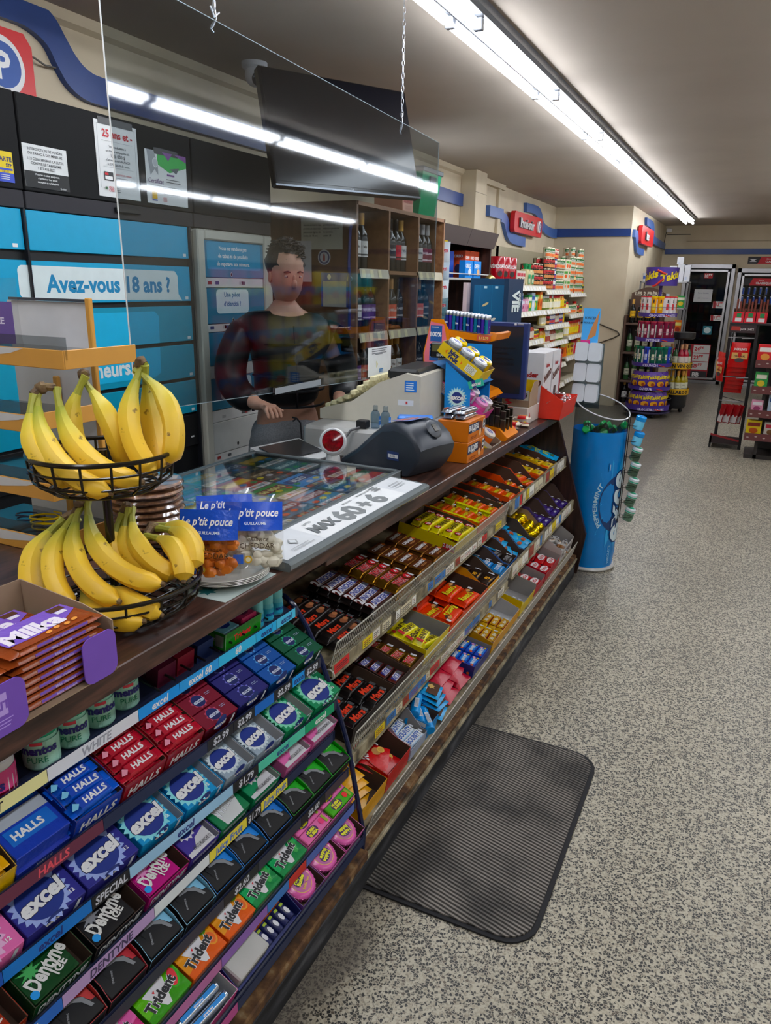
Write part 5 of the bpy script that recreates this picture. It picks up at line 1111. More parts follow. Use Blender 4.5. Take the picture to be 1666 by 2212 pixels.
def tape():
    b = MB(); pr = []
    b.lathe([(.034, 0), (.040, .002), (.041, .012), (.038, .016), (.030, .018)], 'gl:#c45a98', 28, (0, 0, 0)); 
    for i in range(26):
        a = 2 * pi * i / 26; b.tube([(math.cos(a) * .0408, math.sin(a) * .0408, .002), (math.cos(a) * .0408, math.sin(a) * .0408, .013)], .0014, 'gl:#c45a98', 4)
    f = b.face((0, 0, .0181), (1, 0, 0), (0, 1, 0)); f.ell(0, 0, .029, .029, '#d9b060', 24); f.ell(0, 0, .0275, .0275, '#a85a8c', 24); f.ell(0, .006, .020, .014, '#3a1c50', 16); f.otext('Hubba', 0, .012, .009, '#d9cf1c', '#241028', .05, .02, w=.034); f.otext('Bubba', 0, .001, .009, '#d9cf1c', '#241028', .05, .02, w=.034); f.text('Bubble Tape', 0, -.013, .006, '#d9b060', .04, .034)
    return b
tp = proto('gum_tape', tape())
for i, y in enumerate((1.145, 1.242, 1.34)):
    b = MB(); tray(b, .094, .085, .03, .036, 'film:#b85a9c' if i else 'film:#5a3a80', 'kraft', cut=[(0, 0), (.085, 0), (.085, .036), (0, .03)]); G(6, y, b, '%s pink rimmed carton of round bubble tape on the bottom tier' % ORD[i], None, 'carton tray', 'display_carton')
    tp.put(gum_M(6, y, -.012, .012) @ T(.047, .044, .014) @ RX(8) @ RZ(random.uniform(150, 200) if i else 20), 'round pink bubble tape dispenser, %s from the near side on the bottom tier' % ORD[i], 'round pink bubble tape dispensers', 'gum')
# tier one: bottles
def bottle(r, h, body, cap, art=None, neck=.8, caph=.28):
    root = empty('gum_bottle', 'x', 'gum bottle')
    b = MB(); hc = h * (1 - caph); b.lathe([(r * .9, 0), (r, h * .05), (r, hc * .55), (r * .97, hc * .85), (r * .88, hc)], body, 24)
    if art: art(b, r, hc)
    b.obj('bottle_body', root)
    b = MB(); b.lathe([(r * .93, hc), (r * .96, hc + h * .02), (r * .96, h * .96), (r * .86, h), (r * .3, h * 1.005)], cap, 24); b.obj('cap', root)
    return root
def wrap_text(b, s, r, z, h, key, a0, bold=.035, arc=None):
    vs, fs, wd = glyphs(s, bold, 2); k = h / .72; rr = r + .0006
    if arc and wd * k / rr > arc: kx = arc * rr / wd
    else: kx = k
    P = []
    for x, y in vs:
        a = a0 + (x * kx - wd * kx / 2) / rr; P.append((rr * math.cos(a), rr * math.sin(a), z + y * k - h / 2))
    b.add(P, fs, key)
def band_(b, r, z0, z1, key, a0=None, a1=None, seg=20):
    rr = r + .0003; A = a0 if a0 is not None else 0; B = a1 if a1 is not None else 2 * pi; vs = []
    for i in range(seg + 1):
        a = A + (B - A) * i / seg; vs += [(rr * math.cos(a), rr * math.sin(a), z0), (rr * math.cos(a), rr * math.sin(a), z1)]
    b.add(vs, [(2 * i, 2 * i + 2, 2 * i + 3, 2 * i + 1) for i in range(seg)], key, True)
def klen(b, r, h): band_(b, r, h * .08, h * .82, 'film:#c4487c'); band_(b, r, h * .08, h * .22, 'film:#b01c34'); wrap_text(b, 'fini', r + .0004, h * .68, .010, '#2c2470', -.5); wrap_text(b, 'klet’s', r + .0004, h * .44, .017, '#2c2470', -.35)
r_ = bottle(.036, .082, 'gl:#c9c9cc', 'gl:#c9c9cc', klen)
kp = Proto(r_); M = T(-.975, .635, .782); kp.put(M @ RZ(-25), 'pink and white bubble gum tub below the counter, left of the green capped bottles'); 
b = MB(); b.lathe([(.028, .0), (.028, .006), (.02, .007)], 'gl:#b01c34', 20); b.obj('cap_disc', r_, T(0, 0, .0825))
kp.put(T(-.978, .555, .782) @ RZ(-25), 'pink and white bubble gum tub cut off by the left photo edge')
def ment(b, r, h): band_(b, r, h * .08, h * .9, 'film:#9ac4b4'); wrap_text(b, 'mentos', r + .0004, h * .66, .015, '#25236a', -.45, .05); wrap_text(b, 'PURE', r + .0004, h * .36, .011, '#2a7a5c', -.55, .0); band_(b, r + .0003, h * .8, h * .9, '#c0404c', -.9, -.2, 6)
r_ = bottle(.029, .088, 'gl:#8fc4b0', 'gl:#0f8a66', ment, caph=.33); mp_ = Proto(r_)
for i, y in enumerate((.722, .787, .852, .917)): mp_.put(T(-.968 - .004 * i, y, .782) @ RZ(-20 + 10 * i), 'green capped mint bottle, %s of four below the counter edge' % ORD[i], 'green capped mint bottles')
def exb(b, r, h): band_(b, r, h * .1, h * .75, 'film:#3f9ab4'); wrap_text(b, 'excel', r + .0003, h * .45, .009, '#1d2f78', -.3)
r_ = bottle(.0165, .075, 'gl:#6ab4c0', 'gl:#7cc0c4', exb, caph=.42); xp = Proto(r_)
for i, (x, y) in enumerate(((-.955, 1.352), (-.955, 1.392), (-.995, 1.345), (-.995, 1.385), (-.955, 1.312), (-.995, 1.305))): xp.put(T(x, y, .782), 'small aqua gum bottle, %s in the cluster at the far end of the top tier' % ORD[i], 'small aqua gum bottles')
b = MB(); tray(b, .13, .075, .04, .04, 'film:#2c7a2c', 'whiteboard card', cut=[(0, 0), (.075, 0), (.075, .04), (0, .04)]); f = nearface(b); f.ell(-.04, .02, .03, .014, '#5aa03c', 14); f.text('trident', -.04, .022, .010, '#d5d8d0', .04, rot=pi * 0); f.rect(-.026, .006, -.004, .034, '#8f9490'); frontface(b).text('Trident', .06, .02, .014, '#c92c34', .04)
M = gum_M(0, 1.17, -.012, .016, 6); put('display_carton', b, 'green open gum carton under the counter edge on the top tier', 'carton tray', M)
b = MB(); b.box(0, 0, 0, .055, .06, .03, 'film:#a8345c', .003); f = b.face((0, 0, .0302), (1, 0, 0), (0, 1, 0)); f.ell(.028, .03, .02, .02, '#5a1c3c', 14); f.text('excel', .028, .03, .010, '#d9c0cc', .04); put('gum_box', b, 'pink gum box in the green open carton', 'gum box', M @ T(.068, .008, .016))
b = MB(); b.box(0, 0, 0, .055, .06, .026, 'film:#7ab4c4', .003); f = b.face((0, 0, .0262), (1, 0, 0), (0, 1, 0)); f.ell(.028, .03, .018, .018, '#1d2f78', 14); f.text('excel', .028, .03, .010, '#d9dce4', .04); put('gum_box', b, 'pale blue gum box in the green open carton', 'gum box', M @ T(.006, .008, .012))
for i, (y, c) in enumerate(((.985, '#5a1c34'), (1.04, '#7a2030'), (1.10, '#22305c'))):
    b = MB(); b.prism([(0, 0), (.05, 0), (.05, .012), (0, .03)], 0, .045, 'sat:' + c, 'z'); b.box(.0, -.0, .0, .05, .07, .018, 'sat:' + c, .003); b.prism(rrect(.002, .03, .048, .085, .02), .018, .026, 'gl:#9a9a9e'); f = b.face((0, 0, .0264), (1, 0, 0), (0, 1, 0)); f.ell(.025, .055, .012, .010, '#1c2250', 12)
    put('gum_box', b, 'dark gum pack with grey top lying under the black rods, %s from the left' % ORD[i], 'gum pack', gum_M(0, y, -.03, .012, 8))
# ================================================================ on the counter, near end
# open carton of wrapped chocolate tablets
CT = .9605
r = empty('display_carton', 'purple and brown open carton of chocolate tablets at the counter corner', 'carton tray', T(-.835, .42, CT))
b = MB(); w, d = .355, .20      # local x along +Y, y back
Mk = shelf_frame(0, 0, 0, 0)
b.box(0, 0, 0, w, d, .002, 'kraft light'); b.box(0, d - .002, 0, w, d, .115, 'kraft light'); b.prism([(0, 0), (d, 0), (d, .115), (d * .3, .10), (0, .085)], w - .002, w, 'kraft light', 'x'); b.prism([(0, 0), (d, 0), (d, .115), (0, .08)], 0, .002, 'kraft light', 'x')
b.obj('tray', r, Mk)
for x0, x1 in ((.245 - .02, .245 - .02 + .0), (.29, .355), (.10, .19), (-.02, .085)):
    if x1 <= x0: continue
    b = MB(); P = rrect(x0, 0, x1, .075, .016)[:] ; b.prism([(p[0], p[1] - 0) for p in P], -.0022, 0, 'sat:#6a4aa0', 'y')
    if x0 == .10:
        f = b.face((x0, -.0024, 0), (1, 0, 0), (0, 0, 1)); f.rect(.035, .03, .06, .062, '#a890cc'); f.text('LAIT', .047, .045, .012, '#6a4aa0', .04); f.lines(.03, .066, .024, .005, 3, .0016, '#a890cc')
    b.obj('front_flap', r, Mk)
def milka(b_=None):
    b = MB(); flowpack(b, .165, .085, .0115, 'film:#7d3c20', 'film:#7d3c20', .008)
    f = b.face((-.0825, -.0425, .0117), (1, 0, 0), (0, 1, 0)); f.pts([(.016, .004), (.15, .004), (.15, .012), (.11, .018), (.06, .016), (.016, .02)], 'film:#7d3c20')
    f.pts([(.014, .022), (.06, .020), (.11, .026), (.152, .050), (.152, .080), (.014, .080)], 'film:#6f52a8'); f.text('Milka', .068, .044, .034, '#cfc9d6', .05, .10, .1); f.rect(.12, .062, .146, .076, '#4a2c1c'); f.rect(.122, .05, .14, .06, '#c9c4cf')
    for i in range(4): f.ell(.075 + i * .016, .014 + (i % 2) * .003, .006, .004, '#c98a4a', 8, .4)
    f2 = b.face((-.07, -.0418, .003), (1, 0, 0), (0, 0, 1)); f2.rect(.03, .0005, .12, .0065, 'film:#6f52a8'); f2.text('Milka  chocolate', .075, .0035, .004, '#b8aacf', .02, .08)
    return b
mk = proto('chocolate_tablet', milka())
for c, (x, n) in enumerate(((.095, 7), (.262, 8))):
    for k in range(n):
        mk.put(T(-.835, .42, CT) @ Mk @ T(x + random.uniform(-.003, .003), .050, .004 + k * .0122), 'brown and purple chocolate tablet, %s from the bottom in the %s front stack' % (ORD[k], ('left', 'right')[c]), 'chocolate tablets in the purple carton', 'chocolate tablet')
    for k in range(6): mk.put(T(-.835, .42, CT) @ Mk @ T(x - .01, .142, .004 + k * .0122), 'brown and purple chocolate tablet, %s from the bottom in the %s rear stack' % (ORD[k], ('left', 'right')[c]), 'chocolate tablets in the purple carton', 'chocolate tablet')

# two-tier wire fruit stand
BX, BY = -1.014, .954
r = empty('fruit_stand', 'black two-tier wire basket stand full of bananas', 'fruit stand', T(BX, BY, .9605))
def basket(z0, z1, R0, R1, name):
    b = MB(); K = 'gl:#17130f'
    b.ring((0, 0, z1), R1, .0042, K, 40, 8); b.ring((0, 0, z1 - (z1 - z0) * .35), R1 * .985, .0022, K, 40, 6); b.ring((0, 0, z1 - (z1 - z0) * .7), R1 * .95, .0022, K, 40, 6); b.ring((0, 0, z0), R0, .0035, K, 36, 8)
    n = 16
    for i in range(n):
        a = 2 * pi * (i + .3) / n; c, s_ = math.cos(a), math.sin(a)
        b.tube([(R1 * c, R1 * s_, z1), (R1 * .985 * c, R1 * .985 * s_, z1 - (z1 - z0) * .35), (R1 * .95 * c, R1 * .95 * s_, z1 - (z1 - z0) * .72), (R0 * c, R0 * s_, z0)], .0024, K, 6)
    for i in range(-4, 5):
        y = R0 * i / 4.6; h = math.sqrt(R0 * R0 - y * y); b.tube([(-h, y, z0), (h, y, z0)], .0018, K, 5); b.tube([(y, -h, z0), (y, h, z0)], .0018, K, 5)
    return b.obj(name, r)
basket(.008, .062, .126, .158, 'lower_basket'); basket(.235, .298, .090, .123, 'upper_basket')
b = MB(); b.lathe([(.008, .01), (.008, .30)], 'gl:#17130f', 12); b.obj('pole', r)
b = MB(); b.ring((0, 0, .004), .10, .004, 'gl:#17130f', 30, 6)
for i in range(3): a = 2 * pi * i / 3; b.tube([(.10 * math.cos(a), .10 * math.sin(a), .004), (.118 * math.cos(a), .118 * math.sin(a), .012)], .003, 'gl:#17130f', 5)
b.obj('base_ring', r)

def banana_path(L, bend, n=11):
    pts = []; R = L / bend
    for i in range(n):
        t = i / (n - 1); a = -bend / 2 + bend * t; pts.append(Vector((R * math.sin(a), 0, R * (1 - math.cos(a)))))
    return pts
def banana(parent, M, L=.185, bend=1.25, r=.0185, green=.0):
    """curved fruit: five soft ridges, tapering neck and a small dark tip"""
    pts = banana_path(L, bend, 13); n = len(pts); secs = []; b = MB()
    for i, p in enumerate(pts):
        t = i / (n - 1); tan = (pts[min(i + 1, n - 1)] - pts[max(i - 1, 0)]).normalized(); nn = Vector((-tan.z, 0, tan.x)); bb = Vector((0, 1, 0))
        rr = r * min(1, (t / .10) ** .5 if t > 0 else .25) if t < .10 else (r if t < .72 else r * (1 - .62 * ((t - .72) / .28) ** .8)); rr = max(rr, r * .26)
        ring = []
        for k in range(15):
            a = 2 * pi * k / 15; q = 1 + .055 * math.cos(5 * a)
            ring.append(tuple(p + (nn * math.cos(a) + bb * math.sin(a)) * rr * q))
        secs.append(ring)
    b.loft(secs, 'banana', False)
    o = b.obj('banana', parent, M)
    tan0 = (pts[0] - pts[1]).normalized(); tp = MB(); tp.tube([tuple(pts[0] - tan0 * .002), tuple(pts[0] + tan0 * .005)], r * .3, 'banana stem', 7, radii=[r * .32, r * .22]); tp.obj('tip', o)
    tan1 = (pts[-1] - pts[-2]).normalized(); sm_ = MB(); e = pts[-1]; sm_.tube([tuple(e - tan1 * .001), tuple(e + tan1 * .018), tuple(e + tan1 * .034 + Vector((0, 0, .003)))], r * .3, 'banana green', 7, radii=[r * .40, r * .30, r * .42]); sm_.obj('stem', o)
    return M @ (e + tan1 * .036)
def mix(a, b_, t): return a + (b_ - a) * t
def bunch(M, items, label, crown=True):
    """items: (tip xyz, crown xyz, bulge direction) in metres on the stand's own axes"""
    r2 = empty('banana_bunch', label, 'bananas', T(BX, BY, .9605) @ M)
    ends = []
    for (a, c, bd, gr) in items:
        A = Vector(a); C = Vector(c); L = (C - A).length - .045; u = (C - A).normalized(); bdv = Vector(bd); v = (bdv - u * bdv.dot(u)).normalized()   # v: away from the arc's belly
        bend = 1.25; chord = L; Larc = chord * (bend / 2) / math.sin(bend / 2); R = Larc / bend
        # local x -> u, local z -> -v (belly bulges along v)
        z = -v; y = z.cross(u); Mm = Matrix(((u.x, y.x, z.x, 0), (u.y, y.y, z.y, 0), (u.z, y.z, z.z, 0), (0, 0, 0, 1)))
        mid = A + u * (chord / 2); Mm.translation = mid - z * (R * (1 - math.cos(bend / 2)))
        ends.append(banana(r2, Mm, Larc, bend, .0188 if gr != 2 else .017, gr))
    if crown:
        c = MB(); m = sum(ends, Vector()) / len(ends)
        for e in ends: c.tube([tuple(e), tuple(mix(e, m, .9) + Vector((0, 0, .006)))], .007, 'banana stem', 7)
        c.blob(tuple(m + Vector((0, 0, .004))), .010, .012, .011, 'banana stem', 9, 6, .15); c.obj('crown', r2)
    return r2
I = Matrix()
zt = .305
bunch(I, [((.086, -.072, .250), (-.108, -.062, .405), (-.35, -.6, -.45), 1), ((.104, -.018, .258), (-.088, -.040, .402), (-.3, -.4, -.5), 1), ((.02, -.088, .262), (-.105, -.075, .40), (-.5, -.5, -.2), 0)], 'banana bunch leaning left in the upper basket, stems at its left rim')
bunch(I, [((.106, .012, .268), (.008, .082, .455), (-.7, -.25, -.2), 0), ((.085, .055, .262), (.018, .095, .45), (-.4, .3, 0), 1), ((.112, .042, .280), (.030, .088, .455), (.35, .1, 0), 1)], 'tall banana bunch standing upright at the right of the upper basket')
bunch(I, [((-.03, .0, .265), (-.075, .02, .435), (-.7, -.3, 0), 1), ((.01, .04, .265), (-.062, .03, .435), (.5, -.2, 0), 1)], 'pair of greenish bananas standing at the back of the upper basket')
bunch(I, [((-.055, -.125, .045), (-.138, -.005, .165), (-.7, -.5, 0), 0), ((-.09, -.10, .035), (-.14, .015, .16), (-.9, -.1, 0), 1), ((-.11, -.05, .045), (-.125, .035, .16), (-.8, .2, 0), 1)], 'banana bunch curling at the left side of the lower basket')
bunch(I, [((.142, -.028, .082), (-.085, .0, .19), (-.30, -.6, -.5), 0), ((.095, -.085, .062), (-.092, -.012, .185), (-.45, -.6, -.3), 0), ((.03, -.125, .05), (-.095, -.02, .18), (-.6, -.6, .0), 1)], 'large banana bunch draped over the front of the lower basket')
bunch(I, [((.125, .03, .075), (-.012, .035, .185), (-.3, -.4, .1), 1), ((.075, .015, .075), (-.02, .035, .185), (-.6, -.2, 0), 1), ((.03, .0, .08), (-.025, .03, .18), (-.7, -.2, 0), 1)], 'short banana bunch in the middle of the lower basket beside the pole')
bunch(I, [((.150, .045, .088), (.03, .105, .155), (.3, .4, .6), 0), ((.152, .015, .075), (.03, .07, .15), (.3, .3, .6), 0), ((.13, .075, .098), (.0, .12, .15), (.3, .4, .5), 0)], 'bananas lying at the right side of the lower basket with tips outward')
bunch(I, [((.098, -.118, .034), (-.09, -.095, .045), (0, -.8, -.1), 0), ((.138, -.075, .030), (-.06, -.055, .04), (.3, -.7, -.1), 0), ((.150, -.045, .032), (-.02, -.02, .05), (.3, -.6, .3), 1)], 'bananas lying low along the front wires of the lower basket', False)

# accessory stand at the far left
r = empty('accessory_stand', 'tan and clear accessory stand with shelves behind the bananas at the left edge', 'display stand', T(-1.45, 1.20, .9605))
TAN = 'sat:#b98a4c'
b = MB(); b.box(.055, .10, 0, .07, .112, .545, TAN, .002); b.box(-.075, .10, 0, -.06, .112, .36, TAN, .002); b.obj('upright', r)
b = MB(); b.box(-.22, .115, 0, .05, .119, .535, '#c9c9cc'); b.obj('back_panel', r)
b = MB(); b.box(-.20, .104, .536, .06, .112, .542, '#3a3c44'); b.obj('header_strip', r)
for i, (z, xr) in enumerate(((.018, .12), (.145, .14), (.29, .09), (.43, .21))):
    b = MB(); b.box(-.22, -.10, z, xr - .01, .09, z + .004, 'clr:#dfe3e6'); b.box(-.22, -.105, z, xr, -.10, z + .045, 'clr:#dfe3e6'); b.obj('shelf', r)
    b = MB(); b.box(-.22, -.112, z - .018, xr, -.107, z + .020, TAN, .001); b.box(xr - .005, -.11, z - .018, xr, .09, z + .020, TAN, .001)
    f = b.face((-.22, -.1125, z - .018), (1, 0, 0), (0, 0, 1)); f.pts([(.0, .037), (.32, .037), (.28, .026), (.20, .016), (.10, .010), (0, .008)], '#b9b9bb'); b.obj('front_rail', r)
def squiggle(x, y, z, key, label, n=26, s=.03, seed=1, rr=.0022, pl='gl:#2a2a2a'):
    R_ = random.Random(seed); b = MB(); P = []
    for i in range(n): a = i * .62; P.append((x + s * math.cos(a) * (1 + .2 * R_.random()), y + s * .7 * math.sin(a) * (1 + .3 * R_.random()), z + .004 + .0011 * i + .003 * R_.random()))
    b.tube(P, rr, key, 6); root = put('charging_cable', b, label, 'cable')
    b = MB(); b.box(x + s * .9, y - .004, z + .02, x + s * .9 + .022, y + .006, z + .027, pl, .001); b.obj('plug', root); return root
squiggle(-1.42, 1.15, .986, 'gl:#b59a1c', 'yellow charging cable coiled on the lowest stand shelf', 34, .036, 2)
squiggle(-1.50, 1.17, .986, 'gl:#2b2b38', 'dark charging cable coiled at the left of the lowest stand shelf', 22, .03, 3)
squiggle(-1.37, 1.14, .986, 'gl:#b02a3c', 'red charging cable on the lowest stand shelf', 16, .022, 4)
squiggle(-1.36, 1.13, 1.112, 'gl:#8a1c58', 'magenta clip cable on the middle stand shelf', 14, .018, 5, .004)
squiggle(-1.43, 1.15, 1.112, 'gl:#2b4a80', 'blue and red clip cable on the middle stand shelf', 16, .022, 6, .003)
squiggle(-1.17, .80, .962, 'gl:#6a1c4a', 'dark purple cable on the counter under the accessory stand', 20, .03, 7, .003)
b = MB(); pouch(b, .12, .15, .02, 'bagclear', None); f = b.face((-.05, -.012, .01), (1, 0, 0), (0, 0, 1)); f.rect(0, 0, .1, .09, '#5c4a80'); f.text('CABLE', .05, .05, .014, '#c9c4d6', .03)
put('accessory_pack', b, 'clear packet with purple card on the top stand shelf at the left edge', 'packet', T(-1.53, 1.17, 1.397) @ RZ(20))

# stack of wrapped round cookies
ck = MB(); ck.lathe([(.001, 0), (.07, 0), (.080, .003), (.083, .007), (.078, .0115), (.05, .0135), (.001, .0135)], 'cookie', 28); 
wr = proto('cookie', ck)
cw_ = MB(); cw_.lathe([(.081, -.0003), (.0855, .006), (.081, .0128), (.055, .0148), (.001, .0146)], 'bagclear', 28, caps=False); cw_.obj('clear_wrapper', wr.r)
for k in range(10):
    wr.put(T(-1.215 + random.uniform(-.004, .004), 1.262 + random.uniform(-.005, .005), .9605 + k * .0152) @ RZ(random.uniform(0, 360)) @ RX(random.uniform(-1, 1)), 'round brown wrapped cookie, %s from the bottom of the stack' % ORD[k], 'stack of round cookies beside the bananas', 'cookie')
# paper flyer, plates and cheese curd bags
b = MB(); b.prism([(-.985, 1.06), (-.845, 1.062), (-.843, 1.232), (-.985, 1.24)], .9602, .9606, '#a9b5b3'); f = b.face((-.985, 1.06, .9607), (1, 0, 0), (0, 1, 0)); f.star(.075, .03, .022, .012, 7, '#2c6a70'); f.lines(.01, .05, .05, .008, 4, .003, '#33474a')
put('paper_flyer', b, 'pale printed flyer lying under the cheese curd plates at the counter edge', 'flyer')
for k in range(4):
    b = MB(); b.lathe([(.001, 0), (.058, 0), (.066, .003), (.092, .016), (.0935, .0165), (.0925, .0178), (.066, .0045), (.058, .0015), (.001, .0015)], 'gl:#a9a8a2', 36, caps=False)
    put('paper_plate', b, 'grey paper plate, %s from the bottom of the stack under the cheese curds' % ORD[k], 'plate', T(-.925, 1.165, .9608 + k * .0032), 'stacked paper plates')
def curdbag(key, word, seed):
    R_ = random.Random(seed); root = empty('cheese_curd_bag', 'x', 'cheese bag')
    b = MB(); pouch(b, .125, .155, .028, 'bagclear', None, 9); b.obj('clear_bag', root)
    b = MB()
    for k in range(60):
        x = R_.uniform(-.046, .046); z = R_.uniform(.014, .085); y = R_.uniform(-.013, .013) * (1 - abs(x) / .07); b.blob((x, y, z), R_.uniform(.010, .016), R_.uniform(.007, .010), R_.uniform(.008, .013), key, 8, 5, .12)
    c = b.obj('curds', root); c['kind'] = 'stuff'
    b = MB(); pr = []
    for i in range(9):
        t = i / 8; x = -.058 + .116 * t; pr.append((x, -.0275 * (math.sin(pi * (.06 + .88 * t)) ** .6) * .8 - .006))
    def strip(z0, z1, f0, f1, kk, off): vs = []; [vs.extend([(x, y * f0 - off, z0), (x, y * f1 - off, z1)]) for x, y in pr]; b.add(vs, [(2 * i, 2 * i + 2, 2 * i + 3, 2 * i + 1) for i in range(8)], kk, True)
    strip(.082, .140, 1.0, .45, 'film:#1c48b0', .0015)
    tilt = math.atan2(.0165, .058)
    f = b.face((-.06, -.0372, .083), (1, 0, 0), (0, math.sin(tilt) * 1.1, math.cos(tilt))); f.l = 3; f.text('Le p’tit pouce', .06, .038, .017, '#d5d9e6', .02, .10, .2); f.text('GUILLAUME', .065, .015, .006, '#c3cae0', .02)
    f = b.face((-.06, -.0292, .0), (1, 0, 0), (0, 0, 1)); f.l = 3; f.text('GRAINS DE', .07, .064, .006, '#3a2a16', .01); f.text('CHEDDAR', .068, .052, .011, '#3a2a16', .0, .07); f.rect(.02, .015, .04, .034, '#2a5ab8'); f.ell(.05, .024, .008, .008, '#b8963a', 14); f.ell(.05, .024, .005, .005, '#d9cfb0', 12)
    b.obj('printed_label', root)
    return root
for (x, y, rz, rx, key, lb, sd) in ((-.868, 1.192, 30, -12, 'cheese', 'clear bag of white cheese curds with blue label, right of the plate', 1), (-.913, 1.105, 24, -10, 'cheddar', 'clear bag of orange cheese curds with blue label on the plate', 2),
                                    (-.945, 1.20, 38, -20, 'cheese', 'white cheese curd bag leaning behind the orange one', 3), (-.985, 1.15, -6, -48, 'cheese', 'white cheese curd bag at the left of the plate, half behind the basket rim', 4)):
    o = curdbag(key, '', sd); o['label'] = lb; o.matrix_world = T(x, y, .981) @ RZ(rz) @ RX(rx)

# ================================================================ scratch ticket display and advertising strip
r = empty('ticket_display', 'flat glass-topped lottery ticket display set on the counter', 'ticket display', T(0, 0, 0))
b = MB(); b.box(-1.51, 1.37, .961, -.952, 2.09, .978, 'sat:#2b3335'); 
for (x0, y0, x1, y1) in ((-1.515, 1.365, -1.495, 2.095), (-.965, 1.365, -.948, 2.095), (-1.515, 1.365, -.948, 1.38), (-1.515, 2.08, -.948, 2.095)): b.box(x0, y0, .961, x1, y1, .990, 'sat:#4a5052', .002)
b.obj('frame', r)
b = MB(); b.box(-1.495, 1.38, .985, -.965, 2.08, .987, 'bagclear'); b.obj('glass_top', r)
R2 = random.Random(5)
TK = [('#1c7f9c', 'MEGA 360', '#b9d9c9'), ('#2a6f8a', 'GRAND', '#c9d9d9'), ('#3a8ab0', 'ROUE DE FORTUNE', '#d5dce0'), ('#1d5f7a', 'EXTRA', '#a9c9c9'), ('#b01f2c', 'Bingo', '#dcdcdf'), ('#c98a1c', 'MOTS CACHÉS', '#d9cf9a'), ('#2c4aa0', 'SUPER 7', '#c9cfd9'), ('#3c8a3c', '50 000 $', '#d9d98a'), ('#2a86c8', 'BLEU', '#d0dae6'),
      ('#14393c', 'MOT MYSTÈRE', '#b9c9c9'), ('#b9a92c', '2026', '#7a4a1c'), ('#5a3a8a', 'POUR LA VIE', '#c9b9d9'), ('#a8342c', 'LE 7', '#e0b02c'), ('#4a3a26', 'POKER', '#a9997a'), ('#0f5f6a', 'GAGNANT À VIE', '#b9d0d0'), ('#1a6a44', 'MEGA 360', '#d9a0a8'), ('#7a6a2c', 'LINGO', '#d9cf9a'), ('#5a8a9a', 'ACTION', '#c9d9d9'), ('#26485c', 'ZODIAQUE', '#b9c9d9'), ('#2c5a4a', 'KENO', '#c9b97a')]
k = 0
for i in range(4):
    for j in range(5):
        key, wd, tc = TK[(k * 7 + 3) % 20 if False else k]; k += 1
        x1 = -.970 - i * .131; y0 = 1.386 + j * .138
        b = MB(); b.box(x1 - .125, y0, .9785, x1, y0 + .133, .9795, 'sat:' + key)
        f = b.face((x1 - .125, y0 + .133, .9796), (0, -1, 0), (1, 0, 0)) if False else b.face((x1 - .0, y0, .9796), (0, 1, 0), (-1, 0, 0))
        f.rect(.0, .0, .133, .03, '#20303a' if j % 2 else '#c9cfd0'); f.rect(.004, .07, .129, .106, R2.choice(['#1b2a6b', '#7a1c2c', '#1c6a4a', '#c9a92c', key])); f.text(wd, .066, .088, .022, tc, .04, .115); 
        for q in range(3): f.ell(.02 + q * .045, .05 + R2.uniform(-.004, .012), .014, .010, R2.choice(['#c9582c', '#d9c52c', '#2a86c8', '#b9b9bd', '#b02a5c', '#3c9a5c']), 9); f.l -= 1
        for q in range(8): f.rect(.008 + q * .015, .008, .018 + q * .015, .022, R2.choice(['#8d9a9c', '#c9582c', '#4a6a7a', '#a9a97a'])); f.l -= 1
        o = put('lottery_ticket', b, 'lottery ticket under the display glass, %s column from the aisle, %s from the near end' % (ORD[i], ORD[j]), 'lottery ticket', None, 'lottery tickets under the display glass')
r = empty('advertising_strip', 'white advertising strip reading 60 + 6 clipped along the aisle edge of the counter', 'sign', T(0, 0, 0))
b = MB(); b.prism([(-.947, .961), (-.822, .961), (-.818, .966), (-.818, .976), (-.824, .981), (-.947, .990)], 1.25, 2.005, 'gl:#62686a', 'y'); b.obj('holder', r)
nx = .009 / .123; 
b = MB(); V = Vector((-1, 0, nx)).normalized(); f = b.face((-.832, 1.262, .9825), (0, 1, 0), V); f.rect(0, .002, .73, .108, '#b9bcbf')
f.rect(.165, .004, .61, .106, '#c9cbcc'); f.text('60', .355, .050, .064, '#6c7072', .05, sq=1.25); f.text('+', .445, .05, .055, '#6c7072', .06); f.text('6', .51, .050, .064, '#6c7072', .05, sq=1.25); f.text('MILLIONS', .425, .092, .008, '#6c7072', .01); f.text('MAXMILLIONS', .52, .095, .008, '#6c7072', .01)
f.otext('MAX', .235, .052, .036, '#5f6365', '#5f6365', .05, .01, shear=.2); f.text('LOTTO', .215, .088, .008, '#6c7072', .03); f.pts([(.08, .05), (.095, .066), (.11, .05), (.095, .034)], '#8a8d8f'); f.pts([(.085, .05), (.095, .061), (.105, .05), (.095, .039)], '#b9bcbf')
f.lines(.05, .14, .026, .008, 2, .002, '#8a8d8f'); f.lines(.63, .71, .07, .012, 3, .003, '#8a8d8f'); f.lines(.56, .6, .1, .010, 3, .005, '#6c7072'); b.obj('printed_insert', r)

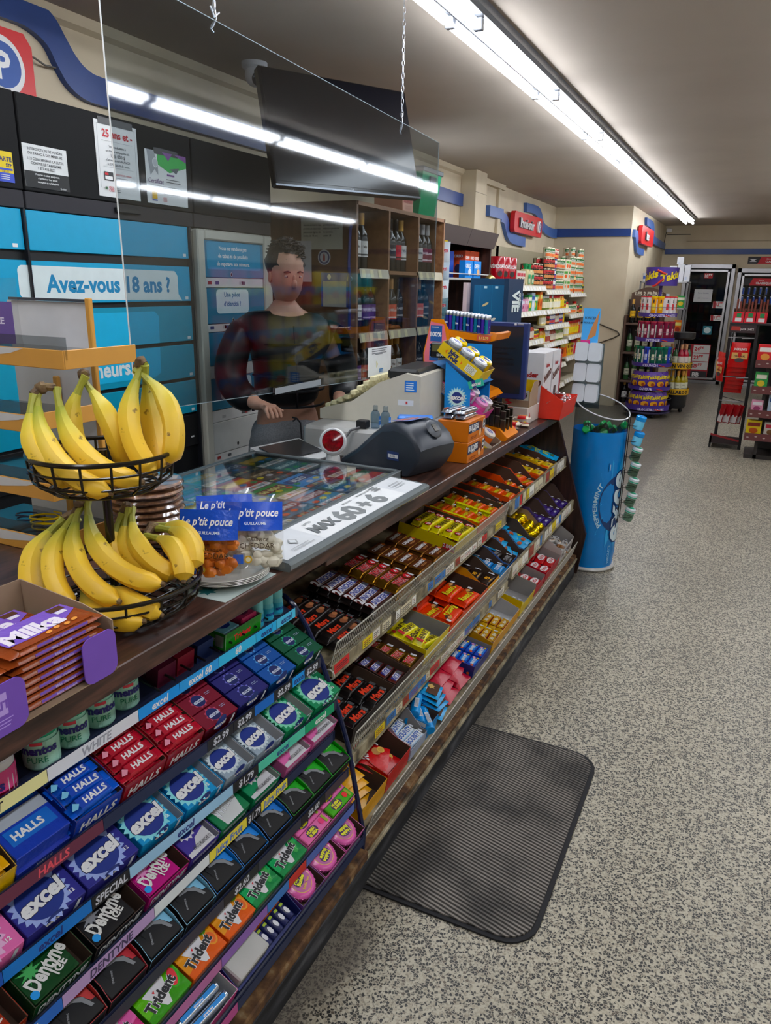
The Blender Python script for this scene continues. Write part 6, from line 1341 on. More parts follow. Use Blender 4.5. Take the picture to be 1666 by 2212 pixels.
# ================================================================ scanner, terminal, register
r = empty('barcode_scanner', 'white countertop barcode scanner with round red window', 'scanner', T(-1.235, 2.16, .9405))
b = MB(); b.lathe([(.055, 0), (.058, .006), (.05, .014), (.026, .03), (.022, .055)], 'gl:#b9bbbb', 24); b.obj('base', r)
b = MB(); b.lathe([(.018, -.045), (.036, -.040), (.046, -.022), (.047, .0), (.044, .018), (.040, .024)], 'gl:#c3c5c5', 28); h_ = b.obj('head', r, T(0, 0, .098) @ RZ(-62 + 0) @ RY(74))
b = MB(); b.lathe([(.001, .0255), (.033, .0255), (.037, .0245)], 'redlens', 28, caps=False); b.lathe([(.0375, .022), (.0405, .027), (.036, .0275)], 'gl:#8a8c8e', 28, caps=False); b.obj('red_window', h_)
r = empty('keyboard', 'white flat keyboard behind the lottery ticket display', 'keyboard', T(-1.42, 2.20, .9405) @ RZ(-12))
b = MB(); b.prism([(-.09, 0), (.09, 0), (.09, .018), (-.09, .055)], -.12, .12, 'gl:#b0b2b3', 'y'); b.obj('casing', r)
b = MB(); b.box(-.07, -.10, .0, .05, .10, .003, 'gl:#2a2b2e'); b.obj('screen', r, T(0, 0, .040) @ RY(11.6))
r = empty('ticket_terminal', 'large dark grey rounded ticket checking terminal with orange swoosh', 'terminal', T(-1.03, 2.30, .9405) @ RZ(-14))
prof = [(-.225, .004), (-.222, .018), (-.15, .062), (-.08, .122), (-.03, .160), (.03, .172), (.085, .162), (.122, .135), (.143, .100), (.135, .066), (.112, .03), (.088, .004)]
secs = []
for t, sc_, zz in ((-.098, .86, .86), (-.094, .95, .94), (-.08, 1, 1), (.0, 1.0, 1.03), (.08, 1, 1), (.094, .95, .94), (.098, .86, .86)): secs.append([(p[0] * sc_, t, .004 + (p[1] - .004) * zz) for p in prof])
b = MB(); b.loft(secs, 'sat:#262b33'); b.obj('casing', r)
b = MB(); b.lathe([(.03, 0), (.034, .004), (.026, .010), (.001, .010)], 'sat:#3e4248', 20, caps=False); b.box(-.014, -.010, .010, .014, .010, .0125, 'gl:#2e2b22', .001); b.obj('speaker', r, T(.112, -.0, .152) @ RY(50))
b = MB(); f = b.face((-.03, -.06, .0), (1, 0, 0), (0, 1, 0)); f.rect(0, 0, .085, .12, 'gl:#4a62a8'); f.pts([(.01, .02), (.03, .035), (.045, .06), (.04, .09), (.03, .1), (.032, .08), (.028, .06), (.015, .04)], 'gl:#c9603a'); f.pts([(.03, .015), (.05, .03), (.066, .06), (.06, .09), (.05, .1), (.052, .08), (.048, .055), (.035, .035)], 'gl:#c9603a'); b.obj('top_panel', r, T(.0, 0, .1725) @ RY(-7))
b = MB(); f = b.face((0, 0, 0), (1, 0, 0), (0, 0, 1)); f.rect(0, 0, .05, .03, '#22325c'); f.rect(.004, .008, .046, .02, '#b9bcc0'); f.text('5483', .025, .014, .007, '#2a2a2a'); b.obj('asset_label', r, T(.0, -.0995, .05) )
r = empty('cash_register', 'beige electronic cash register behind the counter displays', 'cash register', T(-1.45, 2.31, .9405) @ RZ(5))
BG = 'sat:#b0aca0'
b = MB(); b.box(0, 0, 0, .42, .46, .112, 'sat:#9c9c9a', .012); b.obj('cash_drawer', r)
b = MB(); b.prism([(0, .113), (.40, .113), (.40, .292), (.34, .300), (.24, .262), (.13, .185), (.0, .150)], .15, .62, BG, 'y'); b.obj('body', r)
b = MB()
for i in range(8):
    for j in range(10): x = .012 + i * .026; z = .152 + i * .0125 * (1 if i < 4 else 1.5) - (.0 if i < 4 else .02); b.box(x, .17 + j * .040, z, x + .02, .20 + j * .040, z + .016, '#c3bd9c', .002)
b.obj('keys', r)
b = MB(); b.box(.26, .18, .27, .38, .50, .312, 'sat:#17181a', .01); b.obj('printer_cover', r)
b = MB(); b.box(.335, .56, .28, .365, .60, .33, BG, .006); b.obj('display_pole', r)
b = MB(); b.box(.31, .53, .325, .41, .56, .385, 'gl:#17171a', .006); f = b.face((.31, .5297, .325), (1, 0, 0), (0, 0, 1)); f.text('SHARP', .05, .012, .010, '#b9bcc0', .03); f.pts([(.01, .025), (.09, .025), (.09, .052), (.01, .052)], '#4a4a2a'); b.obj('customer_display', r)
b = MB(); f = b.face((0, .1497, 0), (1, 0, 0), (0, 0, 1)); f.rect(.315, .185, .375, .205, '#c3c5c8'); f.rect(.345, .19, .352, .2, '#b03a3a'); f.rect(.34, .235, .385, .275, '#2a6ab8'); f.lines(.345, .38, .268, .008, 4, .003, '#c9d6e6'); b.obj('sticker', r)
b = MB(); b.tube([(-1.22, 2.36, 1.062), (-1.25, 2.31, 1.05), (-1.30, 2.26, .96), (-1.33, 2.22, .95)], .005, '#4a4a4c', 6); b.box(-1.245, 2.34, 1.055, -1.205, 2.375, 1.083, '#1a1a1c', .003)
put('power_cable', b, 'black plug and grey cable hanging over the register drawer', 'cable')
b = MB(); b.tube([(-1.17, 2.455, 1.06), (-1.16, 2.44, 1.058), (-1.10, 2.30, 1.0), (-1.19, 2.25, .95), (-1.24, 2.22, .944)], .004, '#5a5c60', 6)
put('terminal_cable', b, 'grey cable running from behind the terminal to the barcode scanner', 'cable')
for i in range(2):
    r = empty('hand_sanitizer', ('nearer', 'farther')[i] + ' of two small clear sanitizer bottles on the register drawer', 'bottle', T(-1.19 + i * .04, 2.385, 1.0535), 'small clear sanitizer bottles')
    b = MB(); b.lathe([(.015, 0), (.017, .004), (.017, .05), (.012, .060), (.008, .064)], 'clr:#c9dcec', 16); b.obj('bottle_body', r)
    b = MB(); b.lathe([(.009, .062), (.009, .080), (.006, .082)], 'clr:#e6eef4', 12); b.obj('cap', r)
    b = MB(); f = b.face((.0178, -.009, .012), (0, 1, 0), (0, 0, 1)); f.rect(0, 0, .018, .032, '#3c78b8'); f.text('Purell', .009, .018, .006, '#d5dce6', .02); b.obj('bottle_label', r)
r = empty('tissue_pack', 'blue tissue pocket pack on the register drawer beside the sanitizers', 'tissue pack', T(-1.075, 2.385, 1.0535) @ RZ(-70))
b = MB(); b.box(-.03, -.025, 0, .02, .10, .055, 'film:#2f6fc0', .006); f = b.face((.0203, -.02, 0), (0, 1, 0), (0, 0, 1)); f.text('Kleenex', .018, .028, .014, '#d5dce6', .03, .05, 0, 1.3); f.ell(.06, .026, .02, .018, '#7aa4d8', 14); f.rect(.102, .003, .118, .05, '#c3c8d0'); b.obj('wrapper', r)
# ================================================================ counter, far end
CZ = .9405
def wbox(name, x0, y0, z0, x1, y1, z1, key, label, cat, near=None, aisle=None, top=None, b=.0015, group=None):
    """closed carton; near = print on the side facing the camera, aisle = print on the side facing the aisle"""
    m = MB(); X, Y, Z = x1 - x0, y1 - y0, z1 - z0; m.box(0, 0, 0, X, Y, Z, key, b)
    if near: near(m.face((0, -.0002, 0), (1, 0, 0), (0, 0, 1)), X, Z)
    if aisle: aisle(m.face((X + .0002, 0, 0), (0, 1, 0), (0, 0, 1)), Y, Z)
    if top: top(m.face((0, 0, Z + .0002), (0, 1, 0), (-1, 0, 0)) if False else m.face((X, 0, Z + .0002), (0, 1, 0), (-1, 0, 0)), Y, X)
    return put(name, m, label, cat, T(x0, y0, z0), group)
def bld(f, w, h): f.rect(0, h * .42, w * .62, h * .86, '#1c2540'); f.text('BUILDERS', w * .31, h * .68, h * .26, '#d5d8de', .03, w * .55); f.text('PROTEIN', w * .31, h * .5, h * .1, '#d5d8de', .02); f.ell(w * .72, h * .55, w * .09, h * .34, '#5a2c1c', 10, .5); f.ell(w * .68, h * .3, w * .07, h * .2, '#c9a07a', 8); f.ell(w * .9, h * .62, w * .075, h * .27, '#d5d8de', 14); f.ell(w * .9, h * .62, w * .06, h * .22, '#2a2420', 14); f.text('20g', w * .9, h * .62, h * .14, '#d5d8de', .03); f.lines(w * .1, w * .5, h * .25, h * .08, 2, h * .04, '#7a3a16')
wbox('snack_bar_box', -.985, 2.475, CZ, -.868, 2.655, CZ + .074, 'sat:#b5672c', 'orange protein bar box at the bottom of the pair beside the grey terminal', 'snack box', None, bld)
wbox('snack_bar_box', -.985, 2.475, CZ + .075, -.868, 2.655, CZ + .149, 'sat:#b5672c', 'orange protein bar box stacked on top, holding foil wrapped bars', 'snack box', None, bld)
fb = proto('protein_bar', barmesh(.15, .04, .017, 'foil:#a9adb4', None, art=lambda f, L, W: (f.rect(.02, .004, L - .03, W * .5, '#2a3350'), f.text('PROTEIN BAR', L * .5, W * .3, W * .28, '#d5d8de', .02), f.rect(L * .1, W * .6, L * .3, W * .9, '#b5562c'))))
for k in range(2):
    for j in range(2): fb.put(T(-.955 + j * .045, 2.56, CZ + .150 + k * .018) @ RZ(90 + random.uniform(-8, 8)), 'silver foil protein bar on the orange boxes, %s layer, %s side' % (('lower', 'upper')[k], ('far', 'aisle')[j]), 'silver foil protein bars')
# blue countertop gum stand
r = empty('gum_stand', 'blue sided countertop gum stand with a white logo panel facing the camera', 'display stand', T(-1.07, 2.75, CZ))
b = MB(); b.prism([(0, 0), (.105, 0), (.105, .245), (0, .325)], -.003, 0, 'sat:#2a7cc0', 'y'); f = b.face((0, -.0032, 0), (1, 0, 0), (0, 0, 1)); f.star(.052, .19, .042, .032, 20, '#8fc0e8'); f.star(.052, .19, .034, .028, 20, '#b9d6ee'); f.ell(.052, .19, .022, .022, '#1c2c6c', 20); f.otext('excel', .053, .192, .020, '#d5dae2', '#1c2c6c', .04, .03, w=.062, shear=.2); f.ell(.06, .03, .026, .045, '#a08a74', 12, .4); f.ell(.052, .045, .018, .03, '#c9b9a6', 10, .4); b.obj('side_panel', r)
b = MB(); b.box(-.02, .23, 0, .105, .236, .38, 'sat:#2a7cc0'); 
for z in (.06, .15, .25): b.add([(-.06, 0, z + .07), (.12, 0, z - .01), (.12, .23, z - .01), (-.06, .23, z + .07)], [(0, 1, 2, 3)], '#2a5a8a')
b.obj('shelves', r)
def tub(key, lidk, label, M, logo='excel', lc='#1d2f78'):
    root = empty('gum_tub', label, 'gum bottle', M); b = MB(); b.lathe([(.022, 0), (.028, .004), (.0285, .035), (.026, .048)], key, 20); f = b.face((.0, -.0288, .008), (1, 0, 0), (0, 0, 1)); f.ell(0, .016, .012, .012, lc, 14); f.text(logo, 0, .016, .007, '#d5dae2', .04, .03); b.obj('tub_body', root)
    b = MB(); b.lathe([(.027, .046), (.0285, .048), (.0285, .058), (.024, .062), (.001, .062)], lidk, 20, caps=False); f = b.face((0, 0, .0624), (1, 0, 0), (0, 1, 0)); f.ell(0, 0, .014, .012, '#1d2f78', 16); f.text(logo, 0, 0, .007, '#d5dae2', .04, .024); b.obj('lid', root); return root
Mt = T(-1.105, 2.738, CZ + .365) @ RY(33)
m = MB(); tray(m, .20, .125, .045, .05, 'sat:#c9ae0e', 'kraft light', cut=[(0, 0), (.125, 0), (.125, .05), (0, .045)]); f = frontface(m); f.otext('Juicy', .065, .033, .016, '#1c2250', '#d9c45a', .06, .02); f.otext('Fruit', .072, .014, .016, '#1c2250', '#d9c45a', .06, .02); f.pts([(.028, .022), (.038, .032), (.034, .022), (.038, .012)], '#c95f1c'); f.pts([(.112, .022), (.102, .032), (.106, .022), (.102, .012)], '#c95f1c'); f.rect(.13, .008, .175, .036, '#c9c9b9'); f.lines(.134, .172, .033, .005, 5, .0015, '#5a5a50')
put('display_carton', m, 'tilted yellow open gum carton on top of the blue gum stand', 'carton tray', Mt)
for i in range(3): tub('foil:#9ca4ae', 'gl:#b5bac0', 'silver gum tub, %s down the slope in the yellow carton' % ORD[i], Mt @ T(.036 + i * .062, .034, .006))
for i in range(3): tub('gl:#d0a51c', 'gl:#d9b83c', 'yellow gum tub, %s down the slope behind the silver ones' % ORD[i], Mt @ T(.036 + i * .062, .092, .006), 'JF', '#c95f1c')
Mp = T(-1.11, 2.765, CZ + .215) @ RY(33)
m = MB(); tray(m, .21, .12, .04, .045, 'sat:#b03a80', 'kraft light', cut=[(0, 0), (.12, 0), (.12, .045), (0, .04)]); f = frontface(m); f.rect(0, 0, .06, .036, '#b9b0b6'); f.lines(.006, .052, .032, .005, 5, .0015, '#6a4a5c'); f.rect(.14, .002, .205, .018, '#c9c0c6')
put('display_carton', m, 'tilted pink open gum carton half way up the blue gum stand', 'carton tray', Mp)
for i in range(2): tub('gl:#c94a90', 'gl:#d58ab8', 'pink gum tub, %s of two in the pink carton' % ('upper', 'lower')[i], Mp @ T(.105 + i * .066, .034, .006))
for i in range(2): tub('gl:#c9b9c4', 'gl:#d5ccd2', 'pale gum tub, %s of two behind the pink ones' % ('upper', 'lower')[i], Mp @ T(.105 + i * .066, .090, .006))
Mo = T(-1.06, 2.775, CZ + .085) @ RY(33)
m = MB(); tray(m, .20, .11, .036, .04, 'sat:#b9b3a6', 'kraft light', cut=[(0, 0), (.11, 0), (.11, .04), (0, .036)]); f = frontface(m); f.ell(.13, .018, .03, .012, '#c95f1c', 12); f.rect(.15, .002, .198, .02, '#c9b94a')
put('display_carton', m, 'white open gum carton at the bottom of the blue gum stand', 'carton tray', Mo)
tub('gl:#d0601c', 'gl:#c9c3bc', 'orange gum tub with clear lid at the bottom of the gum stand', Mo @ T(.15, .036, .006))
for i, (z, c, y) in enumerate(((.228, '#3fa08a', 2.748), (.075, '#7ac0d0', 2.757))):
    m = MB(); m.box(0, -.001, 0, .062, 0, .028, 'sat:' + c); f = m.face((0, -.0012, 0), (1, 0, 0), (0, 0, 1)); f.rect(.015, 0, .03, .028, '#1c2c6c'); f.text('excel', .031, .014, .013, '#dfe3e8', .04, .05, .2)
    put('shelf_label', m, ('teal', 'light blue')[i] + ' logo label clipped to the gum stand', 'label', T(-.965, y - .012, CZ + z) @ RY(-18))
# lighter stand, orange with pink side
r = empty('lighter_stand', 'orange lighter stand with pink side panel and a tray of blue lighters on top', 'display stand', T(-1.26, 3.0, CZ))
OR = 'gl:#c9781c'
b = MB(); b.prism([(.03, 0), (.095, 0), (.10, .25), (.12, .33), (.10, .43), (.075, .47), (.02, .47), (-.01, .33), (-.005, .24), (.01, .10)], -.006, 0, OR, 'y'); f = b.face((0, -.0062, 0), (1, 0, 0), (0, 0, 1)); f.pts([(.03, .01), (.09, .01), (.092, .19), (.0, .24), (.012, .10)], '#c9b98a'); f.pts([(.0, .24), (.092, .19), (.105, .33), (.08, .45), (.02, .46), (-.005, .33)], '#c96a78')
f.rect(.02, .38, .072, .445, '#22508c'); f.text('100%', .045, .41, .018, '#d5dce6', .03); f.lines(.024, .066, .44, .006, 1, .003, '#c9d0da'); f.rect(.018, .30, .07, .37, '#22508c'); f.text('2X', .036, .352, .018, '#d5dce6', .04); f.pts([(.055, .345), (.062, .36), (.064, .343)], '#c9503c'); f.lines(.022, .066, .335, .006, 4, .002, '#8aa4c8'); f.text('Flick', .07, .15, .016, '#4a4a44', .03, rot=-pi / 2); f.text('Clique', .045, .14, .016, '#4a4a44', .03, rot=-pi / 2); b.obj('side_panel', r)
b = MB(); b.prism([(.08, .405), (.27, .385), (.30, .395), (.31, .42), (.295, .425), (.28, .41), (.08, .432)], .0, .19, OR, 'y'); b.box(.03, .001, .0, .10, .19, .43, OR, .01); b.prism([(.08, .0), (.27, .0), (.29, .02), (.27, .04), (.08, .05)], .0, .19, OR, 'y'); b.prism([(.08, .19), (.25, .13), (.29, .16), (.27, .18), (.08, .23)], .0, .19, OR, 'y')
f = b.face((.262, -.0004, .392), (.98, 0, .05), (0, 0, 1)); b.obj('stand_body', r)
b = MB(); b.box(.0, -.001, .0, .058, .0, .022, '#b8503c'); f = b.face((0, -.0012, 0), (1, 0, 0), (0, 0, 1)); f.text('2 / 3.99', .028, .011, .010, '#d9c97a', .03, .05); b.obj('price_label', r, T(.225, -.004, .392) )
lt = MB(); lt.lathe([(.0068, 0), (.0072, .004), (.0072, .056)], 'gl:#1c2c78', 12); lt.lathe([(.0070, .056), (.0074, .058), (.0074, .070), (.005, .0745)], 'mt:#b9bcc2', 12); f = lt.face((-.004, -.0074, .008), (1, 0, 0), (0, 0, 1)); f.text('bic', .004, .02, .008, '#c9d0e6', .03)
l1 = proto('lighter', lt)
lt = MB(); lt.lathe([(.0068, 0), (.0072, .004), (.0072, .056)], 'gl:#12607c', 12); lt.lathe([(.0070, .056), (.0074, .058), (.0074, .070), (.005, .0745)], 'mt:#b9bcc2', 12); l2 = proto('lighter', lt)
lt = MB(); lt.lathe([(.0068, 0), (.0072, .004), (.0072, .056)], 'gl:#3a2488', 12); lt.lathe([(.0070, .056), (.0074, .058), (.0074, .070), (.005, .0745)], 'mt:#b9bcc2', 12); l3 = proto('lighter', lt)
for j in range(3):
    for i in range(12): (l1, l2, l3)[(i * 2 + j) % 3].put(T(-1.176 + i * .0157, 3.012 + j * .017, CZ + .4335 - i * .0014), '%s lighter, %s from the pink panel in the %s row of the orange tray' % (('dark blue', 'teal', 'violet')[(i * 2 + j) % 3], ORD[i], ORD[j]), 'blue lighters on the orange stand')
# screen, lighter card display behind it
r = empty('customer_monitor', 'tall black screen in a dark blue frame facing the camera', 'monitor', T(-1.21, 3.3, CZ))
b = MB(); b.box(0, 0, .12, .305, .03, .455, 'sat:#1c2c5c', .004); b.obj('frame', r)
b = MB(); b.box(.014, -.002, .145, .283, 0, .438, 'gl:#20262e'); f = b.face((.014, -.0022, .145), (1, 0, 0), (0, 0, 1))
for i, s in enumerate(['Une preuve d’âge avec', 'photo est exigée', 'lorsqu’un client paraît', 'avoir moins de 25 ans.']): f.text(s, .10, .20 - i * .023, .011, '#05070a', .02, .16, al='l')
f.text('Un message de', .10, .06, .009, '#0a0c10', .01, al='l'); b.obj('screen', r)
b = MB(); b.box(.12, .02, 0, .18, .06, .2, '#17181c', .004); b.box(.06, -.01, 0, .24, .12, .012, '#17181c', .003); b.obj('stand', r)
b = MB(); f = b.face((.24, -.0006, .443), (1, 0, 0), (0, 0, 1)); f.rect(0, 0, .01, .009, '#b9bcc0'); f.lines(.014, .045, .008, .004, 2, .002, '#b9bcc0'); b.obj('sticker', r)
r = empty('lighter_card_display', 'tall dark blue card display lettered VIE behind the lighters', 'display stand', T(-1.29, 3.5, CZ))
b = MB(); b.box(0, .10, 0, .22, .105, .64, 'sat:#123c5c'); b.prism([(.20, 0), (.222, .0), (.26, .105), (.22, .105)], 0, .64, 'sat:#14304c', 'z'); b.prism([(0, 0), (.02, 0), (.0, .105), (-.02, .105)], 0, .62, '#b9a9ac', 'z'); b.obj('card', r)
b = MB(); f = b.face((.02, .0995, .40), (1, 0, 0), (0, 0, 1)); f.rect(0, 0, .18, .21, 'sat:#1c5c84')
for i in range(3): f.rect(.06 * i + .03, 0, .06 * i + .0315, .21, '#2a7aa0'); f.rect(.05 + .055 * i, .195, .065 + .055 * i, .205, '#a9c9dc')
f.ell(.06, .12, .02, .006, '#c9b98a', 6, .5); f.ell(.10, .05, .02, .007, '#d5d0c0', 6, .4); b.obj('picture', r)
b = MB(); V_ = Vector((.04, .105, 0)).normalized(); f = b.face((.224, .002, .38), V_, (0, 0, 1)); f.text('VIE', .055, .16, .05, '#c9d3de', .04, .2, rot=-pi / 2); f.text('QUÉBEC', .085, .16, .014, '#c9d3de', .03, rot=-pi / 2); b.obj('lettering', r)
# white wafer boxes, red trays and loose sweets
def bue(f, w, h): f.text('kinder', w * .42, h * .66, h * .08, '#8a1c1c', .05); f.text('bueno', w * .5, h * .55, h * .13, '#4a2416', .05, w * .8, .2); f.pts([(w * .3, h * .22), (w * .55, h * .42), (w * .75, h * .36), (w * .5, h * .16)], '#7a4a26'); f.pts([(w * .4, h * .28), (w * .5, h * .36), (w * .6, h * .33), (w * .5, h * .25)], '#a87040'); f.rect(0, 0, w, h * .08, '#b8342a')
def bue2(f, w, h): f.text('kinder', w * .5, h * .8, h * .06, '#8a1c1c', .05, w * .6); f.text('bueno', w * .5, h * .66, h * .13, '#4a2416', .05, w * .9, .0, .3); f.rect(w * .3, h * .1, w * .6, h * .42, '#3a2420'); f.pts([(0, 0), (w, 0), (w, h * .2), (0, h * .08)], '#b8342a')
wbox('wafer_box', -1.02, 3.60, CZ, -.90, 3.76, CZ + .305, 'sat:#b9b9bb', 'tall white wafer box with brown lettering, nearer of the two behind the screen', 'snack box', bue, bue2)
wbox('wafer_box', -1.01, 3.775, CZ, -.90, 3.93, CZ + .305, 'sat:#b9b9bb', 'tall white wafer box, farther of the two beside the red tray', 'snack box', None, bue2)
b = MB(); b.prism([(0, 0), (.10, 0), (.115, .09), (.03, .14), (0, .16)], 0, .002, 'sat:#b8342a', 'y'); b.prism([(0, 0), (.10, 0), (.115, .09), (0, .09)], .30, .302, 'sat:#b8342a', 'y'); b.box(0, 0, 0, .10, .30, .003, 'sat:#b8342a'); b.add([(.10, 0, 0), (.10, .302, 0), (.115, .302, .085), (.115, 0, .085), (.098, 0, 0), (.098, .302, 0), (.113, .302, .085), (.113, 0, .085)], [(0, 1, 2, 3), (7, 6, 5, 4), (2, 6, 7, 3)], 'sat:#b8342a')
put('display_carton', b, 'red slanted tray of small white and silver wrapped sweets near the counter end', 'carton tray', T(-.896, 3.55, CZ))
tw = MB(); flowpack(tw, .05, .022, .012, 'foil:#b9b5b3', 'foil:#c9c9cc', art=lambda f, L, W: f.rect(L * .3, .002, L * .7, W - .002, '#a83a2c')); ts = proto('wrapped_sweet', tw)
for j in range(22): ts.put(T(-.845 + random.uniform(-.025, .035), 3.57 + j * .0115, CZ + .05 + random.uniform(0, .045)) @ RZ(random.uniform(0, 180)) @ RX(random.uniform(-40, 40)), 'silver and white wrapped sweet, %s along the red slanted tray' % (ORD[j] if j < 20 else ('last but one', 'last')[j - 20]), 'silver wrapped sweets in the red tray')
wbox('snack_box', -1.04, 3.36, CZ, -.90, 3.56, CZ + .075, 'sat:#b3aea8', 'low white and red box with a bar picture in front of the wafer boxes', 'snack box', lambda f, w, h: (f.rect(0, 0, w * .5, h, '#a83028'), f.ell(w * .25, h * .55, w * .2, h * .25, '#4a2c1c', 10, .3)), lambda f, w, h: f.pts([(w * .1, h * .3), (w * .2, h * .7), (w * .25, h * .3)], '#a83028'))
b = MB(); tray(b, .13, .14, .07, .11, 'kraft light', 'sat:#b9a018'); f = frontface(b); f.text('TWIX', .03, .035, .03, '#a8202c', .04, rot=pi / 2); f.rect(.07, .03, .125, .075, '#b5b5a9'); f.text('2 / 3', .097, .055, .018, '#1b1b1b', .03)
put('display_carton', b, 'brown and yellow carton with a handwritten price card beside the screen', 'carton tray', T(-1.03, 3.38, CZ + .076))
rw = MB(); flowpack(rw, .075, .038, .016, 'film:#b8282c', 'film:#c9c0b0', art=lambda f, L, W: (f.rect(L * .2, W * .3, L * .8, W * .6, '#c9a84a'), f.text('Lindt', L * .5, W * .7, W * .22, '#d9d2c0', .02))); rs = proto('wrapped_sweet', rw)
for j in range(13): rs.put(T(-.955 + random.uniform(-.05, .075), 3.10 + j * .018, CZ + .002 + .017 * (j % 3)) @ RZ(random.uniform(0, 180)) @ RX(random.uniform(-10, 10)), 'red and gold wrapped sweet, %s from the near side of the loose heap' % ORD[j], 'loose red and gold sweets on the counter')
r = empty('small_lighter_stand', 'small orange counter stand with price label and rows of lighters', 'display stand', T(-1.0, 2.93, CZ))
b = MB(); b.prism([(0, 0), (.13, 0), (.14, .015), (.10, .05), (0, .06)], 0, .16, OR, 'y'); f = b.face((.02, -.0004, .012), (1, 0, 0), (0, 0, 1)); f.rect(0, 0, .07, .03, '#b8503c'); f.text('2/1.99', .035, .015, .012, '#d9c97a', .03); b.obj('stand_body', r)
mc = proto('lighter', (lambda m: (m.box(-.011, -.005, 0, .011, .005, .05, 'mt:#5a544a', .002), m.box(-.011, -.005, .051, .011, .005, .085, 'mt:#4a4640', .002), m)[2])(MB()))
for j in range(3):
    for i in range(5): mc.put(T(-.985 + i * .026 * .9, 2.955 + j * .05, CZ + .052 + (.01 if i < 4 else 0) - i * .004) @ RY(-0), 'flat metal lighter, %s from the left in row %s of the small orange stand' % (ORD[i], ORD[j]), 'flat metal lighters in the small orange stand')
wbox('skittles_box', -.98, 4.075 - .10, CZ, -.92, 4.05, CZ + .27, 'sat:#8a1424', 'dark red upright card box with white lettering behind the wafer boxes', 'snack box', lambda f, w, h: (f.text('Skittles', w * .5, h * .88, .014, '#dcdcdf', .04, w * .9), [f.text(s, w * .5, h * (.7 - .13 * i), .009, '#d9b0b4', .03, w * .8) for i, s in enumerate(['BEST GUMMY', 'CREATION', 'COULEURS', 'SÛRS À CROQUER'])]))['category'] = 'snack box'
bpy.context.scene.objects['skittles_box'].name = 'sweet_box'
# stm notice in a clear pocket and a card poster behind the screen
r = empty('sign_holder', 'clear pocket on the screen holding a white card reading stm', 'sign', T(-1.3435, 2.62, 1.195))
b = MB(); b.box(0, -.01, 0, .0008, .215, .03, 'clr:#cfd3d6'); b.obj('pocket', r)
b = MB(); b.box(.0012, .0, .004, .002, .205, .115, '#c3c8cc'); f = b.face((.0022, .03, .004), (0, 1, 0), (0, 0, 1)); f.text('stm', .085, .022, .022, '#3a6a9c', .04, sq=.8); f.pts([(.04, .03), (.052, .045), (.04, .058), (.044, .044)], '#b9b02c'); f.lines(.0, .15, .105, .008, 3, .003, '#5a5f66'); f.lines(.03, .1, .085, .006, 1, .003, '#5a5f66'); b.obj('card', r)
b = MB(); b.box(-1.343, 1.62 + .35, 1.208, -1.341, 1.80 + .48, 1.232, 'clr:#cfd3d6'); f = b.face((-1.3405, 1.98, 1.209), (0, 1, 0), (0, 0, 1)); f.rect(0, 0, .28, .020, '#7a8084'); put('label_strip', b, 'small clear label strip on the lower edge of the hanging screen', 'label')

# ================================================================ cylinder display at the counter end
CX, CY = -.718, 4.245
r = empty('gum_bin', 'tall round blue gum bin with PEPPERMINT lettering at the end of the counter', 'bin', T(CX, CY, 0))
b = MB(); b.lathe([(.15, .003), (.155, .012), (.146, .022)], 'gl:#a9a9a6', 40); b.obj('base', r)
b = MB(); b.lathe([(.138, .02), (.145, .10), (.147, .80)], 'gl:#0f6fb0', 48, caps=False)
def cyl(P_, key, off=.0006):
    rr = .147 + off; b.add([(rr * math.cos(a), rr * math.sin(a), z) for a, z in P_], [tuple(range(len(P_)))], key)
A0 = math.radians(-62)
def fan(c, R1, R2, n, key, off, a0=0, a1=2 * pi, kx=1.0):
    rr = .147 + off; vs = [(rr * math.cos(A0 + c[0] / .147), rr * math.sin(A0 + c[0] / .147), c[1])]
    for i in range(n + 1): t = a0 + (a1 - a0) * i / n; q = R1 if i % 2 == 0 else R2; u = (c[0] + q * math.cos(t) * kx) / .147; vs.append((rr * math.cos(A0 + u), rr * math.sin(A0 + u), c[1] + q * math.sin(t)))
    b.add(vs, [(0, i, i + 1) for i in range(1, n + 1)], key)
fan((.10, .40), .27, .17, 26, 'gl:#3a90c4', .0004, kx=.6); fan((.10, .40), .165, .165, 30, 'gl:#12305c', .0010, kx=.7)
def cyltext(s, c, h, key, bold, off, R=None, a0=0, rot=0, sx=1.0):
    vs, fs, wd = glyphs(s, bold, 3); k = h / .72; P_ = []; rr = .147 + off
    for x, y in vs:
        if R: t = a0 - (x * k) / R; u = c[0] + (R + y * k) * math.cos(t) * .7; z = c[1] + (R + y * k) * math.sin(t)
        else: X = (x - wd / 2) * k * sx; Y = y * k - h / 2; u = c[0] + X * math.cos(rot) - Y * math.sin(rot); z = c[1] + X * math.sin(rot) + Y * math.cos(rot)
        P_.append((rr * math.cos(A0 + u / .147), rr * math.sin(A0 + u / .147), z))
    b.add(P_, fs, key)
cyltext('PEPPERMINT', (.10, .40), .032, 'gl:#9cc0dc', .03, .0016, .178, math.radians(222))
cyltext('excel', (.10, .40), .15, 'gl:#0d2c5c', .07, .0016, rot=pi / 2, sx=1.05); cyltext('excel', (.10, .40), .15, 'gl:#b9c9d9', .03, .0022, rot=pi / 2, sx=1.05)
cyltext("WRIGLEY'S", (.075, .10), .016, 'gl:#7ab0d4', .02, .0016, rot=pi / 2)
b.obj('printed_wrap', r)
b = MB(); n = 48; vs = []
for i in range(n): a = 2 * pi * i / n; vs += [(.147 * math.cos(a), .147 * math.sin(a), .80), (.1475 * math.cos(a), .1475 * math.sin(a), .925 - .045 * math.cos(a) + .03 * math.sin(a))]
b.add(vs, [(2 * i, 2 * ((i + 1) % n), 2 * ((i + 1) % n) + 1, 2 * i + 1) for i in range(n)], 'clr:#dfe6ea', True); b.obj('clear_collar', r)
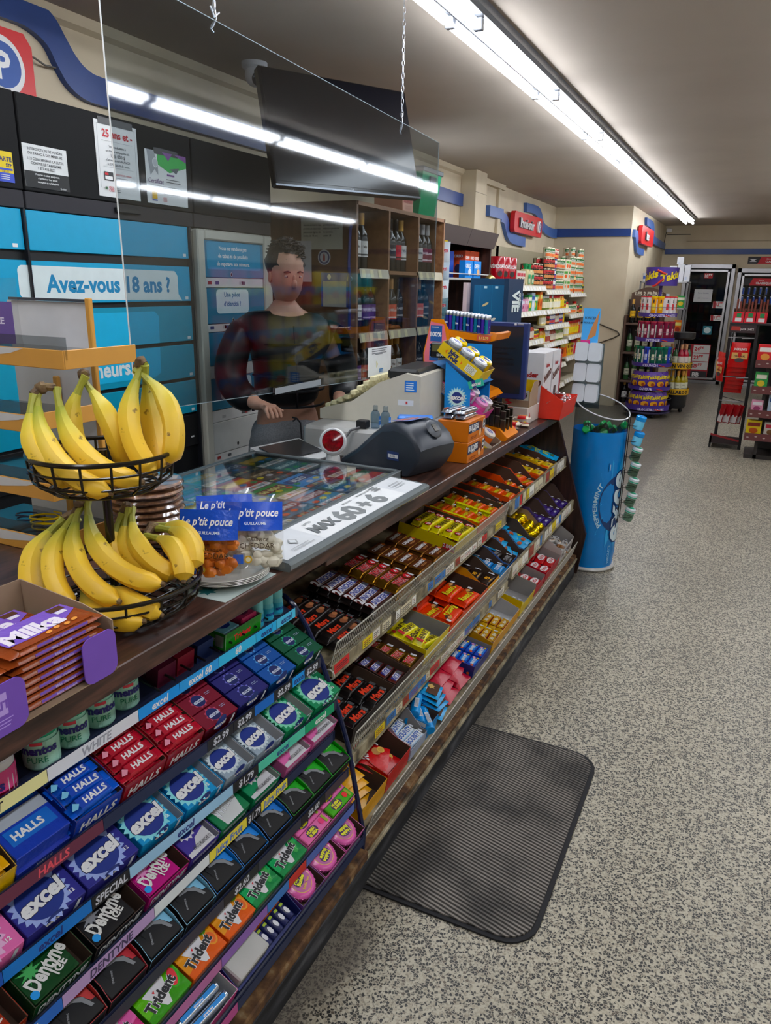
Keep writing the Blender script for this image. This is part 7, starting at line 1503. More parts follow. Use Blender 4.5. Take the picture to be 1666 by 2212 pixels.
b = MB(); b.tube([vs[2 * i + 1] for i in range(n)], .0035, 'gl:#b9bcc0', 6, True); b.obj('rim', r)
b = MB(); b.lathe([(.001, .70), (.14, .70)], 'gl:#0f6fb0', 30, caps=False); b.obj('inner_floor', r)
b = MB(); b.lathe([(.018, 0), (.021, .004), (.021, .05), (.019, .055)], 'clr:#9ccfa8', 14); b.lathe([(.0215, .05), (.0215, .066), (.018, .070)], 'gl:#0f8a4a', 14); gb = proto('gum_bottle', b)
for j in range(9): a = j * 2.4; q = .03 + .009 * j; gb.put(T(CX + q * math.cos(a), CY + q * math.sin(a), .76 + .02 * (j % 3)) @ RZ(j * 50) @ RX(60), 'green and clear gum bottle, %s inside the round bin' % ORD[j], 'green gum bottles inside the round bin', 'gum bottle')
r = empty('wire_bottle_rack', 'narrow black wire rack of gum bottles hooked on the round bin', 'wire rack', T(CX + .152, CY - .02, .30))
b = MB()
for y in (-.035, .035): b.tube([(0, y, 0), (0, y, .60), (-.02, y, .625), (-.012, y, .58)], .0022, 'gl:#101012', 6)
for k in range(7): z = .022 + k * .086; b.ring((.045, 0, z), .026, .0016, 'gl:#101012', 14, 5); b.tube([(0, -.035, z), (.045, -.026, z)], .0016, 'gl:#101012', 5); b.tube([(0, .035, z), (.045, .026, z)], .0016, 'gl:#101012', 5); b.tube([(0, -.035, z), (0, .035, z)], .0016, 'gl:#101012', 5)
b.obj('wire_frame', r)
for k in range(7):
    key, cap = ('clr:#b9d6c6', 'gl:#3c9a7c') if k < 5 else ('gl:#6ab0dc', 'gl:#2f86cc')
    root = empty('gum_bottle', '%s capped gum bottle, %s from the bottom of the black wire rack' % ('green' if k < 5 else 'blue', ORD[k]), 'gum bottle', T(CX + .197, CY - .02, .30 + k * .086) @ RY(14) @ Matrix.Scale(1.2, 4))
    m = MB(); m.lathe([(.018, 0), (.0225, .004), (.0225, .036), (.02, .042)], key, 18); m.obj('bottle_body', root)
    m = MB(); m.lathe([(.021, .042), (.0235, .045), (.0235, .060), (.020, .0635), (.001, .0635)], 'gl:#c3ccd0' if k < 5 else cap, 18, caps=False); m.lathe([(.001, .0638), (.016, .0638)], cap, 16, caps=False); m.lathe([(.0238, .045), (.0238, .050)], cap, 18, caps=False); m.obj('cap', root)
r = empty('blister_display', 'clear plastic rack of white moulded packs rising behind the round bin', 'display stand', T(-.885, 4.12, CZ + .001))
b = MB(); b.box(0, .10, -.03, .15, .104, .32, 'clr:#c9dcec'); b.obj('back_panel', r)
b = MB(); b.box(0, 0, 0, .09, .001, .20, 'sat:#4a94d0'); f = b.face((0, -.0003, 0), (1, 0, 0), (0, 0, 1)); f.text('FONCER', .04, .15, .014, '#22405c', .03, .06); f.text('FIONS-NOUS', .042, .125, .009, '#22405c', .03); f.rect(.0, .0, .05, .035, '#a8286c'); f.pts([(.085, .19), (.05, .10), (.03, .03), (.075, .06)], '#a8744a'); b.obj('header_card', r, T(.02, .098, .30) @ RX(-4))
for k in range(3):
    for i in range(2):
        b = MB(); b.prism(rrect(0, 0, .068, .098, .014), 0, .05, 'gl:#b5bcc2', 'z'); b.obj('moulded_pack', r, T(.004 + i * .07, .10, .00 + k * .11) @ RX(90) @ RX(-8))

# ================================================================ wine shelves behind the counter
r = empty('wine_shelf', 'brown wooden pigeonhole shelf full of wine bottles behind the clear screen', 'shelf', T(0, 0, 0))
b = MB(); b.box(-2.645, 3.775, .60, -2.63, 5.02, 1.965, 'oakpanel'); b.box(-2.645, 3.775, 0, -2.02, 5.02, .60, 'oakpanel'); b.box(-2.63, 5.0, .6, -2.0, 5.02, 1.965, 'oak'); b.box(-2.63, 3.775, 1.945, -2.0, 5.02, 1.965, 'oak'); b.obj('carcass', r)
b = MB(); b.box(-2.55, 3.76, .6, -2.0, 3.775, 1.945, 'oakpanel'); b.box(-2.55, 3.755, 1.88, -2.0, 3.76, 1.965, 'oak'); b.box(-2.04, 3.755, .6, -2.0, 3.76, 1.9, 'oak'); b.obj('side_panel', r)
for z in (1.62, 1.275, .935):
    b = MB(); b.box(-2.63, 3.78, z - .02, -2.0, 5.0, z, 'oak'); b.obj('shelf_board', r)
    for (y0, y1) in ((3.79, 4.15), (4.17, 4.57), (4.59, 4.99)):
        if (z, y0) in ((1.62, 4.17), (.935, 3.79)): continue
        b = MB(); b.add([(-1.99, y0, z - .045), (-1.99, y1, z - .045), (-2.0, y1, z + .005), (-2.0, y0, z + .005)], [(0, 1, 2, 3)], 'gl:#a9a493')
        f = b.face((-1.9885, y0, z - .045), (0, 1, 0), (-.195, 0, .98)); [f.rect(.02 + i * .1, .004, .06 + i * .1, .046, '#c3bd9a') for i in range(3)]; b.obj('price_rail', r)
for y in (4.15, 4.57): b = MB(); b.box(-2.63, y, .6, -2.0, y + .02, 1.945, 'oak'); b.obj('divider', r)
WP = []
def wine(glass, foil, lab, word=None, wc='#222', shape=0, lh=(.07, .155)):
    root = empty('wine_bottle', 'x', 'wine bottle'); b = MB()
    b.lathe([(.030, 0), (.037, .004), (.0375, .17), (.034, .195), (.018, .225), (.0145, .24), (.0145, .295), (.016, .297), (.016, .303)], glass, 18); b.obj('glass', root)
    b = MB(); b.lathe([(.0150, .240), (.0165, .242), (.0165, .303), (.001, .3045)], foil, 16, caps=False); b.obj('capsule', root)
    b = MB(); band_(b, .0377, lh[0], lh[1], lab, -1.7, .9, 12)
    if word: wrap_text(b, word, .0385, (lh[0] + lh[1]) / 2 + .012, .014, wc, -.45, .03, 1.4)
    band_(b, .0381, lh[0] + .008, lh[0] + .016, wc, -1.2, .3, 6); b.obj('paper_label', root)
    return Proto(root)
BK = 'gl:#0d0f0e'
W = dict(y=wine(BK, 'gl:#c9a060', '#c9a018', 'GATO', '#2a2a2a'), w=wine(BK, 'gl:#c9a060', '#c3c3c0', 'Vin', '#3a3a3a'), k=wine(BK, 'gl:#1a1a1c', '#26242a', 'PARPA', '#b9b9b9'), r=wine(BK, 'gl:#17171a', '#b01c2c', 'L', '#17171a'), b=wine(BK, 'gl:#c9a070', '#b5503c', 'BELLE', '#d9c9c0', lh=(.06, .15)), m=wine(BK, 'gl:#b9b9bb', '#6a1c34', 'BAISE', '#c9b9c0'), p=wine(BK, 'gl:#17171a', '#4a2a6a', 'MALBEC', '#b9a9c9'), g=wine('gl:#8a7a1c', 'gl:#b5864a', '#b9b9a4', 'blanc', '#5a5a4a'), n=wine(BK, 'gl:#9c9ca0', '#b9b9b9', 'Sumar', '#3a3a3a'))
DSC = dict(y='yellow labelled', w='white labelled', k='black labelled', r='red and black labelled', b='coral red labelled', m='maroon labelled', p='purple labelled', g='golden white wine', n='grey capped white labelled')
def winerow(x, ys, z, codes, where, grp):
    for i, (y, c) in enumerate(zip(ys, codes)): W[c].put(T(x, y, z), '%s bottle, %s from the left %s' % (DSC[c], ORD[i], where), grp)
winerow(-2.10, (3.83, 3.915, 4.0), 1.6205, 'yww', 'in the top left compartment', 'wine bottles on the top wooden shelf')
winerow(-2.10, (4.215, 4.295, 4.375, 4.455, 4.53), 1.6205, 'nkkrw', 'in the top middle compartment', 'wine bottles on the top wooden shelf')
winerow(-2.10, (4.63, 4.71, 4.79, 4.87, 4.95), 1.6205, 'wwnmm', 'in the top right compartment', 'wine bottles on the top wooden shelf')
winerow(-2.10, (3.83, 3.93, 4.04, 4.11), 1.2755, 'mnpp', 'in the middle left compartment', 'wine bottles on the middle wooden shelf')
winerow(-2.10, (4.22, 4.31, 4.40, 4.50), 1.2755, 'bbbk', 'in the middle compartment', 'wine bottles on the middle wooden shelf')
winerow(-2.10, (4.64, 4.74, 4.83, 4.92), 1.2755, 'nbbk', 'in the middle right compartment', 'wine bottles on the middle wooden shelf')
winerow(-2.10, (3.84, 3.93, 4.03, 4.10), .9355, 'ppbm', 'in the lower left compartment', 'wine bottles on the lower wooden shelf')
winerow(-2.10, (4.22, 4.31, 4.41, 4.50), .9355, 'ggww', 'in the lower middle compartment', 'wine bottles on the lower wooden shelf')
winerow(-2.10, (4.64, 4.74, 4.84), .9355, 'kkk', 'in the lower right compartment', 'wine bottles on the lower wooden shelf')
for rr_ in (1.6205, 1.2755): winerow(-2.24, (3.87, 3.97, 4.25, 4.35, 4.46, 4.67, 4.77, 4.88), rr_, 'kkkkkkkk', 'in the %s rear row' % ('top' if rr_ > 1.5 else 'middle'), 'dark bottles in the rear rows')
def poster(x0, z0, x1, z1, key, art, label, cat='notice', Y=3.757, th=.002):
    b = MB(); b.box(x0, Y - th, z0, x1, Y, z1, key); art(b.face((x0, Y - th - .0003, z0), (1, 0, 0), (0, 0, 1)), x1 - x0, z1 - z0); return put('notice', b, label, cat)
def pa(f, w, h):
    for i, s in enumerate(['fédérale de fournir des', 'produits de tabac aux', 'personnes âgées de', 'moins de 18 ans.']): f.text(s, w * .06, h * (.62 - .09 * i), .010, '#4a4a46', .02, w * .42, al='l'); f.text(['prohibited by', 'tobacco products', 'to persons', 'under 18'][i], w * .54, h * (.62 - .09 * i), .010, '#4a4a46', .02, w * .4, al='l')
poster(-2.345, 1.72, -2.085, 1.925, '#b9b7a9', pa, 'yellowed bilingual tobacco notice on the wooden shelf side')
poster(-2.47, 1.55, -2.28, 1.765, '#c3c3c6', lambda f, w, h: [(f.ell(w * (.6 + .13 * (i % 2)), h * (.75 + .08 * i), .014, .014, '#5a5a5a', 14), f.ell(w * (.6 + .13 * (i % 2)), h * (.75 + .08 * i), .011, .011, '#c3c3c6', 14)) for i in range(3)], 'white sheet with no smoking symbols on the wooden shelf side', Y=3.7545)
poster(-2.22, 1.42, -2.05, 1.60, '#2a4a9c', lambda f, w, h: (f.rect(.012, .0, w - .012, h - .045, '#a9a9a4'), f.ell(w * .3, h - .022, .012, .014, '#c9d0dc', 10)), 'blue framed permit on the lower part of the wooden shelf side')
b = MB(); b.lathe([(.04, 0), (.04, .001)], '#b9b9bb', 28, ax='y'); f = b.face((0, -.0003, 0), (1, 0, 0), (0, 0, 1)); f.ell(0, 0, .034, .034, '#3a3f6a', 24); f.ell(0, 0, .026, .026, '#b9b9bb', 20); f.pts([(-.006, -.018), (.006, -.018), (.006, .004), (.003, .018), (-.003, .018), (-.006, .004)], '#8a2c2c'); put('round_sticker', b, 'round white and blue bottle sticker on the wooden shelf side', 'sticker', T(-2.2, 3.755, 1.68))
b = MB(); b.tube([(-2.03, 3.752, 1.84), (-2.03, 3.74, 1.82), (-2.035, 3.735, 1.65), (-2.03, 3.735, 1.5), (-2.035, 3.74, 1.30)], .008, 'sat:#22306c', 6); b.ring((-2.03, 3.735, 1.57), .014, .003, 'mt:#9a9ca0', 14, 5, 'y'); put('lanyard', b, 'dark blue lanyard with key ring hanging on the wooden shelf side', 'lanyard')
r = empty('storage_bin', 'green plastic bin with grey clip standing on the wine shelf', 'bin', T(-2.25, 5.0, 1.9665))
b = MB(); b.loft([[(-.12, -.14, 0), (.12, -.14, 0), (.12, .12, 0), (-.12, .12, 0)], [(-.15, -.17, .28), (.16, -.17, .28), (.16, .15, .28), (-.15, .15, .28)]], 'gl:#0f8a62', True, False); b.obj('bin_body', r)
b = MB(); b.box(-.16, -.18, .28, .17, .16, .31, '#3c4448', .004); b.box(.162, -.07, .21, .175, .02, .26, '#2a2e30', .003); b.obj('lid', r)
b = MB(); b.box(0, 0, 0, .2, .16, .25, 'sat:#a87a64', .003); f = b.face((.2003, 0, 0), (0, 1, 0), (0, 0, 1)); f.text('12', .03, .215, .022, '#8a2c2c', .03); f.text('Budweiser', .08, .08, .028, '#8a2c2c', .03, .14, .2); f.ell(.08, .15, .05, .03, '#7a4a3c', 12); f.lines(.03, .13, .05, .008, 3, .003, '#8a5a4a'); put('beer_carton', b, 'reddish brown beer carton on the wine shelf beside the green bin', 'carton', T(-2.3, 4.55, 1.9665))
# ================================================================ clerk behind the counter
def skin(name, pts, edges, key, parent=None, root=0, sub=2):
    me = bpy.data.meshes.new(name); me.from_pydata([p[:3] for p in pts], edges, []); me.materials.append(mat(key))
    o = bpy.data.objects.new(name, me); COL.objects.link(o); m = o.modifiers.new('skin', 'SKIN'); m.use_smooth_shade = True
    for i, p in enumerate(pts):
        v = me.skin_vertices[0].data[i]; v.radius = (p[3], p[4] if len(p) > 4 else p[3]); v.use_root = (i == root)
    s = o.modifiers.new('sub', 'SUBSURF'); s.levels = sub; s.render_levels = sub
    if parent: o.parent = parent
    return o
clerk = empty('person', 'person in black puffer jacket and grey sweatpants standing behind the clear screen', 'person', T(-1.98, 3.02, 0) @ RZ(-42))
# own axes: front is +x, left is +y
P = [(0, 0, .93, .12, .105), (0, 0, 1.08, .12, .10), (0, 0, 1.24, .13, .105), (0, 0, 1.35, .11, .08), (0, 0, 1.43, .055), (.005, 0, 1.49, .05)]
E_ = [(0, 1), (1, 2), (2, 3), (3, 4), (4, 5)]
def limb(start, pts):
    k = start
    for p in pts: P.append(p); E_.append((k, len(P) - 1)); k = len(P) - 1
    return k
for s_ in (-1, 1):
    limb(0, [(0, s_ * .10, .84, .078), (.01, s_ * .11, .48, .06), (-.01, s_ * .115, .10, .042), (.10, s_ * .13, .04, .035)])
    hx = limb(3, [(0, s_ * .17, 1.36, .048), (.025, s_ * .255, 1.13, .040), (.20, s_ * .20, 1.03, .034), (.27, s_ * .17, 1.03, .020, .028), (.32, s_ * .155, 1.025, .014, .036)])
    for i in range(4):
        yo = s_ * .155 + (i - 1.5) * .019; l = (.055, .066, .062, .05)[i]
        a = limb(hx, [(.345, yo, 1.024, .0088), (.345 + l * .55, yo * 1.0, 1.012, .0078), (.345 + l * .85, yo, .992, .0066)])
    limb(hx, [(.31, s_ * .155 - s_ * .03, 1.02, .0095), (.335, s_ * .155 - s_ * .052, 1.012, .008)])
skin('body', P, E_, 'skin', clerk)
hd = MB(); secs = []
for z, rx, ry, x in ((-.005, .045, .045, .0), (.02, .062, .055, .012), (.05, .080, .066, .012), (.09, .090, .073, .004), (.13, .095, .077, -.004), (.17, .092, .076, -.010), (.205, .072, .062, -.014), (.225, .035, .032, -.014)):
    secs.append([(x + rx * math.cos(2 * pi * k / 20) * (1.0 if math.cos(2 * pi * k / 20) > 0 else 1.05), ry * math.sin(2 * pi * k / 20), z) for k in range(20)])
hd.loft(secs, 'skin'); hd.blob((.100, 0, .085), .016, .012, .022, 'skin', 10, 6); hd.blob((.092, 0, .108), .010, .008, .018, 'skin', 8, 5)
for s_ in (-1, 1): hd.blob((-.002, s_ * .076, .095), .014, .008, .026, 'skin', 10, 6)
head = hd.obj('head', clerk, T(0, 0, 1.475) @ RZ(8) @ RY(12))
m = MB()
for s_ in (-1, 1): m.blob((.078, s_ * .030, .115), .009, .012, .006, '#a9a49d', 10, 6); m.blob((.0848, s_ * .030, .1145), .003, .0045, .0045, '#2a1c14', 8, 5)
m.obj('eyes', head); m = MB(); m.blob((.078, 0, .048), .009, .021, .005, '#8a5048', 10, 5); m.obj('mouth', head)
m = MB()
for s_ in (-1, 1): m.tube([(.086, s_ * .016, .134), (.089, s_ * .03, .139), (.080, s_ * .046, .133)], .003, 'hair', 5)
m.blob((-.022, 0, .155), .092, .088, .092, 'hair', 18, 10, .06); R_ = random.Random(9)
for i in range(70):
    t = R_.uniform(.1, 1.25); a = R_.uniform(0, 2 * pi); c = Vector((-.02 + .092 * math.sin(t) * math.cos(a), .09 * math.sin(t) * math.sin(a), .155 + .092 * math.cos(t)))
    if c.x > .05 and c.z < .19: continue
    m.tube([tuple(c + Vector((.013 * math.cos(k * 1.4 + i), .013 * math.sin(k * 1.4 + i), .003 * k))) for k in range(7)], .003, 'hair', 4)
m.obj('hair', head)
JP = [(0, 0, .97, .175, .165), (0, 0, 1.08, .185, .165), (0, 0, 1.22, .19, .16), (0, 0, 1.34, .165, .12), (0, 0, 1.42, .085, .085)]; JE = [(0, 1), (1, 2), (2, 3), (3, 4)]
for s_ in (-1, 1):
    n = len(JP); JP += [(0, s_ * .19, 1.35, .085), (.02, s_ * .262, 1.22, .082), (.035, s_ * .275, 1.11, .080), (.12, s_ * .24, 1.05, .072), (.20, s_ * .205, 1.035, .06)]; JE += [(3, n), (n, n + 1), (n + 1, n + 2), (n + 2, n + 3), (n + 3, n + 4)]
skin('puffer_jacket', JP, JE, 'puffer', clerk)
m = MB()
for z in (1.0, 1.07, 1.14, 1.21, 1.28): m.tube([(.18 * math.cos(t) * 1.0, .175 * math.sin(t), z) for t in [(-1.3 + 2.6 * k / 14) for k in range(15)]], .006, 'puffer', 5)
m.tube([(.188, .0, 1.0), (.19, .0, 1.2), (.15, 0, 1.36)], .005, 'mt:#3a3a3e', 5); m.obj('jacket_seams', clerk)
QP = [(0, 0, .96, .165, .145), (0, 0, .88, .175, .15)]; QE = [(0, 1)]
for s_ in (-1, 1): n = len(QP); QP += [(0, s_ * .10, .78, .11), (.01, s_ * .11, .48, .085), (0, s_ * .115, .14, .062)]; QE += [(1, n), (n, n + 1), (n + 1, n + 2)]
skin('sweatpants', QP, QE, 'sweat', clerk)
m = MB(); m.tube([(.165, -.02, .955), (.172, .0, .95), (.18, .015, .93), (.185, .02, .84)], .004, '#15151a', 6); m.tube([(.168, .0, .95), (.18, -.02, .94)], .004, '#15151a', 6); m.obj('drawstring', clerk)
for s_ in (-1, 1): m = MB(); m.loft([[(-.08, -.045, 0), (.16, -.04, 0), (.18, 0, 0), (.16, .045, 0), (-.08, .045, 0)], [(-.08, -.045, .05), (.08, -.04, .07), (.15, 0, .045), (.08, .045, .07), (-.08, .045, .05)], [(-.07, -.035, .10), (.0, -.035, .10), (.01, 0, .10), (.0, .035, .10), (-.07, .035, .10)]], 'sat:#1a1a1e'); m.obj('shoe', clerk, T(0, s_ * .125, 0))

# ================================================================ dark refrigerated rack
r = empty('dark_rack', 'black open rack with dark brown header panels beyond the wine shelf', 'shelf rack', T(0, 0, 0))
b = MB(); b.box(-2.645, 5.10, 0, -2.60, 6.33, 1.95, '#08080a'); b.box(-2.60, 5.10, 0, -2.10, 5.13, 1.90, '#101012'); b.box(-2.60, 6.30, 0, -2.10, 6.33, 1.90, 'woodpanel'); b.box(-2.60, 5.13, 0, -2.06, 6.30, .5, '#0c0c0e'); b.box(-2.60, 5.10, 1.90, -2.10, 6.33, 1.93, '#101012'); b.obj('carcass', r)
for y0, y1 in ((5.10, 5.70), (5.705, 6.36)): b = MB(); b.add([(-2.05, y0, 1.955), (-2.05, y1, 1.955), (-2.09, y1, 1.835), (-2.09, y0, 1.835), (-2.07, y0, 1.955), (-2.07, y1, 1.955), (-2.11, y1, 1.835), (-2.11, y0, 1.835)], [(0, 3, 2, 1), (4, 5, 6, 7), (0, 1, 5, 4), (2, 3, 7, 6), (0, 4, 7, 3), (1, 2, 6, 5)], 'sat:#4c4544'); b.obj('header_panel', r)
for z in (1.60, 1.25, .9): b = MB(); b.box(-2.58, 5.15, z - .015, -2.10, 6.29, z, '#9a9a98', .002); b.tube([(-2.09, 5.15, z + .03), (-2.09, 6.29, z + .03)], .004, '#b9b9b8', 5); b.obj('shelf', r)
b = MB(); b.box(-2.4, 5.25, 1.985, -2.34, 6.0, 2.01, 'gl:#a9a9a9', .003); b.lathe([(.012, 5.27), (.012, 5.98)], 'tube', 8, (-2.33, 0, 1.99), True, 'y'); b.obj('strip_light', r)
for i in range(3): wbox('cookie_box', -2.30, 5.93 + i * .112, 1.6005, -2.18, 6.035 + i * .112, 1.81, 'sat:#b5482c', 'orange cookie box, %s of three on the upper shelf of the black rack' % ORD[i], 'snack box', lambda f, w, h: (f.text('OREO', w * .5, h * .8, .02, '#d5d0cc', .04), f.ell(w * .5, h * .35, w * .25, h * .16, '#2a2440', 12)), lambda f, w, h: (f.text('OREO', w * .5, h * .75, .022, '#d5d0cc', .04), f.ell(w * .5, h * .35, w * .3, h * .15, '#2a2440', 12)))
for i in range(2): wbox('cookie_box', -2.15, 5.72 + i * .20, 1.6005, -2.10, 5.89 + i * .20, 1.73, 'sat:#2a7cc8', 'bright blue cookie pack, %s of two at the front of the upper rack shelf' % ORD[i], 'snack box', None, lambda f, w, h: (f.text('OREO', w * .4, h * .7, .03, '#d9dde3', .04), f.ell(w * .6, h * .35, w * .2, h * .2, '#c9a07a' if i else '#c9ccd2', 12)))
wbox('snack_carton', -2.36, 5.62, 1.6005, -2.25, 5.86, 1.80, 'sat:#2a55b0', 'dark blue carton at the back of the upper rack shelf', 'snack box')
b = MB(); pouch(b, .30, .24, .10, 'bagclear'); put('clear_bag', b, 'clear plastic bag of white plastic cutlery on the upper rack shelf', 'bag', T(-2.22, 5.42, 1.6005) @ RZ(90))
for k, z in enumerate((1.72, 1.60, 1.48, 1.36, 1.24)):
    b = MB(); pouch(b, .10, .15, .02, 'film:' + ('#a9b2ba', '#9aa9b5', '#c0ced4', '#5a7a84', '#2c5a64')[k], bagart('gum', '#b02a3c', '#d5d8de')); b.box(-.03, -.004, .15, .03, .004, .158, '#c9b52c'); b.tube([(0, 0, .155), (-.02, 0, .19)], .0025, '#1b1b22', 5)
    put('hanging_pack', b, 'silver and green packet hanging on the rack corner, %s from the top' % ORD[k], 'packet', T(-2.03, 5.075, z - .04) @ RZ(20), 'packets hanging at the corner of the black rack')
b = MB(); b.tube([(-2.04, 5.08, 1.88), (-2.04, 5.08, 1.1)], .006, '#17171c', 6); put('clip_strip', b, 'dark clip strip carrying hanging packets at the rack corner', 'clip strip')
b = MB(); b.tube([(-2.0, 5.53 + .07 * math.cos(t), 1.52 + .09 * math.sin(t)) for t in [pi * k / 10 for k in range(11)]], .028, 'mt:#a8905a', 10); b.box(-2.05, 5.42, 1.40, -1.97, 5.64, 1.52, 'sat:#c9703a'); 
put('padlock_display', b, 'gold arched padlock display on an orange box behind the lighter cards', 'display', T(.35, -.55, -.02))
b = MB(); b.box(-1.78, 4.80, 0, -1.56, 5.16, 1.378, '#17171a', .004); put('side_cabinet', b, 'black narrow cabinet supporting the gold padlock display', 'cabinet')

# ================================================================ wall shelving with tinned food
r = empty('grocery_shelving', 'cream metal wall shelving with price rails full of tinned food', 'shelving', T(0, 0, 0))
SH = [(6.40, 8.42, (1.55, 1.30, 1.00, .72, .42)), (8.45, 9.60, (1.51, 1.30, 1.13, .93, .65, .4)), (9.62, 10.56, (1.475, 1.22, .96, .70, .42))]
b = MB(); b.box(-2.645, 6.36, 0, -2.62, 10.57, 1.95, '#8f8873'); b.box(-2.62, 6.36, 0, -2.05, 10.57, .12, '#7a7463'); b.obj('back_panel', r)
for (y0, y1, zs) in SH:
    for k, z in enumerate(zs):
        xf = -2.14 if k else -2.16
        b = MB(); b.box(-2.62, y0, z - .025, xf, y1, z, '#a39c88', .002); b.obj('shelf', r)
        b = MB(); b.add([(xf + .025, y0, z - .048), (xf + .025, y1, z - .048), (xf + .003, y1, z + .004), (xf + .003, y0, z + .004), (xf, y0, z - .048), (xf, y1, z - .048)], [(0, 1, 2, 3), (0, 4, 5, 1), (0, 3, 4), (1, 5, 2)], '#b9b5a8')
        f = b.face((xf + .026, y0, z - .048), (0, 1, 0), (-.022, 0, .052)); y = .02
        while y < y1 - y0 - .1: w_ = random.uniform(.05, .10); f.rect(y, .006, y + w_, .046, random.choice(['#c9c9c6', '#cfccc0', '#d5d5d3'])); f.l -= 1; y += w_ + random.uniform(.01, .06)
        b.obj('price_rail', r)
def tin(rad, h, c, c2, c3, word=None):
    b = MB(); b.lathe([(rad * .97, 0), (rad, .003), (rad, h - .003), (rad * .96, h), (rad * .9, h - .003), (.001, h - .003)], 'mt:#a9a08a', 14, caps=False); band_(b, rad, h * .04, h * .96, 'gl:' + c, None, None, 16); band_(b, rad + .0004, h * .55, h * .85, c2, -1.6, .6, 8); band_(b, rad + .0004, h * .15, h * .42, c3, -1.3, .2, 6)
    if word: wrap_text(b, word, rad + .001, h * .66, h * .13, c if c2 > '#9' else '#c9c9c9', -.5, .03, 1.6)
    return proto('food_tin', b)
def jar(rad, h, c, cap, c2, kind='food_jar'):
    b = MB(); b.lathe([(rad * .9, 0), (rad, .006), (rad, h * .62), (rad * .7, h * .76), (rad * .7, h * .82)], 'gl:' + c, 14); b.lathe([(rad * .74, h * .81), (rad * .76, h), (.001, h + .001)], 'gl:' + cap, 14, caps=False); band_(b, rad, h * .12, h * .55, c2, -1.8, .8, 8); return proto(kind, b)
def pack(w, d, h, c, c2, c3):
    b = MB(); b.box(-d / 2, -w / 2, 0, d / 2, w / 2, h, 'sat:' + c, .002)
    for (o, U, wd) in (((d / 2 + .0003, -w / 2, 0), (0, 1, 0), w), ((-d / 2, -w / 2 - .0003, 0), (1, 0, 0), d)): f = b.face(o, U, (0, 0, 1)); f.rect(wd * .1, h * .62, wd * .9, h * .85, c2); f.ell(wd * .5, h * .35, wd * .3, h * .18, c3, 10)
    return proto('food_packet', b)
TINS = [(tin(.042, .11, '#17150f', '#a82a2c', '#b5784a', 'Stagg'), 'black chili tin'), (tin(.037, .105, '#a8282c', '#c9c3b5', '#c98a4a', 'soup'), 'red soup tin'), (tin(.040, .11, '#b9b3a0', '#3a6a3c', '#c96a3c', 'Ravioli'), 'cream and green tin'), (tin(.042, .112, '#2c3f86', '#c9c3c0', '#a83a3c'), 'dark blue tin'), (tin(.038, .10, '#b5482c', '#d0c58a', '#7a3a1c'), 'orange tin'), (tin(.037, .10, '#b9a92c', '#2c3a2c', '#a8382c'), 'yellow tin')]
JARS = [(jar(.04, .16, '#7a2a16', '#17171a', '#b9b0a0'), 'dark red sauce jar'), (jar(.038, .15, '#5a6a2c', '#b9b9b9', '#c9c3a9'), 'green pickle jar'), (jar(.036, .15, '#c9b97a', '#a8282c', '#d5d0c0'), 'pale sauce jar'), (jar(.04, .13, '#c9c3b9', '#c9c9c9', '#8a3a2c'), 'white spread jar'), (jar(.035, .17, '#c98a2c', '#b02a2c', '#c9b52c'), 'amber bottle')]
PACKS = [(pack(.13, .06, .17, '#b8282c', '#d5d0c9', '#c98a4a'), 'red food box'), (pack(.12, .05, .18, '#a9b9c9', '#2a4a8c', '#c9c9d0'), 'pale blue box'), (pack(.13, .06, .15, '#c9b01c', '#7a2a1c', '#a8501c'), 'yellow box'), (pack(.11, .05, .16, '#3a8a4a', '#d5d8c0', '#c9b04a'), 'green box'), (pack(.12, .06, .14, '#b9b3a9', '#a82c3c', '#6a4a2c'), 'beige box'), (pack(.10, .06, .19, '#c96a1c', '#d9c97a', '#8a2a1c'), 'orange packet'), (pack(.10, .06, .12, '#c48aa0', '#d5d0d4', '#8a3a5c'), 'pink packet')]
cnt = {}
def stock(y0, y1, z, step, sets, where, layers=1, lh=.112, X=-2.21, rows=1, seed=0):
    R_ = random.Random(seed); y = y0 + step / 2; last = None; col = 0
    while y < y1 - step / 2 + .001:
        if last is None or R_.random() < .45: last = R_.choice(sets)
        pr, nm = last
        for q in range(rows):
            for k in range(layers if isinstance(layers, int) else R_.randint(*layers)):
                s = '%s, %s from the left' % (nm, ORD[col])
                if layers != 1: s += ', layer %s' % ORD[k]
                if rows > 1: s += (', front', ', back')[q]
                pr.put(T(X - q * .09 + R_.uniform(-.006, .006), y, z + .0006 + k * lh) @ RZ(R_.uniform(-15, 15)), '%s, %s' % (s, where), '%ss, %s' % (nm, where), 'food tin' if 'tin' in nm else 'grocery')
        y += step; col += 1
NB = pack(.11, .09, .115, '#c9c3b0', '#4a8a3c', '#c95a2c')
NA = (NB, 'white four-pack carton')
stock(8.00, 8.42, 1.55, .085, [TINS[0]], 'near top shelf', 2, .112, rows=2, seed=1)
stock(8.47, 8.95, 1.51, .088, [TINS[0], TINS[3]], 'middle top shelf', 3, .112, rows=2, seed=2); stock(8.40, 8.70, 1.775, .10, [TINS[2], TINS[0]], 'on top of the black chili tins', 1, rows=1, seed=3) if False else None
stock(8.50, 8.80, 1.51 + .336, .095, [TINS[2], TINS[0]], 'topmost of the stack', 1, seed=3); stock(8.82, 9.02, 1.51 + .336, .10, [TINS[1]], 'very top right', 1, seed=4)
stock(8.98, 9.58, 1.51, .12, [NA, TINS[2]], 'centre top shelf', 3, .116, rows=1, seed=5)
stock(9.63, 10.40, 1.475, .085, [TINS[1], TINS[4], TINS[2]], 'far top shelf', (3, 5), .106, rows=2, seed=6); stock(10.40, 10.56, 1.475, .09, [TINS[5]], 'corner top shelf', 2, .10, seed=7)
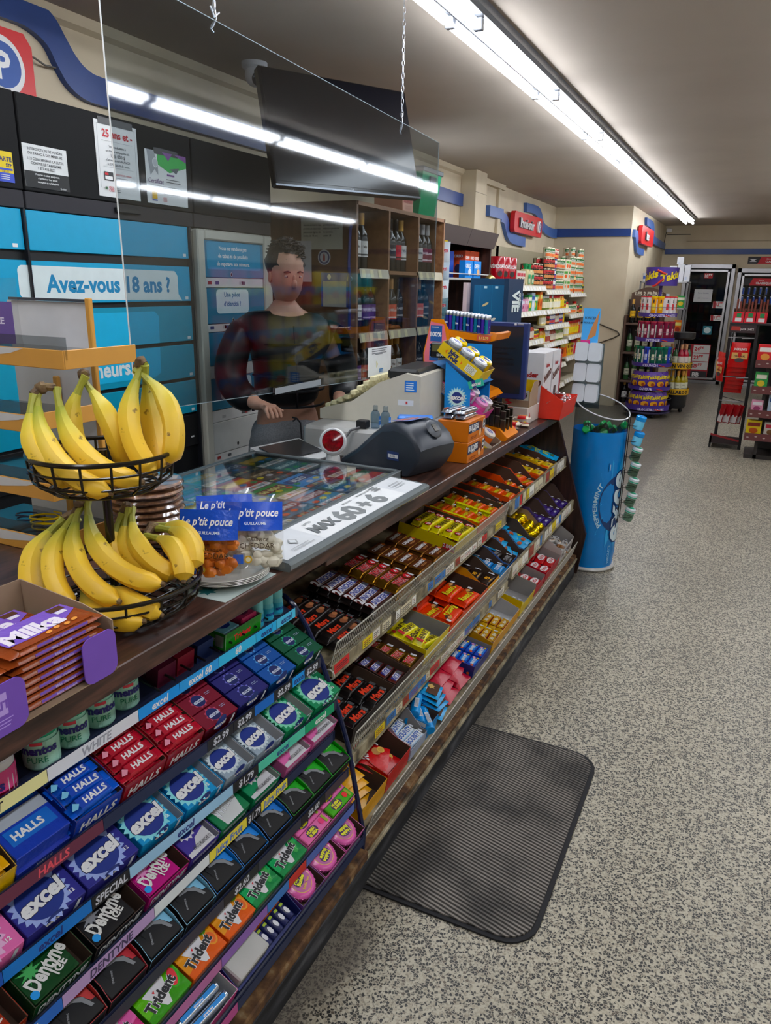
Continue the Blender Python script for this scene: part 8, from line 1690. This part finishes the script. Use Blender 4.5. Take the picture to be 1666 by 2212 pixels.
nes = MB(); nes.lathe([(.072, 0), (.074, .004), (.074, .245), (.070, .25), (.001, .25)], 'gl:#8f1420', 26, caps=False); nes.lathe([(.0745, .001), (.0745, .006)], '#c3b9a9', 26, caps=False); wrap_text(nes, 'NESCAFÉ', .0745, .165, .030, '#cfcaca', -.75, .04, 1.5); wrap_text(nes, 'NESCAFÉ', .0745, .165, .030, '#cfcaca', -2.3, .04, 1.5)
for a0 in (-.75, -2.3):
    vs = [(.0748 * math.cos(a0), .0748 * math.sin(a0), .10)] + [(.0748 * math.cos(a0 + .33 * math.cos(t)), .0748 * math.sin(a0 + .33 * math.cos(t)), .10 + .026 * math.sin(t)) for t in [2 * pi * k / 14 for k in range(15)]]; nes.add(vs, [(0, i, i + 1) for i in range(1, 15)], '#1c0f0c')
np_ = proto('coffee_tin', nes)
for i, y in enumerate((6.92, 7.09, 7.30)): np_.put(T(-2.24, y, 1.5506), 'tall red coffee tin, %s from the left on the first top shelf' % ORD[i], 'tall red coffee tins', 'coffee tin')
jg = MB(); jg.box(-.05, -.05, 0, .05, .05, .16, 'gl:#c9c09a', .02); jg.lathe([(.02, .16), (.02, .19), (.026, .19), (.026, .215), (.001, .216)], 'gl:#1c7a4a', 14, caps=False); f = jg.face((.0505, -.04, .02), (0, 1, 0), (0, 0, 1)); f.rect(0, 0, .08, .09, '#2a8a5c'); f.rect(.01, .01, .07, .05, '#b9b9a0'); jgp = proto('juice_jug', jg)
for i, y in enumerate((7.80, 7.93)): jgp.put(T(-2.22, y, 1.5506), 'cream plastic jug with green label, %s of two on the first top shelf' % ORD[i], 'cream plastic jugs', 'jug')
stock(7.42, 7.76, 1.55, .09, [PACKS[4], PACKS[1], PACKS[6]], 'beside coffee tins', 1, seed=8)
for ui, (y0, y1, zs) in enumerate(SH):
    for k, z in enumerate(zs[1:-1], 1):
        S_ = [JARS + PACKS[:2], PACKS, JARS + TINS[4:] + PACKS[3:5], TINS + JARS][(k + ui) % 4]
        stock(y0 + .03, y1 - .02, z, .098, S_, '%s shelf down, %s bay' % (ORD[k], ('near', 'middle', 'far')[ui]), 1, .1, seed=20 + ui * 7 + k)
wbox('snack_carton', -2.01, 6.39, 1.10, -1.89, 6.58, 1.485, 'sat:#a9a79a', 'tall pale torn open carton of yellow packs left of the wall shelving', 'snack box', None, lambda f, w, h: (f.rect(w * .2, 0, w * .7, h * .8, '#b9a92c'), f.rect(w * .2, h * .1, w * .8, h * .25, '#2a4a8c')))
b = MB(); b.box(-2.03, 6.37, 0, -1.87, 6.62, 1.099, '#8f8873', .004); put('end_cabinet', b, 'beige shelf end cabinet supporting the torn open carton', 'cabinet')
b = MB(); b.tube([(-1.668, 10.59, .95), (-1.70, 10.58, .99), (-1.95, 10.585, 1.08), (-2.2, 10.59, 1.09)], .008, '#3a332a', 5); b.tube([(-1.668, 10.59, .95), (-1.75, 10.58, .90), (-1.95, 10.585, .82), (-2.15, 10.59, .77)], .008, '#3a332a', 5); put('cable_run', b, 'two dark cables running along the alcove wall', 'cable')

# ================================================================ round snack tower
TX, TY = -1.15, 10.0
r = empty('snack_tower', 'round purple snack tower with canisters above and bags below', 'display stand', T(TX, TY, 0))
PU = 'sat:#3c2a78'
b = MB(); b.lathe([(.27, .055), (.28, .06), (.28, .072), (.27, .078)], 'sat:#2c2840', 36); b.lathe([(.02, .07), (.02, 1.6)], PU, 10)
for a in range(4): b.blob((.2 * math.cos(a * 1.57 + .5), .2 * math.sin(a * 1.57 + .5), .028), .028, .028, .028, '#17171a', 10, 6)
b.obj('base', r)
TR_ = [(.085, .165, .265), (.335, .39, .25), (.62, .675, .235), (.92, .975, .23), (1.21, 1.265, .225)]
for (z0, z1, R) in TR_:
    b = MB(); b.lathe([(.02, z0 + .01), (R, z0 + .01), (R + .005, z1)], PU, 36, caps=False); wrap = ('CROUSTILLANTES', 'INTENSE', 'CRUNCH', 'SAVEUR')[int(z0 * 10) % 4]
    vs, fs, wd = glyphs(wrap, .03, 1); kk_ = .030 / .72; b.add([((R + .007) * math.cos(-1.9 + x * kk_ / R), (R + .007) * math.sin(-1.9 + x * kk_ / R), z0 + .014 + y * kk_) for x, y in vs], fs, '#b9b3c9')
    b.tube([((R + .008) * math.cos(t), (R + .008) * math.sin(t), z0 + .03 + .02 * math.sin(3 * t)) for t in (-1.1, -1.0, -.9, -.8)], .006, '#a83028', 5); b.obj('tray', r)
    b = MB(); b.ring((0, 0, z1 + .07), R + .012, .003, '#4a4a54', 32, 4); b.obj('guard_ring', r)
b = MB(); b.lathe([(.185, 1.58), (.19, 1.79), (.02, 1.79)], PU, 36, caps=False)
for a0, s in ((-2.35, 'Takis'), (-.9, 'Takis')):
    vs, fs, wd = glyphs(s, .04, 2); kk_ = .085 / .72; b.add([(.192 * math.cos(a0 + (x - wd / 2) * kk_ / .19), .192 * math.sin(a0 + (x - wd / 2) * kk_ / .19), 1.65 + y * kk_ + .25 * (x - wd / 2) * kk_) for x, y in vs], fs, '#c9b52c')
b.tube([(.195 * math.cos(t), .195 * math.sin(t), 1.77 - .09 * (t + 1.9)) for t in (-1.75, -1.6, -1.4, -1.25)], .012, '#a83028', 8); b.tube([(.195 * math.cos(t), .195 * math.sin(t), 1.62 + .05 * math.sin(4 * t)) for t in (-1.95, -1.75, -1.55, -1.35)], .012, '#a83028', 8); b.obj('header_drum', r)
def can(c, c2, cap):
    b = MB(); b.lathe([(.036, 0), (.037, .004), (.037, .225), (.001, .226)], 'gl:' + c, 16, caps=False); b.lathe([(.0385, .222), (.0385, .236), (.001, .237)], 'gl:' + cap, 16, caps=False); band_(b, .037, .08, .15, c2, -2.0, -1.1, 6); band_(b, .037, .01, .2, '#b9b9b6', -.7, .6, 6); band_(b, .0373, .16, .2, '#17171c', -1.75, -1.35, 5); return proto('crisp_canister', b)
C1 = can('#c3bcbc', '#b02c34', '#b02c34'); C2 = can('#c98a1c', '#c9b54a', '#c9b52c'); C3 = can('#6a1430', '#b9a0a4', '#8a2a3c'); C4 = can('#134a3c', '#b9b9a0', '#1c6a4a'); C5 = can('#1c2f90', '#a9b0c9', '#2a4ab0')
def ringput(pr, z, R, n, a0, a1, desc, grp, cat='crisps', codes=None, M0=None):
    for i in range(n):
        a = a0 + (a1 - a0) * i / (n - 1); (codes[i % len(codes)] if codes else pr).put(T(TX + R * math.cos(a), TY + R * math.sin(a), z + .0006) @ RZ(math.degrees(a) + 90) @ (M0 or I), '%s, %s round the snack tower' % (desc, ORD[i]), grp, cat)
ringput(None, 1.221, .175, 10, -2.9, .6, 'white or yellow crisp canister on the top tray', 'crisp canisters on the top tray', codes=[C1, C1, C1, C2, C2])
ringput(C3, .931, .18, 9, -2.9, .5, 'maroon crisp canister on the second tray', 'maroon crisp canisters')
ringput(None, .631, .185, 10, -3.0, .5, 'green or blue crisp canister on the third tray', 'green crisp canisters', codes=[C4, C4, C4, C5])
b = MB(); pouch(b, .16, .22, .06, 'film:#4a2a80', lambda f, w, h: (f.text('Takis', w * .5, h * .72, .045, '#c9b52c', .04, w * .9, .2, .15), f.ell(w * .5, h * .35, w * .3, h * .16, '#c9922c', 9), f.ell(w * .6, h * .3, w * .14, h * .1, '#8a3a1c', 8))); tk = proto('crisp_bag', b)
ringput(tk, .346, .19, 7, -2.9, .2, 'purple corn snack bag on the fourth tray', 'purple snack bags on the fourth tray')
ringput(tk, .10, .20, 8, -3.0, .3, 'purple corn snack bag on the lowest tray', 'purple snack bags on the lowest tray')
# black and yellow wine tower behind it
WX, WY = -.88, 10.52
r = empty('wine_tower', 'round black wine tower with yellow lettered bands behind the snack tower', 'display stand', T(WX, WY, 0))
b = MB(); b.lathe([(.13, .06), (.15, .09), (.15, .22), (.16, .24), (.02, .24)], 'sat:#17171a', 30); b.lathe([(.02, .2), (.02, .97)], '#17171a', 8); b.lathe([(.13, .93), (.16, .95), (.16, 1.02), (.02, 1.02)], 'sat:#17171a', 30); b.lathe([(.16, .57), (.02, .57)], '#17171a', 30, caps=False)
for a in range(3): b.blob((.09 * math.cos(a * 2.1), .09 * math.sin(a * 2.1), .03), .028, .028, .03, '#101012', 8, 5)
b.obj('body', r)
for z, s in ((.24, 'WALLAROO'), (.57, 'BON VIN QUÉBEC')):
    b = MB(); b.lathe([(.165, z), (.167, z + .075)], 'sat:#b8902c', 30, caps=False); vs, fs, wd = glyphs(s, .04, 1); kk_ = .042 / .72; b.add([(.169 * math.cos(-2.4 + x * kk_ / .169), .169 * math.sin(-2.4 + x * kk_ / .169), z + .016 + y * kk_) for x, y in vs], fs, '#17171a'); b.obj('band', r)
W['h'] = wine('gl:#8a1c2c', 'gl:#b58a6a', '#b9b0a9', None); W['e'] = wine('gl:#2a4a2c', 'gl:#17171a', '#b9b9a4', 'blanc', '#2a4a2c')
DSC.update(h='rosé', e='green glass')
for (z, R, c) in ((.2406, .105, 'gg'), (.5706, .105, 'hhe')):
    for i in range(8): a = -3.2 + i * .62; W[c[i % len(c)]].put(T(WX + R * math.cos(a), WY + R * math.sin(a), z) @ RZ(math.degrees(a) + 20), '%s bottle, %s round the %s ring of the black wine tower' % (DSC[c[i % len(c)]], ORD[i], 'lower' if z < .4 else 'upper'), 'bottles on the black wine tower')
# brown wooden wine rack
r = empty('wine_rack', 'dark brown wooden wine rack with arched header reading LES 2 FRÈRES', 'wine rack', T(-1.655, 10.74, 0))
b = MB(); b.box(0, 0, 0, .03, .3, 1.20, 'sat:#4a382f', .003); b.box(.45, 0, 0, .48, .3, 1.20, 'sat:#4a382f', .003); b.box(0, .28, 0, .48, .3, 1.4, 'sat:#3a2c26'); b.obj('frame', r)
for z in (.03, .34, .72, 1.10): b = MB(); b.box(.03, -.01, z - .025, .45, .28, z, 'sat:#54423a', .002); b.obj('shelf', r)
b = MB(); b.prism([(.03, 1.40), (.03, 1.48)] + [(.03 + .44 * k / 10, 1.48 + .08 * math.sin(pi * k / 10)) for k in range(1, 10)] + [(.47, 1.48), (.47, 1.40)], .24, .26, 'sat:#4a382f', 'y'); f = b.face((.03, .2395, 1.38), (1, 0, 0), (0, 0, 1)); f.text('LES 2 FRÈRES', .22, .10, .045, '#b9b3a4', .03, .38); f.ell(.25, -.10, .11, .11, '#a89a7c', 30); f.ell(.25, -.10, .10, .10, '#3c2e28', 30); f.text('FRÈRES', .25, -.10, .04, '#a89a7c', .02, .15); b.obj('header_board', r)
b = MB(); b.box(.03, .235, 1.12, .47, .262, 1.40, 'sat:#4a382f'); b.obj('back_board', r)
for z, c in ((1.1006, 'yyyy'), (.7206, 'eegg'), (.3406, 'eeee'), (.0306, 'wwww')):
    for i in range(4): W[c[i]].put(T(-1.57 + i * .10, 10.85, z) @ RZ(-40), '%s bottle, %s from the left on the brown rack shelf at %s height' % (DSC[c[i]], ORD[i], {1.1006: 'eye', .7206: 'chest', .3406: 'knee', .0306: 'floor'}[z]), 'bottles in the brown wooden rack')
r = empty('paper_goods_shelf', 'grey metal shelf unit stacked with cups and white boxes behind the snack tower', 'shelving', T(-1.56, 11.15, 0))
b = MB()
for x in (0, .60): b.box(x, 0, 0, x + .02, .02, 1.64, '#6a6a6c'); b.box(x, .38, 0, x + .02, .40, 1.64, '#6a6a6c')
b.obj('uprights', r)
for z in (.2, .6, .95, 1.3, 1.64): b = MB(); b.box(0, 0, z - .02, .62, .40, z, 'gl:#8d8d8e', .003); b.obj('shelf', r)
for i, (x, z, w, d, h) in enumerate(((.36, 1.6406, .09, .09, .20), (.46, 1.6406, .08, .09, .22), (.55, 1.6406, .07, .09, .21), (.44, 1.8612, .08, .09, .09))): wbox('white_box', -1.56 + x, 11.20, z, -1.56 + x + w, 11.20 + d, z + h, 'sat:#bdbfc4', 'plain white carton, %s in the group on the grey metal shelf unit' % ORD[i], 'box', lambda f, w, h: f.rect(w * .1, h * .1, w * .5, h * .3, '#a9b0bf'))
cp = MB(); cp.lathe([(.035, 0), (.045, .10), (.048, .105), (.001, .105)], 'sat:#b9bcc4', 18, caps=False); band_(cp, .042, .03, .07, '#2a4a9c', -2.4, -1.0, 8); cpp = proto('paper_cup', cp)
for i in range(4): cpp.put(T(-1.50 + i * .098, 11.22, 1.6406 + (.0 if i != 1 else .0)), 'white and blue paper cup stack, %s from the left on the grey shelf unit' % ORD[i], 'paper cups on the grey shelf unit', 'cups')
b = MB(); b.lathe([(.075, 0), (.085, .21), (.09, .22), (.001, .225)], 'sat:#b9b51c', 24, caps=False); b.lathe([(.088, .20), (.092, .235), (.001, .236)], 'sat:#c3c5c9', 24, caps=False); put('plastic_tub', b, 'yellow tub with white lid at the left of the grey shelf unit', 'tub', T(-1.50, 11.17, 1.3006) @ T(0, .09, .0)); 
for k, z in enumerate((1.3006, .9506, .6006)):
    for i in range(4): PACKS[(k * 2 + i) % 7][0].put(T(-1.34 + i * .11, 11.23, z) @ RZ(-90), '%s, %s from the left, %s level of the grey metal unit' % (PACKS[(k * 2 + i) % 7][1], ORD[i], ('upper', 'middle', 'lower')[k]), None, 'grocery')

# ================================================================ cooler doors
for i, (x0, x1, zt, lb) in enumerate(((-1.285, -.492, 1.945, ''), (-.452, .40, 1.885, ''))):
    b = MB(); fr = 'mt:#9a9a9c'; Y0, Y1 = 14.04, 14.099
    for (a, z0, c, z1) in ((x0, 0, x0 + .06, zt), (x1 - .06, 0, x1, zt), (x0, zt - .07, x1, zt), (x0, 0, x1, .06)): b.box(a, Y0, z0, c, Y1, z1, fr, .004)
    for (a, z0, c, z1) in ((x0 + .075, .075, x0 + .11, zt - .085), (x1 - .11, .075, x1 - .075, zt - .085), (x0 + .075, zt - .12, x1 - .075, zt - .085), (x0 + .075, .075, x1 - .075, .11)): b.box(a, Y0 - .02, z0, c, Y0, z1, 'mt:#b0b0b2', .003)
    struct('door_%d' % (i + 1), b)
    o = bpy.context.scene.objects['door_%d' % (i + 1)]
    m = MB(); m.box(x0 + .11, 14.03, .11, x1 - .11, 14.034, zt - .12, 'pane'); m.obj('glass', o); m = MB(); m.box(x0 + .06, 14.097, .06, x1 - .06, 14.0995, zt - .07, '#1d1f22'); m.obj('interior', o)
    m = MB(); m.box(x0 + .09, 13.99, .85, x0 + .105, 14.02, 1.15, 'mt:#8a8a8c', .003); m.obj('door_handle', o)
def sg(x0, z0, x1, z1, key, art, label, Y=14.026): return poster(x0, z0, x1, z1, key, art, label, 'sign', Y, .003)
sg(-1.07, 1.345, -.79, 1.545, '#b9bcc0', lambda f, w, h: (f.text('Porte fermée', w * .5, h * .72, .022, '#2a3a6a', .0, w * .8), f.text('SVP', w * .3, h * .3, .02, '#2a3a6a', .0), f.lines(w * .45, w * .9, h * .32, .02, 1, .006, '#2a3a6a')), 'handwritten white paper taped inside the first cooler door')
def pr(a, c='#a8242c'):
    def g(f, w, h): f.pts([(w * .05, 0), (w * .3, 0), (w * .25, h), (0, h)], '#8a1c24'); f.text(a, w * .62, h * .6, h * .45, c, .04, w * .6); f.lines(w * .4, w * .9, h * .25, h * .12, 1, h * .06, '#5a5a5c')
    return g
sg(-.76, 1.25, -.60, 1.36, '#c3c3c3', pr('13⁹⁹'), 'upper of two white and red price tags on the first cooler door'); sg(-.77, 1.05, -.60, 1.14, '#c3c3c3', pr('11⁹⁹'), 'lower of two white and red price tags on the first cooler door')
sg(-.95, 1.72, -.82, 1.80, '#a8242c', lambda f, w, h: f.text('18⁹⁹', w * .5, h * .5, h * .6, '#d5d0d0', .03), 'small red 18 price sticker at the top of the first cooler door')
sg(-1.16, .07, -.70, .655, '#8a1f28', lambda f, w, h: ([(f.rect(w * .42, h * (.76 - .24 * k), w * .98, h * (.98 - .24 * k), '#b9b9b9'), f.text(('24⁹⁹', '22⁹⁹', '29⁹⁹')[k], w * .62, h * (.87 - .24 * k), h * .10, '#a8242c', .04, w * .36), f.ell(w * .2, h * (.87 - .24 * k), w * .12, h * .06, '#b5a09a', 9)) for k in range(3)], f.rect(w * .42, h * .04, w * .98, h * .24, '#26262a'), f.text('BB', w * .6, h * .14, h * .12, '#c3c3c3', .04)), 'large red price board with 24, 22 and 29 on the first cooler door')
sg(-.86, .82, -.72, .96, '#2a6a7a', lambda f, w, h: f.ell(w * .5, h * .5, w * .4, h * .35, '#b9c9cc', 12), 'teal round polar sticker on the first cooler door')
sg(-.33, 1.955, .40, 2.06, '#a8242c', lambda f, w, h: (f.pts([(0, 0), (w * .20, 0), (w * .26, h), (0, h)], '#1b1b1f'), f.pts([(w * .03, h * .3), (w * .08, h * .5), (w * .03, h * .7), (w * .18, h * .7), (w * .13, h * .5), (w * .18, h * .3)], '#c3c3c6'), f.text('Bières', w * .42, h * .72, h * .2, '#c9b0b0', .02), f.text('CLASSIQUES', w * .5, h * .35, h * .26, '#d5d0d0', .04, w * .4)), 'red and black beer banner above the second cooler door', Y=14.099)
sg(-.34, 1.62, .29, 1.73, '#a8242c', lambda f, w, h: (f.pts([(0, 0), (w * .12, 0), (w * .2, h), (0, h)], '#1b1b1f'), f.text('CLASSIQUES', w * .48, h * .35, h * .3, '#d5d0d0', .04, w * .5), f.text('Bières', w * .4, h * .75, h * .2, '#c9b0b0', .02)), 'red and black beer strip inside the second cooler door')
cn = MB(); cn.lathe([(.028, 0), (.033, .006), (.033, .118), (.027, .13), (.001, .13)], 'mt:#a9b0bf', 14, caps=False); band_(cn, .033, .015, .11, 'gl:#2a4a9c', -2.3, -1.2, 8); cnp = proto('beer_can', cn)
for k in range(2):
    for i in range(7): cnp.put(T(-.33 + i * .085, 14.062, 1.33 + k * .14), 'blue and silver beer can, %s from the left, %s row, second cooler' % (ORD[i], ('lower', 'upper')[k]), 'beer cans in the second cooler', 'can')
for k, z in enumerate((1.325, 1.465)): b = MB(); b.box(-.38, 14.02 + .012, z - .004, .33, 14.09, z + .001, '#6a6a6c'); put('cooler_shelf', b, '%s wire shelf inside the second cooler' % ('lower', 'upper')[k], 'shelf')
R_ = random.Random(4)
for k, z in enumerate((1.45, 1.15, .85, .72)):
    b = MB(); b.box(-1.17, 14.05, z, -.61, 14.095, z + .22 - .06 * (k == 3), '#2a1c1e'); f = b.face((-1.17, 14.0497, z), (1, 0, 0), (0, 0, 1)); [(f.rect(.02 + .09 * i, .02, .09 + .09 * i, .16 - .04 * (k == 3), R_.choice(['#5a1c24', '#3a2c34', '#24344a', '#4a3c2c', '#5a5458'])), setattr(f, 'l', 1)) for i in range(6)]; put('beer_carton', b, 'dark beer cartons behind the first cooler door, %s row from the top' % ORD[k], 'carton')

# ================================================================ jerky rack and the shelves at the right edge
r = empty('jerky_rack', 'black wire rack hung with red meat snack bags near the right photo edge', 'display rack', T(-.02, 8.3, 0))
b = MB(); b.box(-.015, -.015, 0, .015, .015, 1.24, '#0d0d0f', .002); b.box(-.26, .32, 0, -.23, .35, 1.24, '#0d0d0f', .002); b.tube([(0, 0, 1.24), (.02, .02, 1.55)], .005, '#17171a', 5)
for z in (1.10, .72, .48): b.tube([(0, 0, z), (-.25, .02, z)], .004, '#8a8a8c', 5); b.tube([(0, 0, z), (-.12, -.10, z)], .004, '#8a8a8c', 5); b.tube([(-.245, .335, z), (0, 0, z)], .004, '#17171a', 5)
b.obj('frame', r)
b = MB(); b.box(-.28, -.03, .05, -.01, .30, .06, '#101012'); b.box(-.28, -.035, .05, -.01, -.03, .13, '#26191b'); b.box(-.285, -.035, .0, -.265, -.01, .12, '#101012'); b.prism([(-.28, .15), (-.01, .10), (-.01, .08), (-.28, .13)], -.036, -.034, '#7a1c20', 'y'); b.obj('base_tray', r)
b = MB(); pouch(b, .17, .24, .03, 'film:#a8141c', lambda f, w, h: (f.rect(w * .08, h * .35, w * .92, h * .6, '#b5905a'), f.text('ORIGINAL', w * .5, h * .46, .018, '#3a2416', .04, w * .6), f.text('JACK LINK’S', w * .5, h * .74, .020, '#c9c3c0', .04, w * .7), f.ell(w * .5, h * .3, w * .25, h * .09, '#3a3034', 10))); jb = proto('jerky_bag', b)
for i in range(7): jb.put(T(-.14 - .004 * i, 8.235 + i * .031, .82 - .045 * i), 'large red meat snack bag, %s from the front on the upper hooks' % ORD[i], 'large red bags', 'snack bag')
for i in range(2): jb.put(T(-.30 - .01 * i, 8.42 + .1 * i, .66 + .04 * i) @ RZ(-65), 'red meat snack bag hung sideways on the rack, %s of two' % ORD[i], 'large red bags', 'snack bag')
b = MB(); pouch(b, .055, .19, .016, 'film:#7a1218', lambda f, w, h: f.rect(w * .1, .01, w * .9, h * .45, '#a9a4a4')); js = proto('jerky_stick_bag', b)
for i in range(6): js.put(T(-.235 + i * .033, 8.22 + .02 * (i % 2), .27) @ RZ(-30) @ RY(8), 'small dark red snack bag with grey foot, %s from the left on the low hook' % ORD[i], 'small red bags on the low hook', 'snack bag')
for i in range(3):
    b = MB(); tray(b, .095, .12, .10, .13, 'film:#a8202c', 'kraft'); f = frontface(b); f.rect(.03, .05, .07, .09, '#1c6a3c'); f.rect(.02, .01, .075, .045, '#b9b9b9')
    for k in range(3): b.box(.015 + k * .028, .03, .04, .033 + k * .028, .05, .22 - .02 * (k % 2), 'film:#5a2a20', .004)
    put('meat_stick_box', b, 'red open box of meat sticks on the rack top, %s from the left' % ORD[i], 'snack box', T(-.25 + i * .102, 8.27, 1.245))
b = MB(); b.box(-.27, 8.26, 1.225, .10, 8.42, 1.243, '#101012', .002); b.box(-.27, 8.257, 1.15, -.03, 8.26, 1.225, '#26191b'); f = b.face((-.27, 8.2568, 1.15), (1, 0, 0), (0, 0, 1)); f.rect(.02, .02, .10, .06, '#8a2c24'); f.text("JACK LINK'S", .16, .035, .02, '#b9b3b0', .02, .12); put('rack_shelf', b, 'black top shelf of the meat snack rack with lettered front', 'shelf')
r = empty('snack_shelving', 'dark shelf unit with brown printed price strips cut by the right photo edge', 'shelving', T(.03, 7.9, 0))
b = MB(); b.box(.08, 0, 0, .11, .03, 1.05, '#2a2624'); b.box(.0, 0, .0, .7, .4, .04, '#2c2826'); b.box(.10, .38, 0, .7, .40, 1.05, '#4a4a4e'); b.obj('frame', r)
for z in (.90, .66, .44, .22): b = MB(); b.box(-.02, -.06, z - .02, .7, .36, z, '#4a3c3a'); b.box(-.02, -.065, z - .035, .7, -.06, z + .035, 'sat:#5c3434'); f = b.face((-.02, -.0655, z - .035), (1, 0, 0), (0, 0, 1)); [f.ell(.03 + .07 * k, .03 + .01 * (k % 2), .012, .006, '#a89a94', 7) for k in range(9)]; b.obj('shelf', r)
for k, z in enumerate((.9006, .6606, .4406, .2206)):
    for i in range(3): PACKS[(k * 3 + i * 2) % 7][0].put(T(.08 + i * .15, 7.92, z) @ RZ(-90), '%s, %s from the left on the %s shelf at the right edge' % (PACKS[(k * 3 + i * 2) % 7][1], ORD[i], ('top', 'second', 'third', 'lowest')[k]), None, 'grocery')
# chip rack to the right of the camera, only seen mirrored in the hanging screen
r = empty('crisp_rack', 'tall rack of colourful crisp bags seen only as a reflection in the hanging screen', 'display rack', T(1.05, 4.7, 0))
b = MB(); b.box(.12, 0, 0, .15, 2.7, 1.7, '#26262a'); [b.box(-.12, 0, z - .02, .12, 2.7, z, '#3a3a3e') for z in (.3, .65, 1.0, 1.35)]; b.obj('frame', r)
cb = [proto('crisp_bag', (lambda m: pouch(m, .22, .29, .07, 'film:' + c, lambda f, w, h: (f.rect(0, h * .3, w, h * .55, c2), f.ell(w * .5, h * .3, w * .3, h * .12, '#8a3a2c', 10))))(MB())) for c, c2 in (('#1f8a94', '#b9b02c'), ('#b03a78', '#b9b02c'), ('#a8202c', '#2a3a8a'), ('#b9a82c', '#1f8a94'))]
n = 0
for z in (.3, .65, 1.0, 1.35):
    for i in range(11): cb[(i // 3 + int(z * 10)) % 4].put(T(1.05, 4.83 + i * .245, z + .001) @ RZ(-90), 'crisp bag on the mirrored rack, %s along, %s shelf' % (ORD[i], {.3: 'lowest', .65: 'second', 1.0: 'third', 1.35: 'top'}[z]), 'crisp bags on the mirrored rack', 'crisps')
